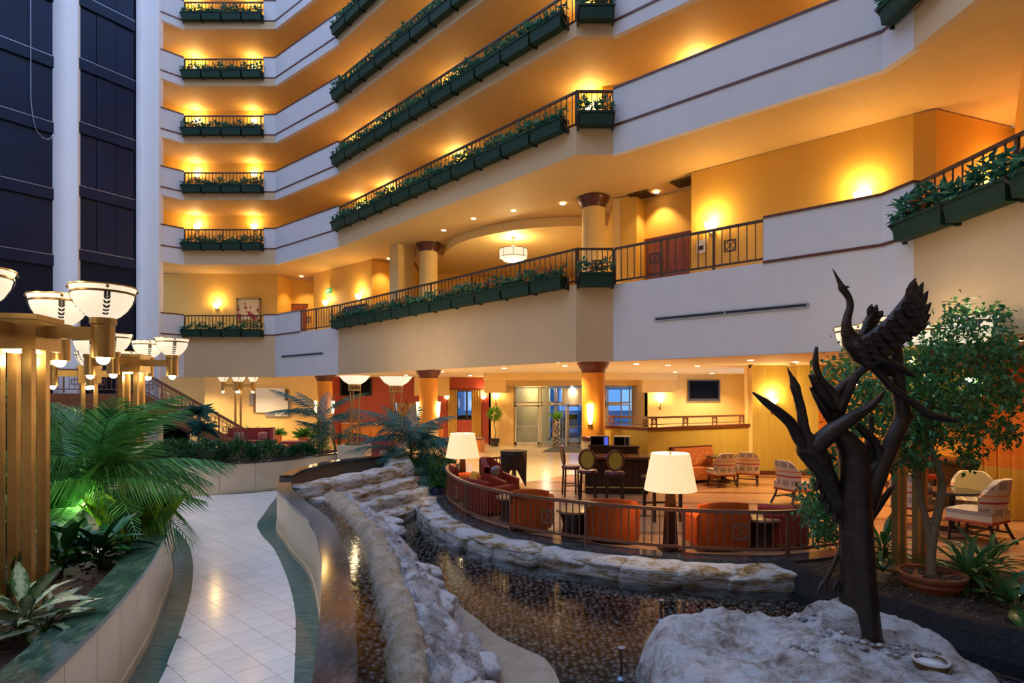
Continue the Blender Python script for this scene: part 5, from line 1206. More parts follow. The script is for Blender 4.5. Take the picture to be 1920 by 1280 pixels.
# bar stools / back bar at the curtain
bb = thing('back_bar_cabinet', 'dark wood bar cabinet glimpsed behind the fig tree', 'bar cabinet', (11.1, 15.2, 0), rad(93))
MB().bbox(-1.2, 1.2, -.3, .3, 0, 1.1).build('counter', M['darkwood'], bb); MB().bbox(-1.25, 1.25, -.4, .35, 1.1, 1.16).build('counter_top', M['trim'], bb); MB().bbox(-1.2, 1.2, -.32, -.15, 2.1, 2.9).build('canopy', M['darkwood'], bb)
for i, (x, y_) in enumerate(((10.3, 15.3), (10.35, 14.5))):
    r_ = thing('lounge_stool', ['red leather stool closer to the orange wall, by the bar cabinet', 'red leather stool closer to the sheer curtain, by the bar cabinet'][i], 'bar stool', (x, y_, 0), 0)
    MB().bbox(-.25, .25, -.2, .2, .72, .8).build('seat', M['redchair'], r_); MB().bbox(-.27, -.2, -.22, .22, .8, 1.2).build('backrest', M['redchair'], r_)
    for sx in (-.2, .2):
        for sy in (-.16, .16): MB().bbox(sx - .02, sx + .02, sy - .02, sy + .02, 0, .72).build('leg', M['darkwood'], r_)
# sheer curtain
sc = thing('sheer_curtain', 'amber and gold banded sheer curtain at the lounge edge', 'curtain', (10.95, 13.7, 0), rad(-72))
k = NT('banded_sheer'); sx_ = k.n('ShaderNodeSeparateXYZ'); k.l(k.coord(), sx_.inputs[0]); mr = k.n('ShaderNodeMapRange'); mr.inputs['From Max'].default_value = 3.8; k.l(sx_.outputs['Z'], mr.inputs[0])
cc = k.ramp(mr.outputs[0], [(0, (.55, .36, .06)), (.30, (.62, .22, .03)), (.38, (.60, .17, .02))], 'CONSTANT'); k.l(cc, k.b.inputs['Base Color']); k.b.inputs['Roughness'].default_value = .7
tl = k.n('ShaderNodeBsdfTranslucent'); k.l(cc, tl.inputs[0]); m_ = k.n('ShaderNodeMixShader'); m_.inputs[0].default_value = .45; k.l(k.b.outputs[0], m_.inputs[1]); k.l(tl.outputs[0], m_.inputs[2]); k.l(m_.outputs[0], k.out.inputs[0])
o = drape(0, 4.2, .02, 3.75, 15, .09, k.m, sc)
MB().tube([(-.05, -.09, 3.78), (4.25, -.09, 3.78)], .03, 8).build('curtain_track', M['trim'], sc)
# ---------------------------------------------------------------- sconces, downlights, mezzanine fittings
WARM = (1, .66, .25)
def sconce(p, out_ang, label, e=60, ring=False):
    r_ = thing('wall_sconce', label, 'wall lamp', p, out_ang, 'wall sconces')      # +x faces the room
    smooth_by_angle(MB().lathe([(.02, -.12), (.12, -.05), (.18, .06), (.2, .14)], 14, (0.02, 0, 0), -math.pi / 2, math.pi / 2).build('glass_shade', M['sconce'], r_), 60)
    MB().bbox(-.02, .0, -.09, .09, -.16, .02).build('backplate', M['brass_dark'], r_)
    mb = MB(); mb.lathe([(.205, .1), (.21, .105), (.205, .115)], 14, (0.02, 0, 0), -math.pi / 2, math.pi / 2); mb.build('rim', M['brass_dark'], r_)
    d = Vector((math.cos(out_ang), math.sin(out_ang), 0)); q = Vector(p) + d * .16 + Vector((0, 0, .3))
    light('sconce_light', 'POINT', q, e, WARM, .1)
    return r_
def inward(i): a = dirang(E[i], E[i + 1]); return a - math.pi / 2
for L in range(3, 8):
    z = LZ[L] + 1.72; t = TIER[L]
    def on(i, f, d=.06): a = lerp2(EB[i], EB[i + 1], f); an = inward(i); return (a[0] + d * math.cos(an), a[1] + d * math.sin(an), z)
    sconce(on(1, .06), inward(1), f'glowing sconce nearest the elevator tower on the {t}', 34)
    sconce(on(1, .53), inward(1), f'small sconce above the far planters on the {t}', 22)
    sconce(on(2, .7), inward(2), f'sconce behind the far slanted parapet on the {t}', 20)
    if L < 7:
        for k_, f in enumerate((.0, .44, .97)): sconce(on(3, f if f else .03), inward(3), f'{["far", "middle", "corner"][k_]} sconce behind the angled bay railing on the {t}', 33)
    if L < 5:
        for k_, f in enumerate((.28, .82)): sconce(on(5, f), inward(5), f'{["inner", "outer"][k_]} sconce behind the long white parapet on the {t}', 33)
zz = Z2 + 1.70
fw = dirang((5.1, 16.69), (9.03, 13.2)) - math.pi / 2
sconce((-15.3, 30.42, zz), -math.pi / 2, 'glowing sconce beside the red framed picture', 36)
sconce((-9.35, 29.55, zz), rad(-130), 'sconce under the green exit sign', 34)
sconce((-7.2, 27.7, zz), rad(-130), 'sconce on the mezzanine wall before the column', 34)
sconce((5.52, 16.22, zz), fw, 'bright bowl sconce on the wall beside the double doors', 44)
sconce((8.25, 13.8, zz), fw, 'bowl sconce peeping over the mezzanine parapet', 44)
sconce((11.2, 13.55, zz), rad(-70), 'sconce in the mezzanine recess over the planters', 40)
def downlight(p, label, e=40, spot=110, r=.07, group='recessed ceiling spots'):
    o = MB().lathe([(0, 0), (r, 0), (r * 1.25, -.006), (r * 1.25, .0)], 14).build('recessed_downlight', M['spotface'], label=label, cat='ceiling light', group=group); o.location = (p[0], p[1], p[2] - .006)
    light('downlight', 'SPOT', (p[0], p[1], p[2] - .05), e, (1, .68, .32), .06, spot)
for i, (x, y_) in enumerate(((-2.62, 22.5), (-1.38, 21.0), (.05, 20.1), (1.68, 19.4))): downlight((x, y_, 9.1), f'recessed spot, {ORD[i]} along the curved band above the mezzanine lounge', 45)
for x, y_, lab in ((4.5, 18.3, 'recessed spot over the mezzanine double doors'), (-11.2, 31.2, 'recessed spot over the far mezzanine door'), (-5.7, 27.2, 'recessed spot in the narrow mezzanine alcove')): downlight((x, y_, 9.1), lab, 110, 100)
for i, (x, y_) in enumerate(((1.45, 18.9), (-.3, 22.9), (1.9, 21.0), (4.2, 19.8), (5.5, 20.7), (6.7, 21.2), (7.2, 17.7), (9.0, 18.6), (-3.1, 26.0), (-5.5, 30.5), (9.6, 28.2), (7.4, 26.6), (-14, 31), (-17, 31.5), (3.2, 31.3), (-2.2, 31.0), (9.4, 14.6), (9.9, 11.5))):
    downlight((x, y_, 3.28 if y_ == 31.3 else 3.83), f'recessed lobby ceiling spot, {ORD[i] if i < 16 else ["penultimate", "last"][i - 16]} counted from the carved column outward', 230, 130)
# alcove air grilles above the doors
for i, (x, y_) in enumerate(((4.1, 18.55), (5.15, 17.45))):
    g_ = thing('ceiling_grille', ['ceiling air grille closer to the lounge column above the double doors', 'ceiling air grille closer to the sconce above the double doors'][i], 'air vent', (x, y_, 9.1), fw + math.pi / 2)
    MB().bbox(-.35, .35, -.3, .3, -.02, 0).build('frame', M['brass_dark'], g_)
    for j in range(7): MB().bbox(-.32, .32, -.27 + j * .085, -.23 + j * .085, -.035, -.02).build('louver', M['rail'], g_)
# double doors
a0 = (4.3, 19.0); a1 = (5.48, 17.95); dd = struct(MB(), 'door_1', 'trim'); dd.location = (a0[0], a0[1], Z2); dd.rotation_euler = (0, 0, dirang(a0, a1)); DL = math.hypot(a1[0] - a0[0], a1[1] - a0[1])
M['door'] = wood('mahogany_door', (.17, .04, .016), (.25, .065, .026), .28, 2, (6, 6, 1))
MB().bbox(.02, DL, -.06, -.005, 2.02, 2.12).build('door_frame', M['trim'], dd)
for j in range(2):
    x0 = .06 + j * (DL - .1) / 2; x1 = x0 + (DL - .14) / 2; lf = MB().bbox(x0, x1, -.05, -.005, 0, 2.02).build('door_leaf', M['door'], dd)
    for zz_ in ((.15, .9), (1.0, 1.9)): MB().bbox(x0 + .1, x1 - .1, -.062, -.05, *zz_).build('door_panel', M['door'], lf)
    MB().sphere((x1 - .06 if j == 0 else x0 + .06, -.09, .95), .035, 8, 5).build('door_knob', M['gold'], lf)
d2 = struct(MB(), 'door_2', 'trim'); lf = MB().bbox(-12.0, -11.2, 31.9, 31.97, Z2, Z2 + 2.0).build('door_leaf', M['door'], d2); MB().bbox(-12.08, -11.12, 31.93, 31.98, Z2 + 2.0, Z2 + 2.08).build('door_frame', M['trim'], d2)
# picture, exit sign, notice
pc = thing('framed_picture', 'red and white floral picture in a gilt frame on the far mezzanine wall', 'picture', (-13.65, 30.38, Z2 + .95))
for b_ in ((-.62, .62, 0, .07), (-.62, .62, 1.1, 1.17), (-.62, -.55, 0, 1.17), (.55, .62, 0, 1.17)): MB().bbox(b_[0], b_[1], -.04, .1, b_[2], b_[3]).build('frame_bar', M['gold'], pc)
k = NT('floral_print'); v = k.n('ShaderNodeTexVoronoi', Scale=3.2); k.l(k.coord(), v.inputs['Vector']); n2 = k.noise(k.coord(), 3.0, 4); ad = k.n('ShaderNodeMath', operation='ADD'); k.l(v.outputs['Distance'], ad.inputs[0]); k.l(n2, ad.inputs[1])
k.l(k.ramp(ad.outputs[0], [(.5, (.85, .72, .5)), (.62, (.55, .05, .03)), (.85, (.40, .015, .015)), (1, (.8, .6, .3))]), k.b.inputs['Base Color']); MB().bbox(-.56, .56, -.01, .1, .06, 1.12).build('print', k.m, pc)
def text_obj(body, size, m, loc, rot, par=None):
    c = bpy.data.curves.new('lettering', 'FONT'); c.body = body; c.size = size; c.align_x = 'CENTER'; c.align_y = 'CENTER'; c.extrude = .002
    c.materials.append(m); o = bpy.data.objects.new('lettering', c); o.location = loc; o.rotation_euler = rot; C.objects.link(o); bpy.context.view_layer.update()
    me = bpy.data.meshes.new_from_object(o.evaluated_get(bpy.context.evaluated_depsgraph_get())); bpy.data.objects.remove(o)
    o = bpy.data.objects.new('lettering', me); link(o, par); o.location = loc; o.rotation_euler = rot; return o
ex = thing('exit_sign', 'small green EXIT sign above the mezzanine sconce', 'sign', (-9.15, 29.3, Z2 + 2.3), rad(-41))
MB().bbox(-.22, .22, -.05, .05, -.13, .13).build('housing', mat('green_sign', (.08, .30, .12), .4, emit=(.1, .5, .15), es=.4), ex); text_obj('EXIT', .17, mat('exit_letters', (.8, .9, .7), .4, emit=(.7, 1, .6), es=.8), (0, -.055, 0), (rad(90), 0, 0), ex)
nt = thing('notice_board', 'white notice sheet on the wall beside the double doors', 'notice', (5.3, 16.45, Z2 + 1.25), fw + math.pi / 2)
MB().bbox(-.12, .12, -.02, .02, -.18, .18).build('sheet', mat('paper_white', (.75, .72, .66), .7), nt); MB().bbox(-.08, .08, -.024, -.02, -.1, .02).build('dark_print', M['rail'], nt)
# chandelier
ch = thing('drum_chandelier', 'round drum chandelier with brass bands hanging over the mezzanine lounge', 'chandelier', (.05, 22.3, 8.78))
MB().tube([(0, 0, 0), (0, 0, -.32)], .015, 8).build('stem', M['brass_dark'], ch); MB().lathe([(0, 0), (.09, 0), (.07, -.04), (0, -.05)], 16).build('ceiling_rose', M['brass_dark'], ch)
for q in range(4): MB().tube(crom([(.01, 0, -.3), (.12, 0, -.36), (.3, 0, -.46), (.5, 0, -.50)], 3), .012, 6).move(Matrix.Rotation(q * 1.5708, 4, 'Z')).build('arm', M['brass_dark'], ch)
smooth_by_angle(MB().lathe([(.53, -.48), (.53, -.78)], 32).build('drum_shade', M['alabaster'], ch)); smooth_by_angle(MB().lathe([(.5, -.78), (.36, -.9), (.0, -.95)], 32).build('diffuser_bowl', M['alabaster'], ch))
for z_ in (-.48, -.78): MB().tube([(.535 * math.cos(t), .535 * math.sin(t), z_) for t in [6.2832 * q / 32 for q in range(33)]], .012, 6, cap=False).build('band', M['brass_dark'], ch)
for q in range(8): MB().bbox(-.008, .008, -.008, .008, -.78, -.48).move(Matrix.Translation((.537 * math.cos(q * .785), .537 * math.sin(q * .785), 0))).build('rib', M['brass_dark'], ch)
light('chandelier_light', 'POINT', (.05, 22.3, 8.42), 90, (1, .72, .34), .2); light('chandelier_light', 'POINT', (.05, 22.3, 7.7), 60, (1, .72, .34), .2)
# mezzanine furniture
M['navy'] = mat('charcoal_upholstery', (.035, .03, .045), .7)
def msofa(p, rz, L_, lab, name='mezzanine_sofa', cat='sofa'):
    r_ = thing(name, lab, cat, p, rz); MB().bbox(-L_ / 2, L_ / 2, -.4, .35, .1, .45).build('seat', M['navy'], r_); MB().bbox(-L_ / 2, L_ / 2, .25, .45, .1, .95).build('backrest', M['navy'], r_)
    for s_ in (-1, 1): MB().bbox(s_ * L_ / 2 - .08, s_ * L_ / 2 + .08, -.4, .45, 0, .65).build('armrest', M['navy'], r_)
msofa((.7, 20.4, Z2), rad(160), 1.7, 'charcoal sofa behind the mezzanine planters under the chandelier'); msofa((-6.5, 25.5, Z2), rad(140), 1.5, 'charcoal sofa at the far end of the mezzanine railing')
msofa((-1.5, 21.9, Z2), rad(100), .75, 'dark mezzanine chair between chandelier and far column', 'mezzanine_chair', 'chair'); msofa((-4.4, 24.0, Z2), rad(120), .75, 'dark mezzanine chair beside the pier', 'mezzanine_chair', 'chair')
tb = thing('mezzanine_table', 'slim dark console table behind the mezzanine railing', 'table', (-2.4, 22.3, Z2), rad(-46)); MB().bbox(-.6, .6, -.2, .2, .72, .77).build('tabletop', M['trim'], tb)
for x in (-.55, .55):
    for y_ in (-.16, .16): MB().bbox(x - .02, x + .02, y_ - .02, y_ + .02, 0, .72).build('leg', M['trim'], tb)
# lobby wall torches
def torch(p, a, lab, e=28):
    r_ = thing('torch_sconce', lab, 'wall lamp', p, a, 'torch sconces')
    smooth_by_angle(MB().lathe([(.02, 0), (.12, .08), (.15, .2)], 14, (.16, 0, 0)).build('glass_shade', M['sconce'], r_), 60); MB().tube(crom([(0, 0, -.28), (.1, 0, -.2), (.16, 0, 0)], 3), .016, 6).build('arm', M['brass_dark'], r_); MB().bbox(-.01, .015, -.04, .04, -.34, -.2).build('backplate', M['brass_dark'], r_)
    d = Vector((math.cos(a), math.sin(a), 0)); light('torch_light', 'POINT', Vector(p) + d * .2 + Vector((0, 0, .34)), e, (1, .66, .28), .08)
torch((-.9, 32.85, 2.55), -math.pi / 2, 'torch sconce above the slim potted tree'); torch((7.45, 29.55, 2.4), -math.pi / 2, 'torch sconce beside the entrance glass under the bulkhead')
torch((-3.75, 33.95, 2.55), -math.pi / 2, 'torch sconce between orange column and gold drapes'); torch((-1.65, 33.95, 2.55), -math.pi / 2, 'torch sconce on the red wall past the gold drapes')
torch((9.1, 20.52, 2.45), rad(-92), 'torch sconce on the olive wall behind the bronze bird wing', 45)
cmr = thing('ceiling_camera', 'small black dome camera at the ceiling edge by the olive wall', 'security camera', (8.25, 20.3, 3.83)); MB().lathe([(0, 0), (.07, 0), (.07, -.04), (0, -.04)], 12).build('mount', M['black'], cmr); MB().sphere((-.03, -.05, -.08), .05, 8, 6).build('dome', M['black'], cmr)
sd = thing('smoke_detector', 'white smoke detector on the ceiling above the olive wall', 'smoke detector', (9.3, 19.6, 3.83)); MB().lathe([(0, -.07), (.12, -.06), (.16, -.02), (.16, 0)], 16).build('housing', M['alu'], sd); MB().lathe([(0, -.085), (.05, -.08), (.06, -.06)], 12).build('sensor_cap', M['alu'], sd)
downlight((-13.6, 31.6, 3.83), 'added ceiling spot that brightens the white wall art', 260, 80)  # extra spot, added only to whiten the wall art
# ---------------------------------------------------------------- bronze crane sculpture
k = NT('dark_patinated_bronze'); f = k.noise(k.coord(), 5, 6); k.l(k.ramp(f, [(.3, (.022, .016, .014)), (.7, (.06, .042, .034))]), k.b.inputs['Base Color']); k.b.inputs['Metallic'].default_value = .6; k.b.inputs['Roughness'].default_value = .38
mp = k.n('ShaderNodeMapping'); mp.inputs['Scale'].default_value = (3, 3, 22); k.l(k.coord(), mp.inputs[0]); k.bump(k.noise(mp.outputs[0], 2.0, 4), .35, .02); M['bronze'] = k.m
SY = 6.4
sc_root = thing('crane_sculpture', 'tall dark bronze sculpture of cranes rising from twisting branches', 'sculpture', (3.80, SY, btop(3.8, SY)))
ORG = Vector(sc_root.location)
def sp(x, y, dy=0.0): return P(x, y, SY + dy) - ORG
def limb(pts, name, par, n=12, k_=5):
    # pts: (x px, y px, radius px, depth offset)
    q = [sp(p[0], p[1], p[3] if len(p) > 3 else 0) for p in pts]; c = crom(q, k_)
    rr_ = [p[2] * SY / F for p in pts]; rs = []
    for i in range(len(pts) - 1):
        for j in range(k_): t = j / k_; t = t * t * (3 - 2 * t); rs.append(rr_[i] + (rr_[i + 1] - rr_[i]) * t)
    rs.append(rr_[-1])
    mb = MB().tube(c, rs, n)
    return mb.build(name, M['bronze'], par, smooth=True)
def wing(top, bot, name, par, dy0=0.0, dy1=0.0, th=.035, camber=.05):
    # top edge and feather edge (lists of px), root -> tip; serrated lower edge
    n = 26; mb = MB(); vs = []
    def at(path, t):
        f_ = t * (len(path) - 1); i = min(int(f_), len(path) - 2); return lerp2(path[i], path[i + 1], f_ - i)
    for side in (0, 1):
        for i in range(n + 1):
            t = i / n; a = at(top, t); b = at(bot, t); dy = dy0 + (dy1 - dy0) * t
            for j in range(5):
                v = j / 4; q = lerp2(a, b, v); cm = camber * math.sin(v * math.pi); ridge = .022 * abs(math.sin(i * 1.1 + v * 2)) * v
                wid = th * (1 - .7 * v) * (1 - .5 * t)
                vs.append(sp(q[0], q[1], dy - cm + ridge + (wid if side else 0)))
    m = 5; N = (n + 1) * m
    fs = []
    for i in range(n):
        for j in range(m - 1):
            a = i * m + j; fs.append((a, a + m, a + m + 1, a + 1)); fs.append((N + a + 1, N + a + m + 1, N + a + m, N + a))
    for i in range(n):
        a = i * m; fs.append((a, N + a, N + a + m, a + m)); a = i * m + m - 1; fs.append((a, a + m, N + a + m, N + a))
    for j in range(m - 1): fs.append((j, j + 1, N + j + 1, N + j)); a = n * m + j; fs.append((a, N + a, N + a + 1, a + 1))
    return mb.add(vs, fs).build(name, M['bronze'], par, smooth=True)
def feathers(tips, par, w=11, dy=0.0):
    for (bx, by, tx, ty) in tips:
        a = sp(bx, by, dy); b = sp(tx, ty, dy); d = (b - a); L_ = d.length; d.normalize(); s_ = d.cross(Vector((0, 1, 0))).normalized() * w * SY / F; nn = Vector((0, .012, 0))
        mb = MB(); vs = []
        for t, wd in ((0, .7), (.35, 1), (.7, .75), (1, .03)):
            c = a + d * L_ * t; vs += [c - s_ * wd, c - nn * 1.5, c + s_ * wd, c + nn]
        mb.add(vs, [(i * 4 + j, i * 4 + (j + 1) % 4, (i + 1) * 4 + (j + 1) % 4, (i + 1) * 4 + j) for i in range(3) for j in range(4)] + [(3, 2, 1, 0)]); mb.build('feather', M['bronze'], par)
# trunk and branches
limb([(1613, 1204, 42), (1612, 1180, 36), (1610, 1130, 33), (1607, 1050, 30), (1604, 950, 28), (1602, 880, 27), (1598, 848, 25), (1586, 826, 20), (1572, 812, 14)], 'trunk', sc_root, 18)
limb([(1600, 990, 20, .06), (1622, 940, 22, .05), (1640, 900, 18, .05), (1656, 865, 16, .06), (1676, 820, 15, .08), (1692, 783, 14, .1), (1688, 745, 13, .1), (1683, 715, 12, .1), (1681, 672, 11, .1), (1680, 645, 9, .1)], 'branch', sc_root, 14)
limb([(1690, 785, 13, .1), (1704, 779, 10, .08), (1712, 777, 6, .06)], 'branch_stub', sc_root)
limb([(1606, 796, 6, -.03), (1622, 811, 8, 0), (1637, 826, 9, .04), (1646, 850, 9, .06), (1648, 878, 10, .06)], 'branch', sc_root)
limb([(1632, 780, 4, .15), (1634, 806, 5, .15), (1628, 832, 6, .14), (1634, 856, 8, .12), (1644, 882, 9, .1)], 'branch', sc_root)
rock((0, 0, 0), (.46, .4, .6), 5, .3, .6, 30, 18, .3).move(Matrix.Translation(sp(1592, 1175, .05))).build('stone_wedge', M['rock'], sc_root, smooth=True)
MB().box(sp(1635, 1225, -.12), (.5, .04, .05), rad(-12)).build('base_bar', M['brass_dark'], sc_root)
# crane at the top
c1 = limb([(1672, 700, 6, .08), (1655, 690, 14, .05), (1636, 670, 24, .02), (1616, 655, 26, 0), (1600, 642, 20, -.02), (1591, 627, 13, -.04), (1587, 610, 9, -.05), (1589, 594, 7.5, -.05), (1594, 575, 6.5, -.05), (1592, 560, 6, -.05), (1585, 548, 6.5, -.05), (1579, 540, 7, -.05), (1574, 529, 4, -.05), (1568, 517, 2.4, -.05), (1561, 503, .5, -.05)], 'crane', sc_root)
limb([(1581, 541, 4, -.05), (1588, 538, 2.5, -.05), (1593, 538, .5, -.05)], 'crest', c1)
wg = wing([(1600, 640), (1630, 622), (1660, 598), (1690, 562), (1705, 540), (1716, 524)], [(1620, 690), (1668, 668), (1700, 640), (1728, 610), (1738, 580), (1722, 535)], 'wing', c1, -.12, -.02)
feathers([(1702, 560, 1716, 521), (1714, 575, 1730, 529), (1720, 585, 1739, 545), (1722, 598, 1745, 567), (1722, 606, 1744, 588), (1718, 616, 1739, 606), (1708, 624, 1726, 620), (1698, 632, 1712, 634), (1686, 640, 1694, 644), (1664, 652, 1668, 664), (1648, 662, 1648, 672)], wg, 9, -.06)
rows = []
for row, (f0, ln) in enumerate(((.92, 34), (.62, 30), (.34, 26))):
    for i in range(9):
        t = i / 8; top_ = [(1608, 640), (1630, 624), (1660, 600), (1688, 566), (1704, 545)]; bot_ = [(1622, 688), (1666, 668), (1698, 640), (1724, 612), (1732, 582)]
        fi = min(3.999, t * 4); i0 = int(fi); a_ = lerp2(top_[i0], top_[i0 + 1], fi - i0); b_ = lerp2(bot_[i0], bot_[i0 + 1], fi - i0)
        m0 = lerp2(a_, b_, f0 - .28); m1 = lerp2(a_, b_, f0 + .16); dx = (m1[0] - m0[0]) * .8 + 12 * (1 - t) + 4; dy_ = (m1[1] - m0[1]) * .8 - 6 * t
        rows.append((m0[0], m0[1], m0[0] + dx, m0[1] + dy_))
feathers(rows, wg, 7, -.17)
w2 = wing([(1606, 634), (1616, 612), (1625, 590), (1632, 576)], [(1630, 634), (1645, 612), (1652, 596), (1650, 588)], 'wing', c1, .22, .3, .03, .04)
feathers([(1630, 590, 1634, 570), (1640, 590, 1643, 571), (1648, 594, 1654, 582)], w2, 7, .27)
limb([(1619, 676, 8, .02), (1644, 694, 8, 0), (1672, 726, 7.5, -.03), (1696, 744, 7, -.05), (1722, 762, 7, -.06), (1741, 776, 8, -.06), (1772, 784, 7, -.05), (1800, 791, 1.5, -.05)], 'leg', c1)
# crane at the lower side
c2 = limb([(1588, 992, 3, .05), (1570, 935, 12, .04), (1548, 890, 18, .02), (1532, 862, 23, 0), (1518, 842, 24, -.02), (1514, 826, 17, -.04), (1508, 810, 11, -.05), (1505, 790, 9.5, -.05), (1502, 768, 8.5, -.05), (1496, 744, 8, -.05), (1491, 726, 9, -.05), (1487, 713, 6, -.05), (1482, 702, 3, -.05), (1476, 688, .5, -.05)], 'crane', sc_root)
limb([(1512, 838, 12, -.04), (1498, 822, 11, -.08), (1483, 794, 10, -.14), (1463, 775, 9, -.2), (1440, 757, 7, -.25), (1412, 736, 2, -.3)], 'wing', c2)
wing([(1528, 828), (1562, 790), (1594, 770), (1624, 759), (1642, 744), (1664, 724)], [(1536, 852), (1556, 836), (1592, 802), (1622, 780), (1646, 760), (1662, 730)], 'wing', c2, -.1, -.16, .10, .06)
limb([(1524, 842, 18, -.06), (1556, 812, 17, -.09), (1590, 788, 13, -.11), (1622, 769, 9, -.13), (1644, 750, 6, -.14), (1662, 728, 1.5, -.15)], 'wing_bone', c2)
tw = wing([(1530, 868), (1556, 874), (1572, 905), (1588, 950), (1594, 992)], [(1528, 880), (1532, 905), (1548, 945), (1566, 975), (1590, 1000)], 'tail', c2, -.02, .08, .04, .05)
feathers([(1536, 900, 1530, 922), (1544, 925, 1538, 945), (1554, 945, 1550, 966), (1566, 962, 1566, 984), (1578, 975, 1580, 998)], tw, 7, .0)
limb([(1540, 850, 5, -.05), (1556, 856, 3, -.06), (1568, 860, .8, -.06)], 'foot', c2)
for i, (x0, x1) in enumerate(((1596, 1546), (1606, 1572))):
    limb([(x0, 985, 6, .1), (x0 - (x0 - x1) * .5, 1040, 4, .1), (x1, 1092, 5, .08)], 'leg', c2)
    for tx in (-12, 0, 11): limb([(x1, 1090, 4.5, .08), (x1 + tx * .7, 1100, 3.5, .05), (x1 + tx, 1114, 1, .02)], 'claw', c2)
# crane at the middle, behind
c3 = limb([(1560, 800, 8, .12), (1566, 775, 15, .12), (1568, 752, 13, .12), (1558, 734, 9, .12), (1544, 718, 7.5, .12), (1534, 702, 6.5, .12), (1529, 680, 6, .12), (1531, 650, 3, .12)], 'crane', sc_root)
limb([(1566, 770, 11, .1), (1548, 748, 10, .06), (1534, 728, 8, .02), (1520, 702, 5, 0)], 'wing', c3)
limb([(1560, 790, 9, .1), (1545, 768, 8, .08), (1534, 750, 6, .06), (1520, 726, 3, .05)], 'wing', c3)
limb([(1572, 772, 12, .1), (1586, 742, 9, .06), (1606, 704, 7.5, .0), (1628, 686, 7, -.06), (1652, 676, 8, -.1), (1682, 687, 8, -.1), (1702, 698, 6, -.1), (1716, 706, 2, -.1)], 'wing', c3)
limb([(1562, 742, 8, .12), (1580, 724, 9, .1), (1596, 712, 8, .05), (1606, 704, 6, .02)], 'wing_link', c3)
w4 = wing([(1684, 902), (1664, 915), (1648, 935), (1634, 972)], [(1680, 908), (1672, 925), (1656, 950), (1636, 980)], 'wing', sc_root, .12, .06, .03, .03)
# floodlight and nozzles
fl = thing('garden_floodlight', 'white round floodlight bowl set among pebbles on the boulder', 'floodlight', G(1745, 1262, .02))
smooth_by_angle(MB().lathe([(.02, -.02), (.11, .0), (.15, .08), (.155, .13), (.14, .13), (.13, .10)], 24).build('housing', M['brass_dark'], fl)); smooth_by_angle(MB().lathe([(0, .125), (.08, .12), (.13, .10)], 24).build('lens', mat('milky_lens', (.8, .8, .84), .2), fl))
mb = MB()
for q in range(12): mb.sphere((.15 * math.cos(q * .5236), .15 * math.sin(q * .5236), .13), (.025, .025, .012), 6, 4)
smooth_by_angle(MB().lathe([(.135, .12), (.165, .125), (.165, .14), (.135, .14)], 24).build('rim', M['alu'], fl))
MB().tube(crom([(.12, 0, .05), (.3, -.1, .03), (.5, 0, .02), (.75, -.15, .0)]), .012, 6).build('cable', M['black'], fl)
for i, (x, y_) in enumerate(((1165, 1278), (1240, 1168))):
    p = G(x, y_, -.42); nz = thing('fountain_nozzle', ['metal fountain nozzle standing before the boulder', 'metal fountain nozzle just behind the boulder'][i], 'fountain nozzle', p)
    MB().tube([(0, 0, 0), (0, 0, .38 - i * .06)], .014, 8).build('riser_pipe', M['rail'], nz); smooth_by_angle(MB().lathe([(0, .40 - i * .06), (.045, .385 - i * .06), (.045, .375 - i * .06), (0, .37 - i * .06)], 14).build('disc_head', M['steel'], nz)); smooth_by_angle(MB().lathe([(.06, 0), (.06, .04), (.03, .07), (0, .07)], 12).build('foot', M['steel'], nz))
# ---------------------------------------------------------------- plants
M['palm'] = leaf_mat('palm_leaflets', (.03, .13, .03), (.10, .32, .07), .38, .35)
M['palm_blue_lit'] = leaf_mat('blue_lit_palm', (.015, .085, .085), (.05, .19, .17), .35, .25)  # blue of the skylight put into the leaf colour
M['shrub'] = leaf_mat('dark_shrub_leaves', (.018, .08, .03), (.07, .21, .09), .4, .2)
M['fern'] = leaf_mat('deep_green_fern', (.012, .06, .018), (.04, .15, .045), .4, .2)
M['fig'] = leaf_mat('weeping_fig_leaves', (.018, .085, .035), (.08, .24, .07), .33, .4)
M['stemg'] = mat('green_stem', (.06, .11, .03), .6); M['bark'] = mat('grey_tan_bark', (.26, .18, .10), .8, var=.3, scale=14)
def frond_mesh(L_, droop, ll, n, seed, rise=.0, wdt=.028):
    r = random.Random(seed); mb = MB(); pts_ = []
    for i in range(n + 1):
        t = i / n; pts_.append(Vector((L_ * (t - .12 * droop * t * t), 0, L_ * (rise * t - droop * .55 * t * t))))
    mb.tube(pts_[::2], [.014 * (1 - .8 * i / n) + .002 for i in range(0, n + 1, 2)], 5)
    for i in range(3, n + 1):
        t = i / n; p = pts_[i]; d = (pts_[i] - pts_[i - 1]).normalized(); lw = ll * math.sin(math.pi * (.15 + .8 * t)) * r.uniform(.85, 1.1)
        for sg in (-1, 1):
            dd_ = Vector((0, sg, 0)) * (1 - .35 * t) + d * (.55 + .6 * t) + Vector((0, 0, .18 - .25 * droop)); dd_.normalize()
            q1 = p + dd_ * lw * .55; q2 = p + dd_ * lw + Vector((0, 0, -lw * (.25 + .45 * droop)))
            s_ = d.cross(dd_).normalized(); a_ = dd_.cross(s_) if False else d; w_ = wdt * (.5 + .5 * math.sin(math.pi * t))
            mb.add([p - d * w_ * .3, p + d * w_ * .3, q1 + d * w_ * .5, q2, q1 - d * w_ * .5], [(0, 1, 2, 4), (4, 2, 3)])
    return mb
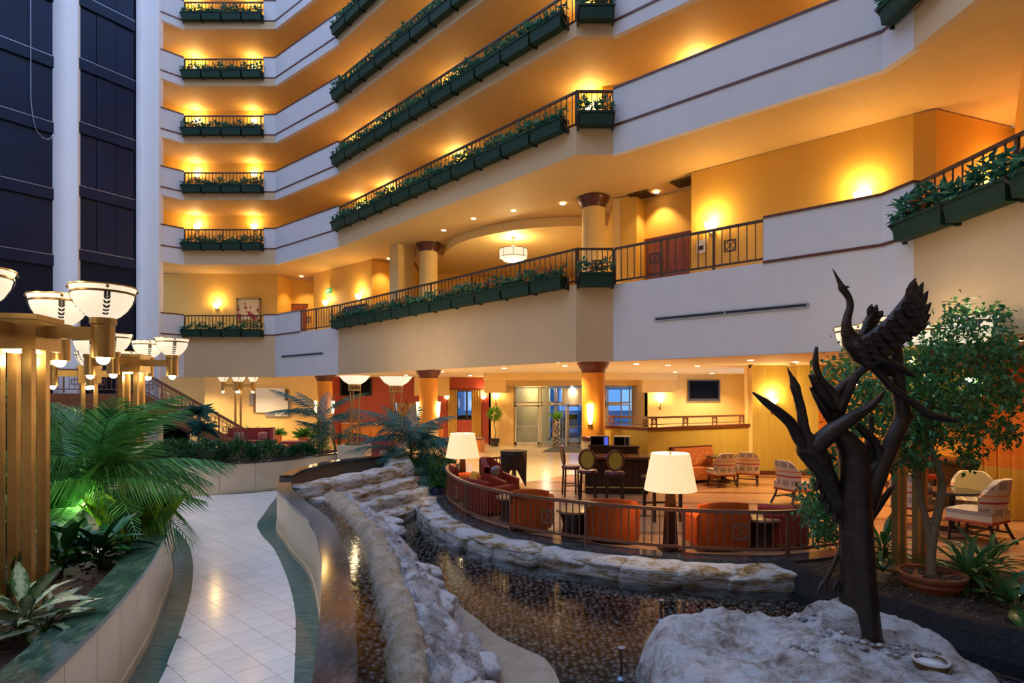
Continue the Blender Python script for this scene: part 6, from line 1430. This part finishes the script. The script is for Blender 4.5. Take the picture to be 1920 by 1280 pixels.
def palm(p, label, fr_specs, m, ll=.42, n=26, stems=1, sh=.5, name='potted_palm', cat='palm', seed=1, wdt=.06, lib={}):
    root = thing(name, label, cat, p); r = random.Random(seed); tops = []
    for s_ in range(stems):
        a = s_ * 2.4 + seed; b = Vector((.1 * math.cos(a) * (stems > 1), .1 * math.sin(a) * (stems > 1), 0)); t_ = b * 2.2 + Vector((0, 0, sh * (1 - .2 * s_)))
        MB().tube(crom([b, b.lerp(t_, .5) + Vector((.02, 0, 0)), t_], 3), [.035] * 6 + [.025], 7).build('stem', M['stemg'], root); tops.append(t_)
    for i, (az, el, L_, dr) in enumerate(fr_specs):
        key = (round(L_, 1), round(dr, 1), i % 2, ll, n, m.name)
        if key not in lib:
            o = frond_mesh(round(L_, 1), round(dr, 1), ll, n, i + seed, .0, wdt).build('frond', m); C.objects.unlink(o); lib[key] = o
        o = dup(lib[key], tops[i % stems], root); o.name = 'frond'; o.rotation_euler = (r.uniform(-.25, .25), -rad(el), rad(az))
    return root
rs = random.Random(21)
sp_ = []
for i in range(20):
    az = i * 137.5 % 360; el = [68, 52, 38, 24, 12][i % 5] + rs.uniform(-6, 6); sp_.append((az, el, rs.choice([1.4, 1.6, 1.8]), rs.choice([.7, .9, 1.1])))
sp_ += [(-8, 20, 1.9, .9), (15, 34, 1.8, .8), (170, 66, 1.8, .4), (120, 78, 1.6, .3), (200, 68, 1.7, .4), (150, 56, 1.8, .5), (-40, 70, 1.6, .6), (-60, 30, 1.6, 1.1), (-95, 38, 1.6, 1.1), (-120, 25, 1.5, 1.1), (-20, 15, 1.6, 1.1)]
palm((-5.95, 8.3, .74), 'large lush green palm lit from below beside the curved path', sp_, M['palm'], .6, 32, 4, .95, 'garden_palm', seed=3, wdt=.05)
mb = MB(); r = random.Random(12)
for _ in range(70):
    a = r.uniform(0, 6.28); d = Vector((math.cos(a) * .55, math.sin(a) * .55, 1)); mb.leaf(Vector((r.gauss(0, .06), r.gauss(0, .06), 0)), d, Vector((0, 0, 1)), r.uniform(1.0, 1.55), .085, .35)
o = mb.build('strap_leaf_plant', M['palm'], label='upright strap-leaf plant rising behind the lamp post beside the palm', cat='plant'); o.location = (-6.35, 8.0, .74)
mb = MB(); r = random.Random(2)
for _ in range(230):
    a = r.uniform(0, 6.28); d = Vector((math.cos(a) * .4, math.sin(a) * .4, 1.2)); q = Vector((r.gauss(0, .12), r.gauss(0, .12), 0)); mb.leaf(q, d, Vector((0, 0, 1)), r.uniform(.5, .8), .02, .55)
o = mb.build('grass_clump', leaf_mat('lime_blades', (.10, .22, .01), (.35, .50, .02), .5, .45), label='lime green grassy clump glowing over the uplight beside the palm', cat='ornamental grass'); o.location = (-5.25, 8.15, .74)
up = thing('garden_uplight', 'small uplight spot hidden at the foot of the palm', 'spotlight', (-5.62, 8.02, .74)); MB().lathe([(0, 0), (.06, 0), (.075, .12), (.06, .12), (0, .1)], 14).build('housing', M['black'], up); MB().lathe([(0, .118), (.058, .118)], 14).build('lens', M['bulb'], up)
light('uplight', 'SPOT', (-5.62, 8.02, .9), 80, (1, .92, .62), .05, 130, (rad(180), 0, 0)); light('uplight_spill', 'POINT', (-5.72, 7.8, 1.0), 10, (1, .95, .8), .05)
rock((-6.15, 7.75, .85), (.7, .5, .45), 31, .5, .7).build('garden_rock', M['rock'], smooth=True, label='pale rounded rock lit white by the palm uplight', cat='rock')
# broad-leaf plants
def broad_mesh(seed, L_=1.0, W=.36, bend=.35):
    mb = MB(); n, m = 8, 4; vs = []
    for i in range(n + 1):
        t = i / n; w_ = W * math.sin(math.pi * min(1, t * .97 + .02)) ** .8 * (1 - .25 * t)
        for j in range(m + 1):
            v = -1 + 2 * j / m; vs.append((L_ * (t - .1 * bend * t * t), v * w_ / 2, L_ * (.25 * t - bend * t * t) + .10 * W * abs(v) * 1.4 + .01 * math.sin(t * 20 + seed) * abs(v)))
    mb.add(vs, [(i * (m + 1) + j, (i + 1) * (m + 1) + j, (i + 1) * (m + 1) + j + 1, i * (m + 1) + j + 1) for i in range(n) for j in range(m)]); return mb
def varieg(name, c1, c2, mix):
    k = NT(name); s_ = k.n('ShaderNodeSeparateXYZ'); k.l(k.coord(), s_.inputs[0]); ab = k.n('ShaderNodeMath', operation='ABSOLUTE'); k.l(s_.outputs['Y'], ab.inputs[0])
    mp = k.n('ShaderNodeMapping'); mp.inputs['Scale'].default_value = (6, 22, 1); mp.inputs['Rotation'].default_value = (0, 0, rad(15)); k.l(k.coord(), mp.inputs[0]); f = k.noise(mp.outputs[0], 1.6, 4)
    ml = k.n('ShaderNodeMath', operation='MULTIPLY_ADD'); k.l(ab.outputs[0], ml.inputs[0]); ml.inputs[1].default_value = 2.4; k.l(f, ml.inputs[2])
    k.l(k.ramp(ml.outputs[0], [(mix - .14, c2), (mix + .06, c1)]), k.b.inputs['Base Color']); k.b.inputs['Roughness'].default_value = .3; return k.m
M['agla'] = varieg('silver_variegated_leaf', (.02, .10, .025), (.38, .48, .33), .72); M['lily'] = varieg('glossy_green_leaf', (.012, .085, .018), (.03, .16, .03), .5)
BL = {}
for mn in ('agla', 'lily', 'fern'):
    for q, (w_, b_) in enumerate(((.40, .35), (.34, .55), (.36, .2)) if mn != 'fern' else ((.16, .5), (.13, .8), (.15, .3))):
        o = smooth_by_angle(broad_mesh(q, 1, w_, b_).build('leaf', M[mn])); C.objects.unlink(o); BL[mn, q] = o
def leafy(p, label, kind, n, L_, hgt, cat='plant', seed=1, name='leafy_plant', spread=.08, els=(70, 15), lean=0):
    root = thing(name, label, cat, p); r = random.Random(seed)
    MB().tube([(0, 0, 0), (0, 0, hgt * .6)], .02, 6).build('stalk', M['stemg'], root)
    for i in range(n):
        az = i * 137.5 + r.uniform(-15, 15); el = els[0] + (els[1] - els[0]) * i / max(1, n - 1); t = 1 - i / n
        a = rad(az); q = Vector((spread * math.cos(a), spread * math.sin(a), hgt * (.25 + .75 * t)))
        MB().tube([(0, 0, .02), q], .007, 5).build('petiole', M['stemg'], root)
        s_ = L_ * r.uniform(.8, 1.15); o = dup(BL[kind, r.randrange(3)], q, root, scale=s_); o.name = 'leaf'; o.rotation_euler = (r.uniform(-.2, .2), -rad(el - 12), a)
    return root
leafy(tuple(G(45, 1195, .74)), 'silver-streaked broad-leaf plant at the near corner of the planter bed', 'agla', 22, .42, .26, seed=1, els=(65, -5))
leafy((-3.85, 4.85, .74), 'silver-streaked plant drooping over the granite cap', 'agla', 12, .34, .18, seed=4, els=(45, -10))
leafy(tuple(G(10, 1130, .74)), 'glossy green lily plant with a pale bloom before the lamp post', 'lily', 9, .3, .3, seed=7, els=(70, 10))
leafy(tuple(G(115, 1075, .74)), 'glossy dark lily clump between lamp post and palm', 'lily', 26, .42, .3, seed=9, els=(75, 5))
leafy(tuple(G(185, 1062, .74)), 'arching dark lily clump at the foot of the palm', 'lily', 30, .46, .28, seed=13, els=(60, 0))
leafy(tuple(G(75, 1010, .74)), 'lily clump tucked behind the lamp post bars', 'lily', 18, .4, .28, seed=15, els=(70, 5))
sl = thing('lily_bloom', 'single cream lily bloom on a stalk before the lamp post', 'flower', tuple(G(20, 1140, .74))); MB().tube(crom([(0, 0, 0), (.02, 0, .3), (.05, 0, .44)]), .006, 5).build('stalk', M['stemg'], sl); o = dup(BL['lily', 0], (.05, 0, .42), sl, scale=.2); o.name = 'petal'; o.rotation_euler = (0, rad(-60), .3)
o.data = o.data.copy(); o.data.materials[0] = mat('cream_petal', (.75, .7, .5), .5)
mb = MB(); r = random.Random(8)
for _ in range(420): mb.box((r.uniform(-6.4, -3.3), r.uniform(3.6, 8.5), .745), (r.uniform(.02, .07), r.uniform(.01, .03), .01), r.uniform(0, 6))
mb.v = [v for v in mb.v]; 
mb2 = MB()
pl_soil = offset(WALLL, -.38) + [(-13, 1.2)]
for _ in range(900):
    q = (r.uniform(-6.5, -3.2), r.uniform(3.8, 9.5))
    if inside(q, pl_soil): mb2.box((q[0], q[1], .748), (r.uniform(.02, .08), r.uniform(.012, .03), .014), r.uniform(0, 6), None)
mb2.build('bark_chips', mat('bark_chip', (.10, .055, .03), .85, dark=(.03, .016, .01), scale=30), kind='stuff', label='brown bark chips covering the planter bed soil', cat='mulch')
# background foliage left of the lamp post
def mound(p, label, m, rx, ry, rz, n, size, name='leafy_shrub', cat='shrub', seed=0, asp=.45, stem=True):
    r = random.Random(seed); root = thing(name, label, cat, p); mb = MB()
    for _ in range(n):
        d = Vector((r.gauss(0, 1), r.gauss(0, 1), abs(r.gauss(0, 1)))).normalized(); rr_ = r.uniform(.45, 1) ** .6
        q = Vector((d.x * rx * rr_, d.y * ry * rr_, .08 + d.z * rz * rr_)); dd_ = d + Vector((r.uniform(-.6, .6), r.uniform(-.6, .6), r.uniform(-.2, .6))); mb.leaf(q, dd_, Vector((0, 0, 1)), size * r.uniform(.7, 1.3), size * asp)
    mb.build('foliage', m, root)['kind'] = 'stuff'
    if stem:
        for q in range(3): MB().tube([(0.03 * q, 0, 0), (rx * .4 * math.cos(q * 2.1), ry * .4 * math.sin(q * 2.1), rz * .7)], .015, 5).build('stem', M['stemg'], root)
    return root
for i, (x, y_, s_) in enumerate(((-9.3, 9.5, .9), (-8.3, 10.2, .7), (-10.6, 10.6, .9), (-7.3, 7.9, .55))):
    mound((x, y_, .74), ['tall bright shrub behind the lamp post bars', 'mid-size shrub between lamp post and far lamp', 'outer shrub at the bed corner', 'small shrub next to the palm trunk'][i], M['palm'], s_ * .8, s_ * .7, s_ * 1.2, 700, .2, seed=i, asp=.3)
names = ['by the tower side', 'second from the tower side', 'under the dracaena', 'before the wine red sofa', 'fifth along', 'sixth along', 'at the wall bend']
for i, (x, y_, rx, rz) in enumerate(((-12.4, 17.0, .8, .5), (-11.2, 17.3, .7, .55), (-9.9, 17.2, .75, .6), (-9.0, 17.2, .7, .62), (-8.2, 17.5, .6, .55), (-7.5, 18.0, .55, .5), (-6.8, 19.0, .4, .3))):
    mound((x, y_, .76), f'dark green shrub in the far planter, {names[i]}', M['shrub'] if i % 2 else M['fern'], rx, .6, rz, 620, .17, seed=i + 10, asp=.35)
for i, (x, y_) in enumerate(((-13.6, 18.8), (-10.4, 18.9))):
    mound((x, y_, .76), ['low reddish ground cover toward the stairs', 'low reddish ground cover behind the far shrubs'][i], leaf_mat('bronze_leaves%d' % i, (.06, .03, .02), (.12, .09, .05)), 1.2, .9, .3, 500, .16, seed=40 + i)
# dracaena
dr = thing('dracaena_tree', 'slender dracaena with two trunks beside the stair foot', 'tree', (-11.05, 20.6, .76))
for q, (dx, h_) in enumerate(((0, 1.35), (.25, .8))):
    MB().tube(crom([(0, 0, 0), (dx * .6 + .05, 0, h_ * .5), (dx, 0, h_)], 4), .035, 7).build('trunk', M['bark'], dr); mb = MB()
    for _ in range(46): a = R.uniform(0, 6.28); mb.leaf(Vector((dx, 0, h_)), Vector((math.cos(a), math.sin(a), R.uniform(-.3, 1.3))), Vector((0, 0, 1)), R.uniform(.45, .75), .06, .6)
    mb.build('leaf_rosette', M['palm_blue_lit'], dr)['kind'] = 'stuff'
for i, (x, y_, s_) in enumerate(((-14.4, 32.4, .55), (-13.0, 32.5, .5), (-11.0, 30.9, .6))):
    r_ = thing('potted_plant', ['small potted plant behind the distant lamp post', 'small potted plant behind the wine red sofa', 'potted plant in a terracotta tub beside the sofa end'][i], 'potted plant', (x, y_, 0))
    smooth_by_angle(MB().lathe([(.001, 0), (.2, 0), (.26, .6), (.22, .6), (.22, .55), (.001, .55)], 16).build('pot', mat('terracotta_tub%d' % i, (.42, .12, .05), .7), r_)); mb = MB()
    for _ in range(110): d = Vector((R.gauss(0, 1), R.gauss(0, 1), R.uniform(.2, 1.5))); mb.leaf(Vector((0, 0, .58)), d, Vector((0, 0, 1)), R.uniform(.35, .8) * s_ * 1.6, .07, .5)
    mb.build('foliage', M['palm'], r_)['kind'] = 'stuff'
mound((-9.4, 29.0 - .6, 0), 'tall glossy bush beside the column with wall sconces', M['shrub'], .5, .5, 1.3, 420, .22, seed=71)
# kentia palms behind far planter
fs1 = [(185, 62, 1.9, .9), (150, 70, 1.7, .8), (10, 60, 1.8, .9), (330, 50, 1.6, 1.0), (210, 45, 1.6, 1.1), (90, 75, 1.5, .6), (260, 50, 1.4, 1.1), (40, 45, 1.5, 1.1)]
palm((-6.7, 20.4, .76), 'arching kentia palm at the bend of the far planter', fs1, M['palm_blue_lit'], .5, 20, 2, 1.15, 'kentia_palm', seed=5)
palm((-6.2, 20.9, .76), 'smaller kentia palm beside the torchiere pedestal', [(a + 40, e - 15, L_ * .8, d) for a, e, L_, d in fs1], M['palm_blue_lit'], .42, 18, 2, .55, 'kentia_palm', seed=8)
# pond-end planting
struct(MB().prism([(-3.3, 17.7), (-2.0, 17.0), (-1.95, 18.1), (-3.2, 19.2)], -.5, .12), 'pond_end_bed_ground', 'mulch')
struct(MB().prism([(-3.25, 17.35), (-1.95, 16.75), (-1.95, 16.95), (-3.25, 17.6)], -.5, .15), 'pond_end_curb', 'bcap')
fs2 = [(185, 55, 2.0, .9), (165, 66, 1.9, .8), (205, 40, 1.8, 1.1), (10, 55, 1.5, .9), (350, 38, 1.5, 1.1), (30, 68, 1.4, .7), (240, 45, 1.5, 1.1), (280, 40, 1.5, 1.1), (300, 60, 1.4, .9), (90, 70, 1.4, .6), (225, 60, 1.4, .9), (320, 25, 1.3, 1.1)]
palm((-2.95, 17.9, .12), 'blue-lit palm cluster at the far end of the pond', fs2 + [(a + 47, e - 8, L_ * .85, d) for a, e, L_, d in fs2] + [(a + 20, e - 30, L_ * .75, d) for a, e, L_, d in fs2[:8]], M['palm_blue_lit'], .5, 20, 3, 1.35, 'pond_palm', seed=4)
palm((-2.6, 17.4, .12), 'low blue-lit palm leaning over the pond end', [(a + 25, e - 20, L_ * .75, d) for a, e, L_, d in fs2], M['palm_blue_lit'], .4, 18, 2, .35, 'pond_palm', seed=6)
for i, (x, y_, s_, m_) in enumerate(((-2.85, 17.2, .7, 'fern'), (-2.3, 17.05, .7, 'shrub'), (-2.05, 17.6, .7, 'fern'), (-2.5, 18.0, .85, 'shrub'))):
    mound((x, y_, .12), ['feathery fern spilling over the pond-end curb', 'dark leafy plant beside the blue pot', 'dense fern next to the railing end', 'leafy shrub under the pond palms'][i], M[m_], s_ * .75, s_ * .6, s_ * .9, 650, .2, seed=50 + i, asp=.22)
bp_ = thing('blue_pot', 'glazed dark blue pot at the end of the curved railing', 'plant pot', (-2.05, 16.55, -.3)); smooth_by_angle(MB().lathe([(.001, 0), (.16, 0), (.24, .3), (.26, .5), (.23, .5), (.2, .42), (.001, .42)], 20).build('pot', mat('cobalt_glaze', (.01, .02, .09), .2), bp_)); mb = MB()
for _ in range(70): d = Vector((R.gauss(0, 1), R.gauss(0, 1), R.uniform(.2, 1.4))); mb.leaf(Vector((0, 0, .45)), d, Vector((0, 0, 1)), R.uniform(.3, .5), .08, .5)
mb.build('foliage', M['fern'], bp_)['kind'] = 'stuff'
# weeping fig
FX, FY = 6.05, 8.45
ft = thing('weeping_fig_tree', 'weeping fig tree with braided trunks growing behind the sculpture', 'tree', (FX, FY, -.03))
OF = Vector(ft.location)
def fp(x, y, Y): return P(x, y, Y) - OF
pot = thing('terracotta_pot', 'wide shallow terracotta pot around the fig trunk', 'plant pot', (FX, FY, -.04))
smooth_by_angle(MB().lathe([(.001, .0), (.30, .0), (.36, .10), (.38, .10), (.385, .15), (.40, .16), (.43, .22), (.43, .25), (.39, .25), (.38, .2), (.001, .19)], 36).build('bowl', mat('terracotta', (.36, .115, .045), .75, var=.15, scale=10), pot))
mb = MB()
for _ in range(160): a = R.uniform(0, 6.28); q = .36 * math.sqrt(R.random()); peb_into(mb, (q * math.cos(a), q * math.sin(a)), .21, R.uniform(.015, .03))
mb.build('pot_gravel', M['pebble'], pot, smooth=True)['kind'] = 'stuff'
def ftrunk(pts_, name='trunk', par=None):
    q = [fp(a, b, Y) for a, b, r_, Y in pts_]; c = crom(q, 5); rs_ = []
    for i in range(len(pts_) - 1):
        for j in range(5): rs_.append((pts_[i][2] + (pts_[i + 1][2] - pts_[i][2]) * j / 5) * FY / F)
    rs_.append(pts_[-1][2] * FY / F); return MB().tube(c, rs_, 9).build(name, M['bark'], par or ft, smooth=True)
t0 = ftrunk([(1748, 1098, 9, FY), (1746, 1040, 8, FY), (1752, 990, 8, FY), (1762, 945, 7, FY), (1766, 900, 7, FY), (1752, 860, 6, FY), (1740, 815, 5, FY), (1742, 770, 4, FY)])
ftrunk([(1747, 1030, 7, FY), (1738, 980, 6, FY + .05), (1728, 940, 6, FY + .1), (1722, 900, 5, FY + .1), (1708, 860, 4, FY + .1), (1690, 820, 3, FY + .1)])
ftrunk([(1742, 800, 4, FY), (1790, 770, 3, FY), (1835, 720, 3, FY), (1860, 660, 2, FY)], 'branch'); ftrunk([(1745, 850, 4, FY), (1690, 800, 3, FY + .3), (1640, 760, 3, FY + .5), (1590, 720, 2, FY + .6)], 'branch'); ftrunk([(1742, 790, 4, FY), (1750, 720, 3, FY), (1780, 650, 2, FY), (1800, 600, 1.5, FY)], 'branch'); ftrunk([(1708, 862, 3, FY + .1), (1640, 880, 3, FY + .4), (1580, 900, 2, FY + .6), (1530, 940, 1.5, FY + .6)], 'branch')
blobs = [(1805, 598, 36, 170), (1845, 640, 50, 260), (1770, 655, 45, 240), (1712, 690, 50, 300), (1585, 700, 42, 220), (1630, 735, 52, 320), (1690, 745, 52, 330), (1765, 725, 58, 420), (1850, 712, 50, 300), (1892, 660, 34, 150), (1900, 740, 34, 160), (1606, 800, 44, 260), (1680, 810, 40, 220), (1745, 795, 48, 300), (1825, 785, 44, 240), (1885, 810, 26, 100), (1570, 860, 36, 170), (1548, 900, 34, 170), (1525, 945, 34, 170), (1560, 960, 36, 150), (1545, 995, 26, 110), (1720, 855, 34, 120), (1640, 870, 34, 140), (1820, 850, 26, 80), (1870, 590, 24, 70)]
mb = MB(); r = random.Random(33)
for bx, by, br2, n in blobs:
    for _ in range(int(n * 1.9)):
        x = bx + r.gauss(0, br2 * .55); y_ = by + r.gauss(0, br2 * .5); Y = FY + r.gauss(.1, .45) + (.5 if bx < 1620 else 0)
        if Y < 7.2: Y = 7.2 + r.random() * .3
        q = fp(x, y_, Y); d = Vector((r.uniform(-1, 1), r.uniform(-1, 1), r.uniform(-1.1, .3))); mb.leaf(q, d, Vector((r.uniform(-.4, .4), r.uniform(-.4, .4), 1)), r.uniform(.08, .135), r.uniform(.045, .068), .25)
mb.build('foliage', M['fig'], ft)['kind'] = 'stuff'
light('bowl_and_fill_light', 'POINT', (5.95, 9.0, 3.3), 40, (1, .85, .5), .05)  # extra light without a fitting, added to brighten the fig leaves
# bed plants at the lounge edge
for i, (x, y_, k_, n, L_, h_, lab) in enumerate(((1815, 1100, 'fern', 44, .62, .3, 'thick arching dark green clump beside the terracotta pot'), (1850, 1085, 'fern', 30, .6, .28, 'arching clump behind the pot at the wood floor edge'), (1655, 1052, 'fern', 30, .55, .35, 'strappy dark plant behind the bronze trunk'), (1905, 1150, 'lily', 8, .5, .2, 'broad-leaf plant at the picture corner of the bed'), (1880, 1130, 'lily', 7, .4, .15, 'small broad-leaf plant in the ringed bed corner'))):
    leafy(tuple(G(x, y_, -.03)), lab, k_, n, L_, h_, seed=60 + i, els=(75, 5))
sp2 = thing('small_clay_pot', 'small pale clay pot with broad teal leaves behind the trunk', 'potted plant', tuple(G(1655, 1090, -.03))); smooth_by_angle(MB().lathe([(.001, 0), (.09, 0), (.12, .14), (.1, .14), (.001, .12)], 16).build('pot', mat('pale_clay', (.36, .27, .18), .8), sp2))
for q in range(6): o = dup(BL['lily', q % 3], (0, 0, .13), sp2, scale=.28); o.name = 'leaf'; o.rotation_euler = (0, -rad(35 + 8 * (q % 3)), q * 1.1)
bpy.context.view_layer.update()
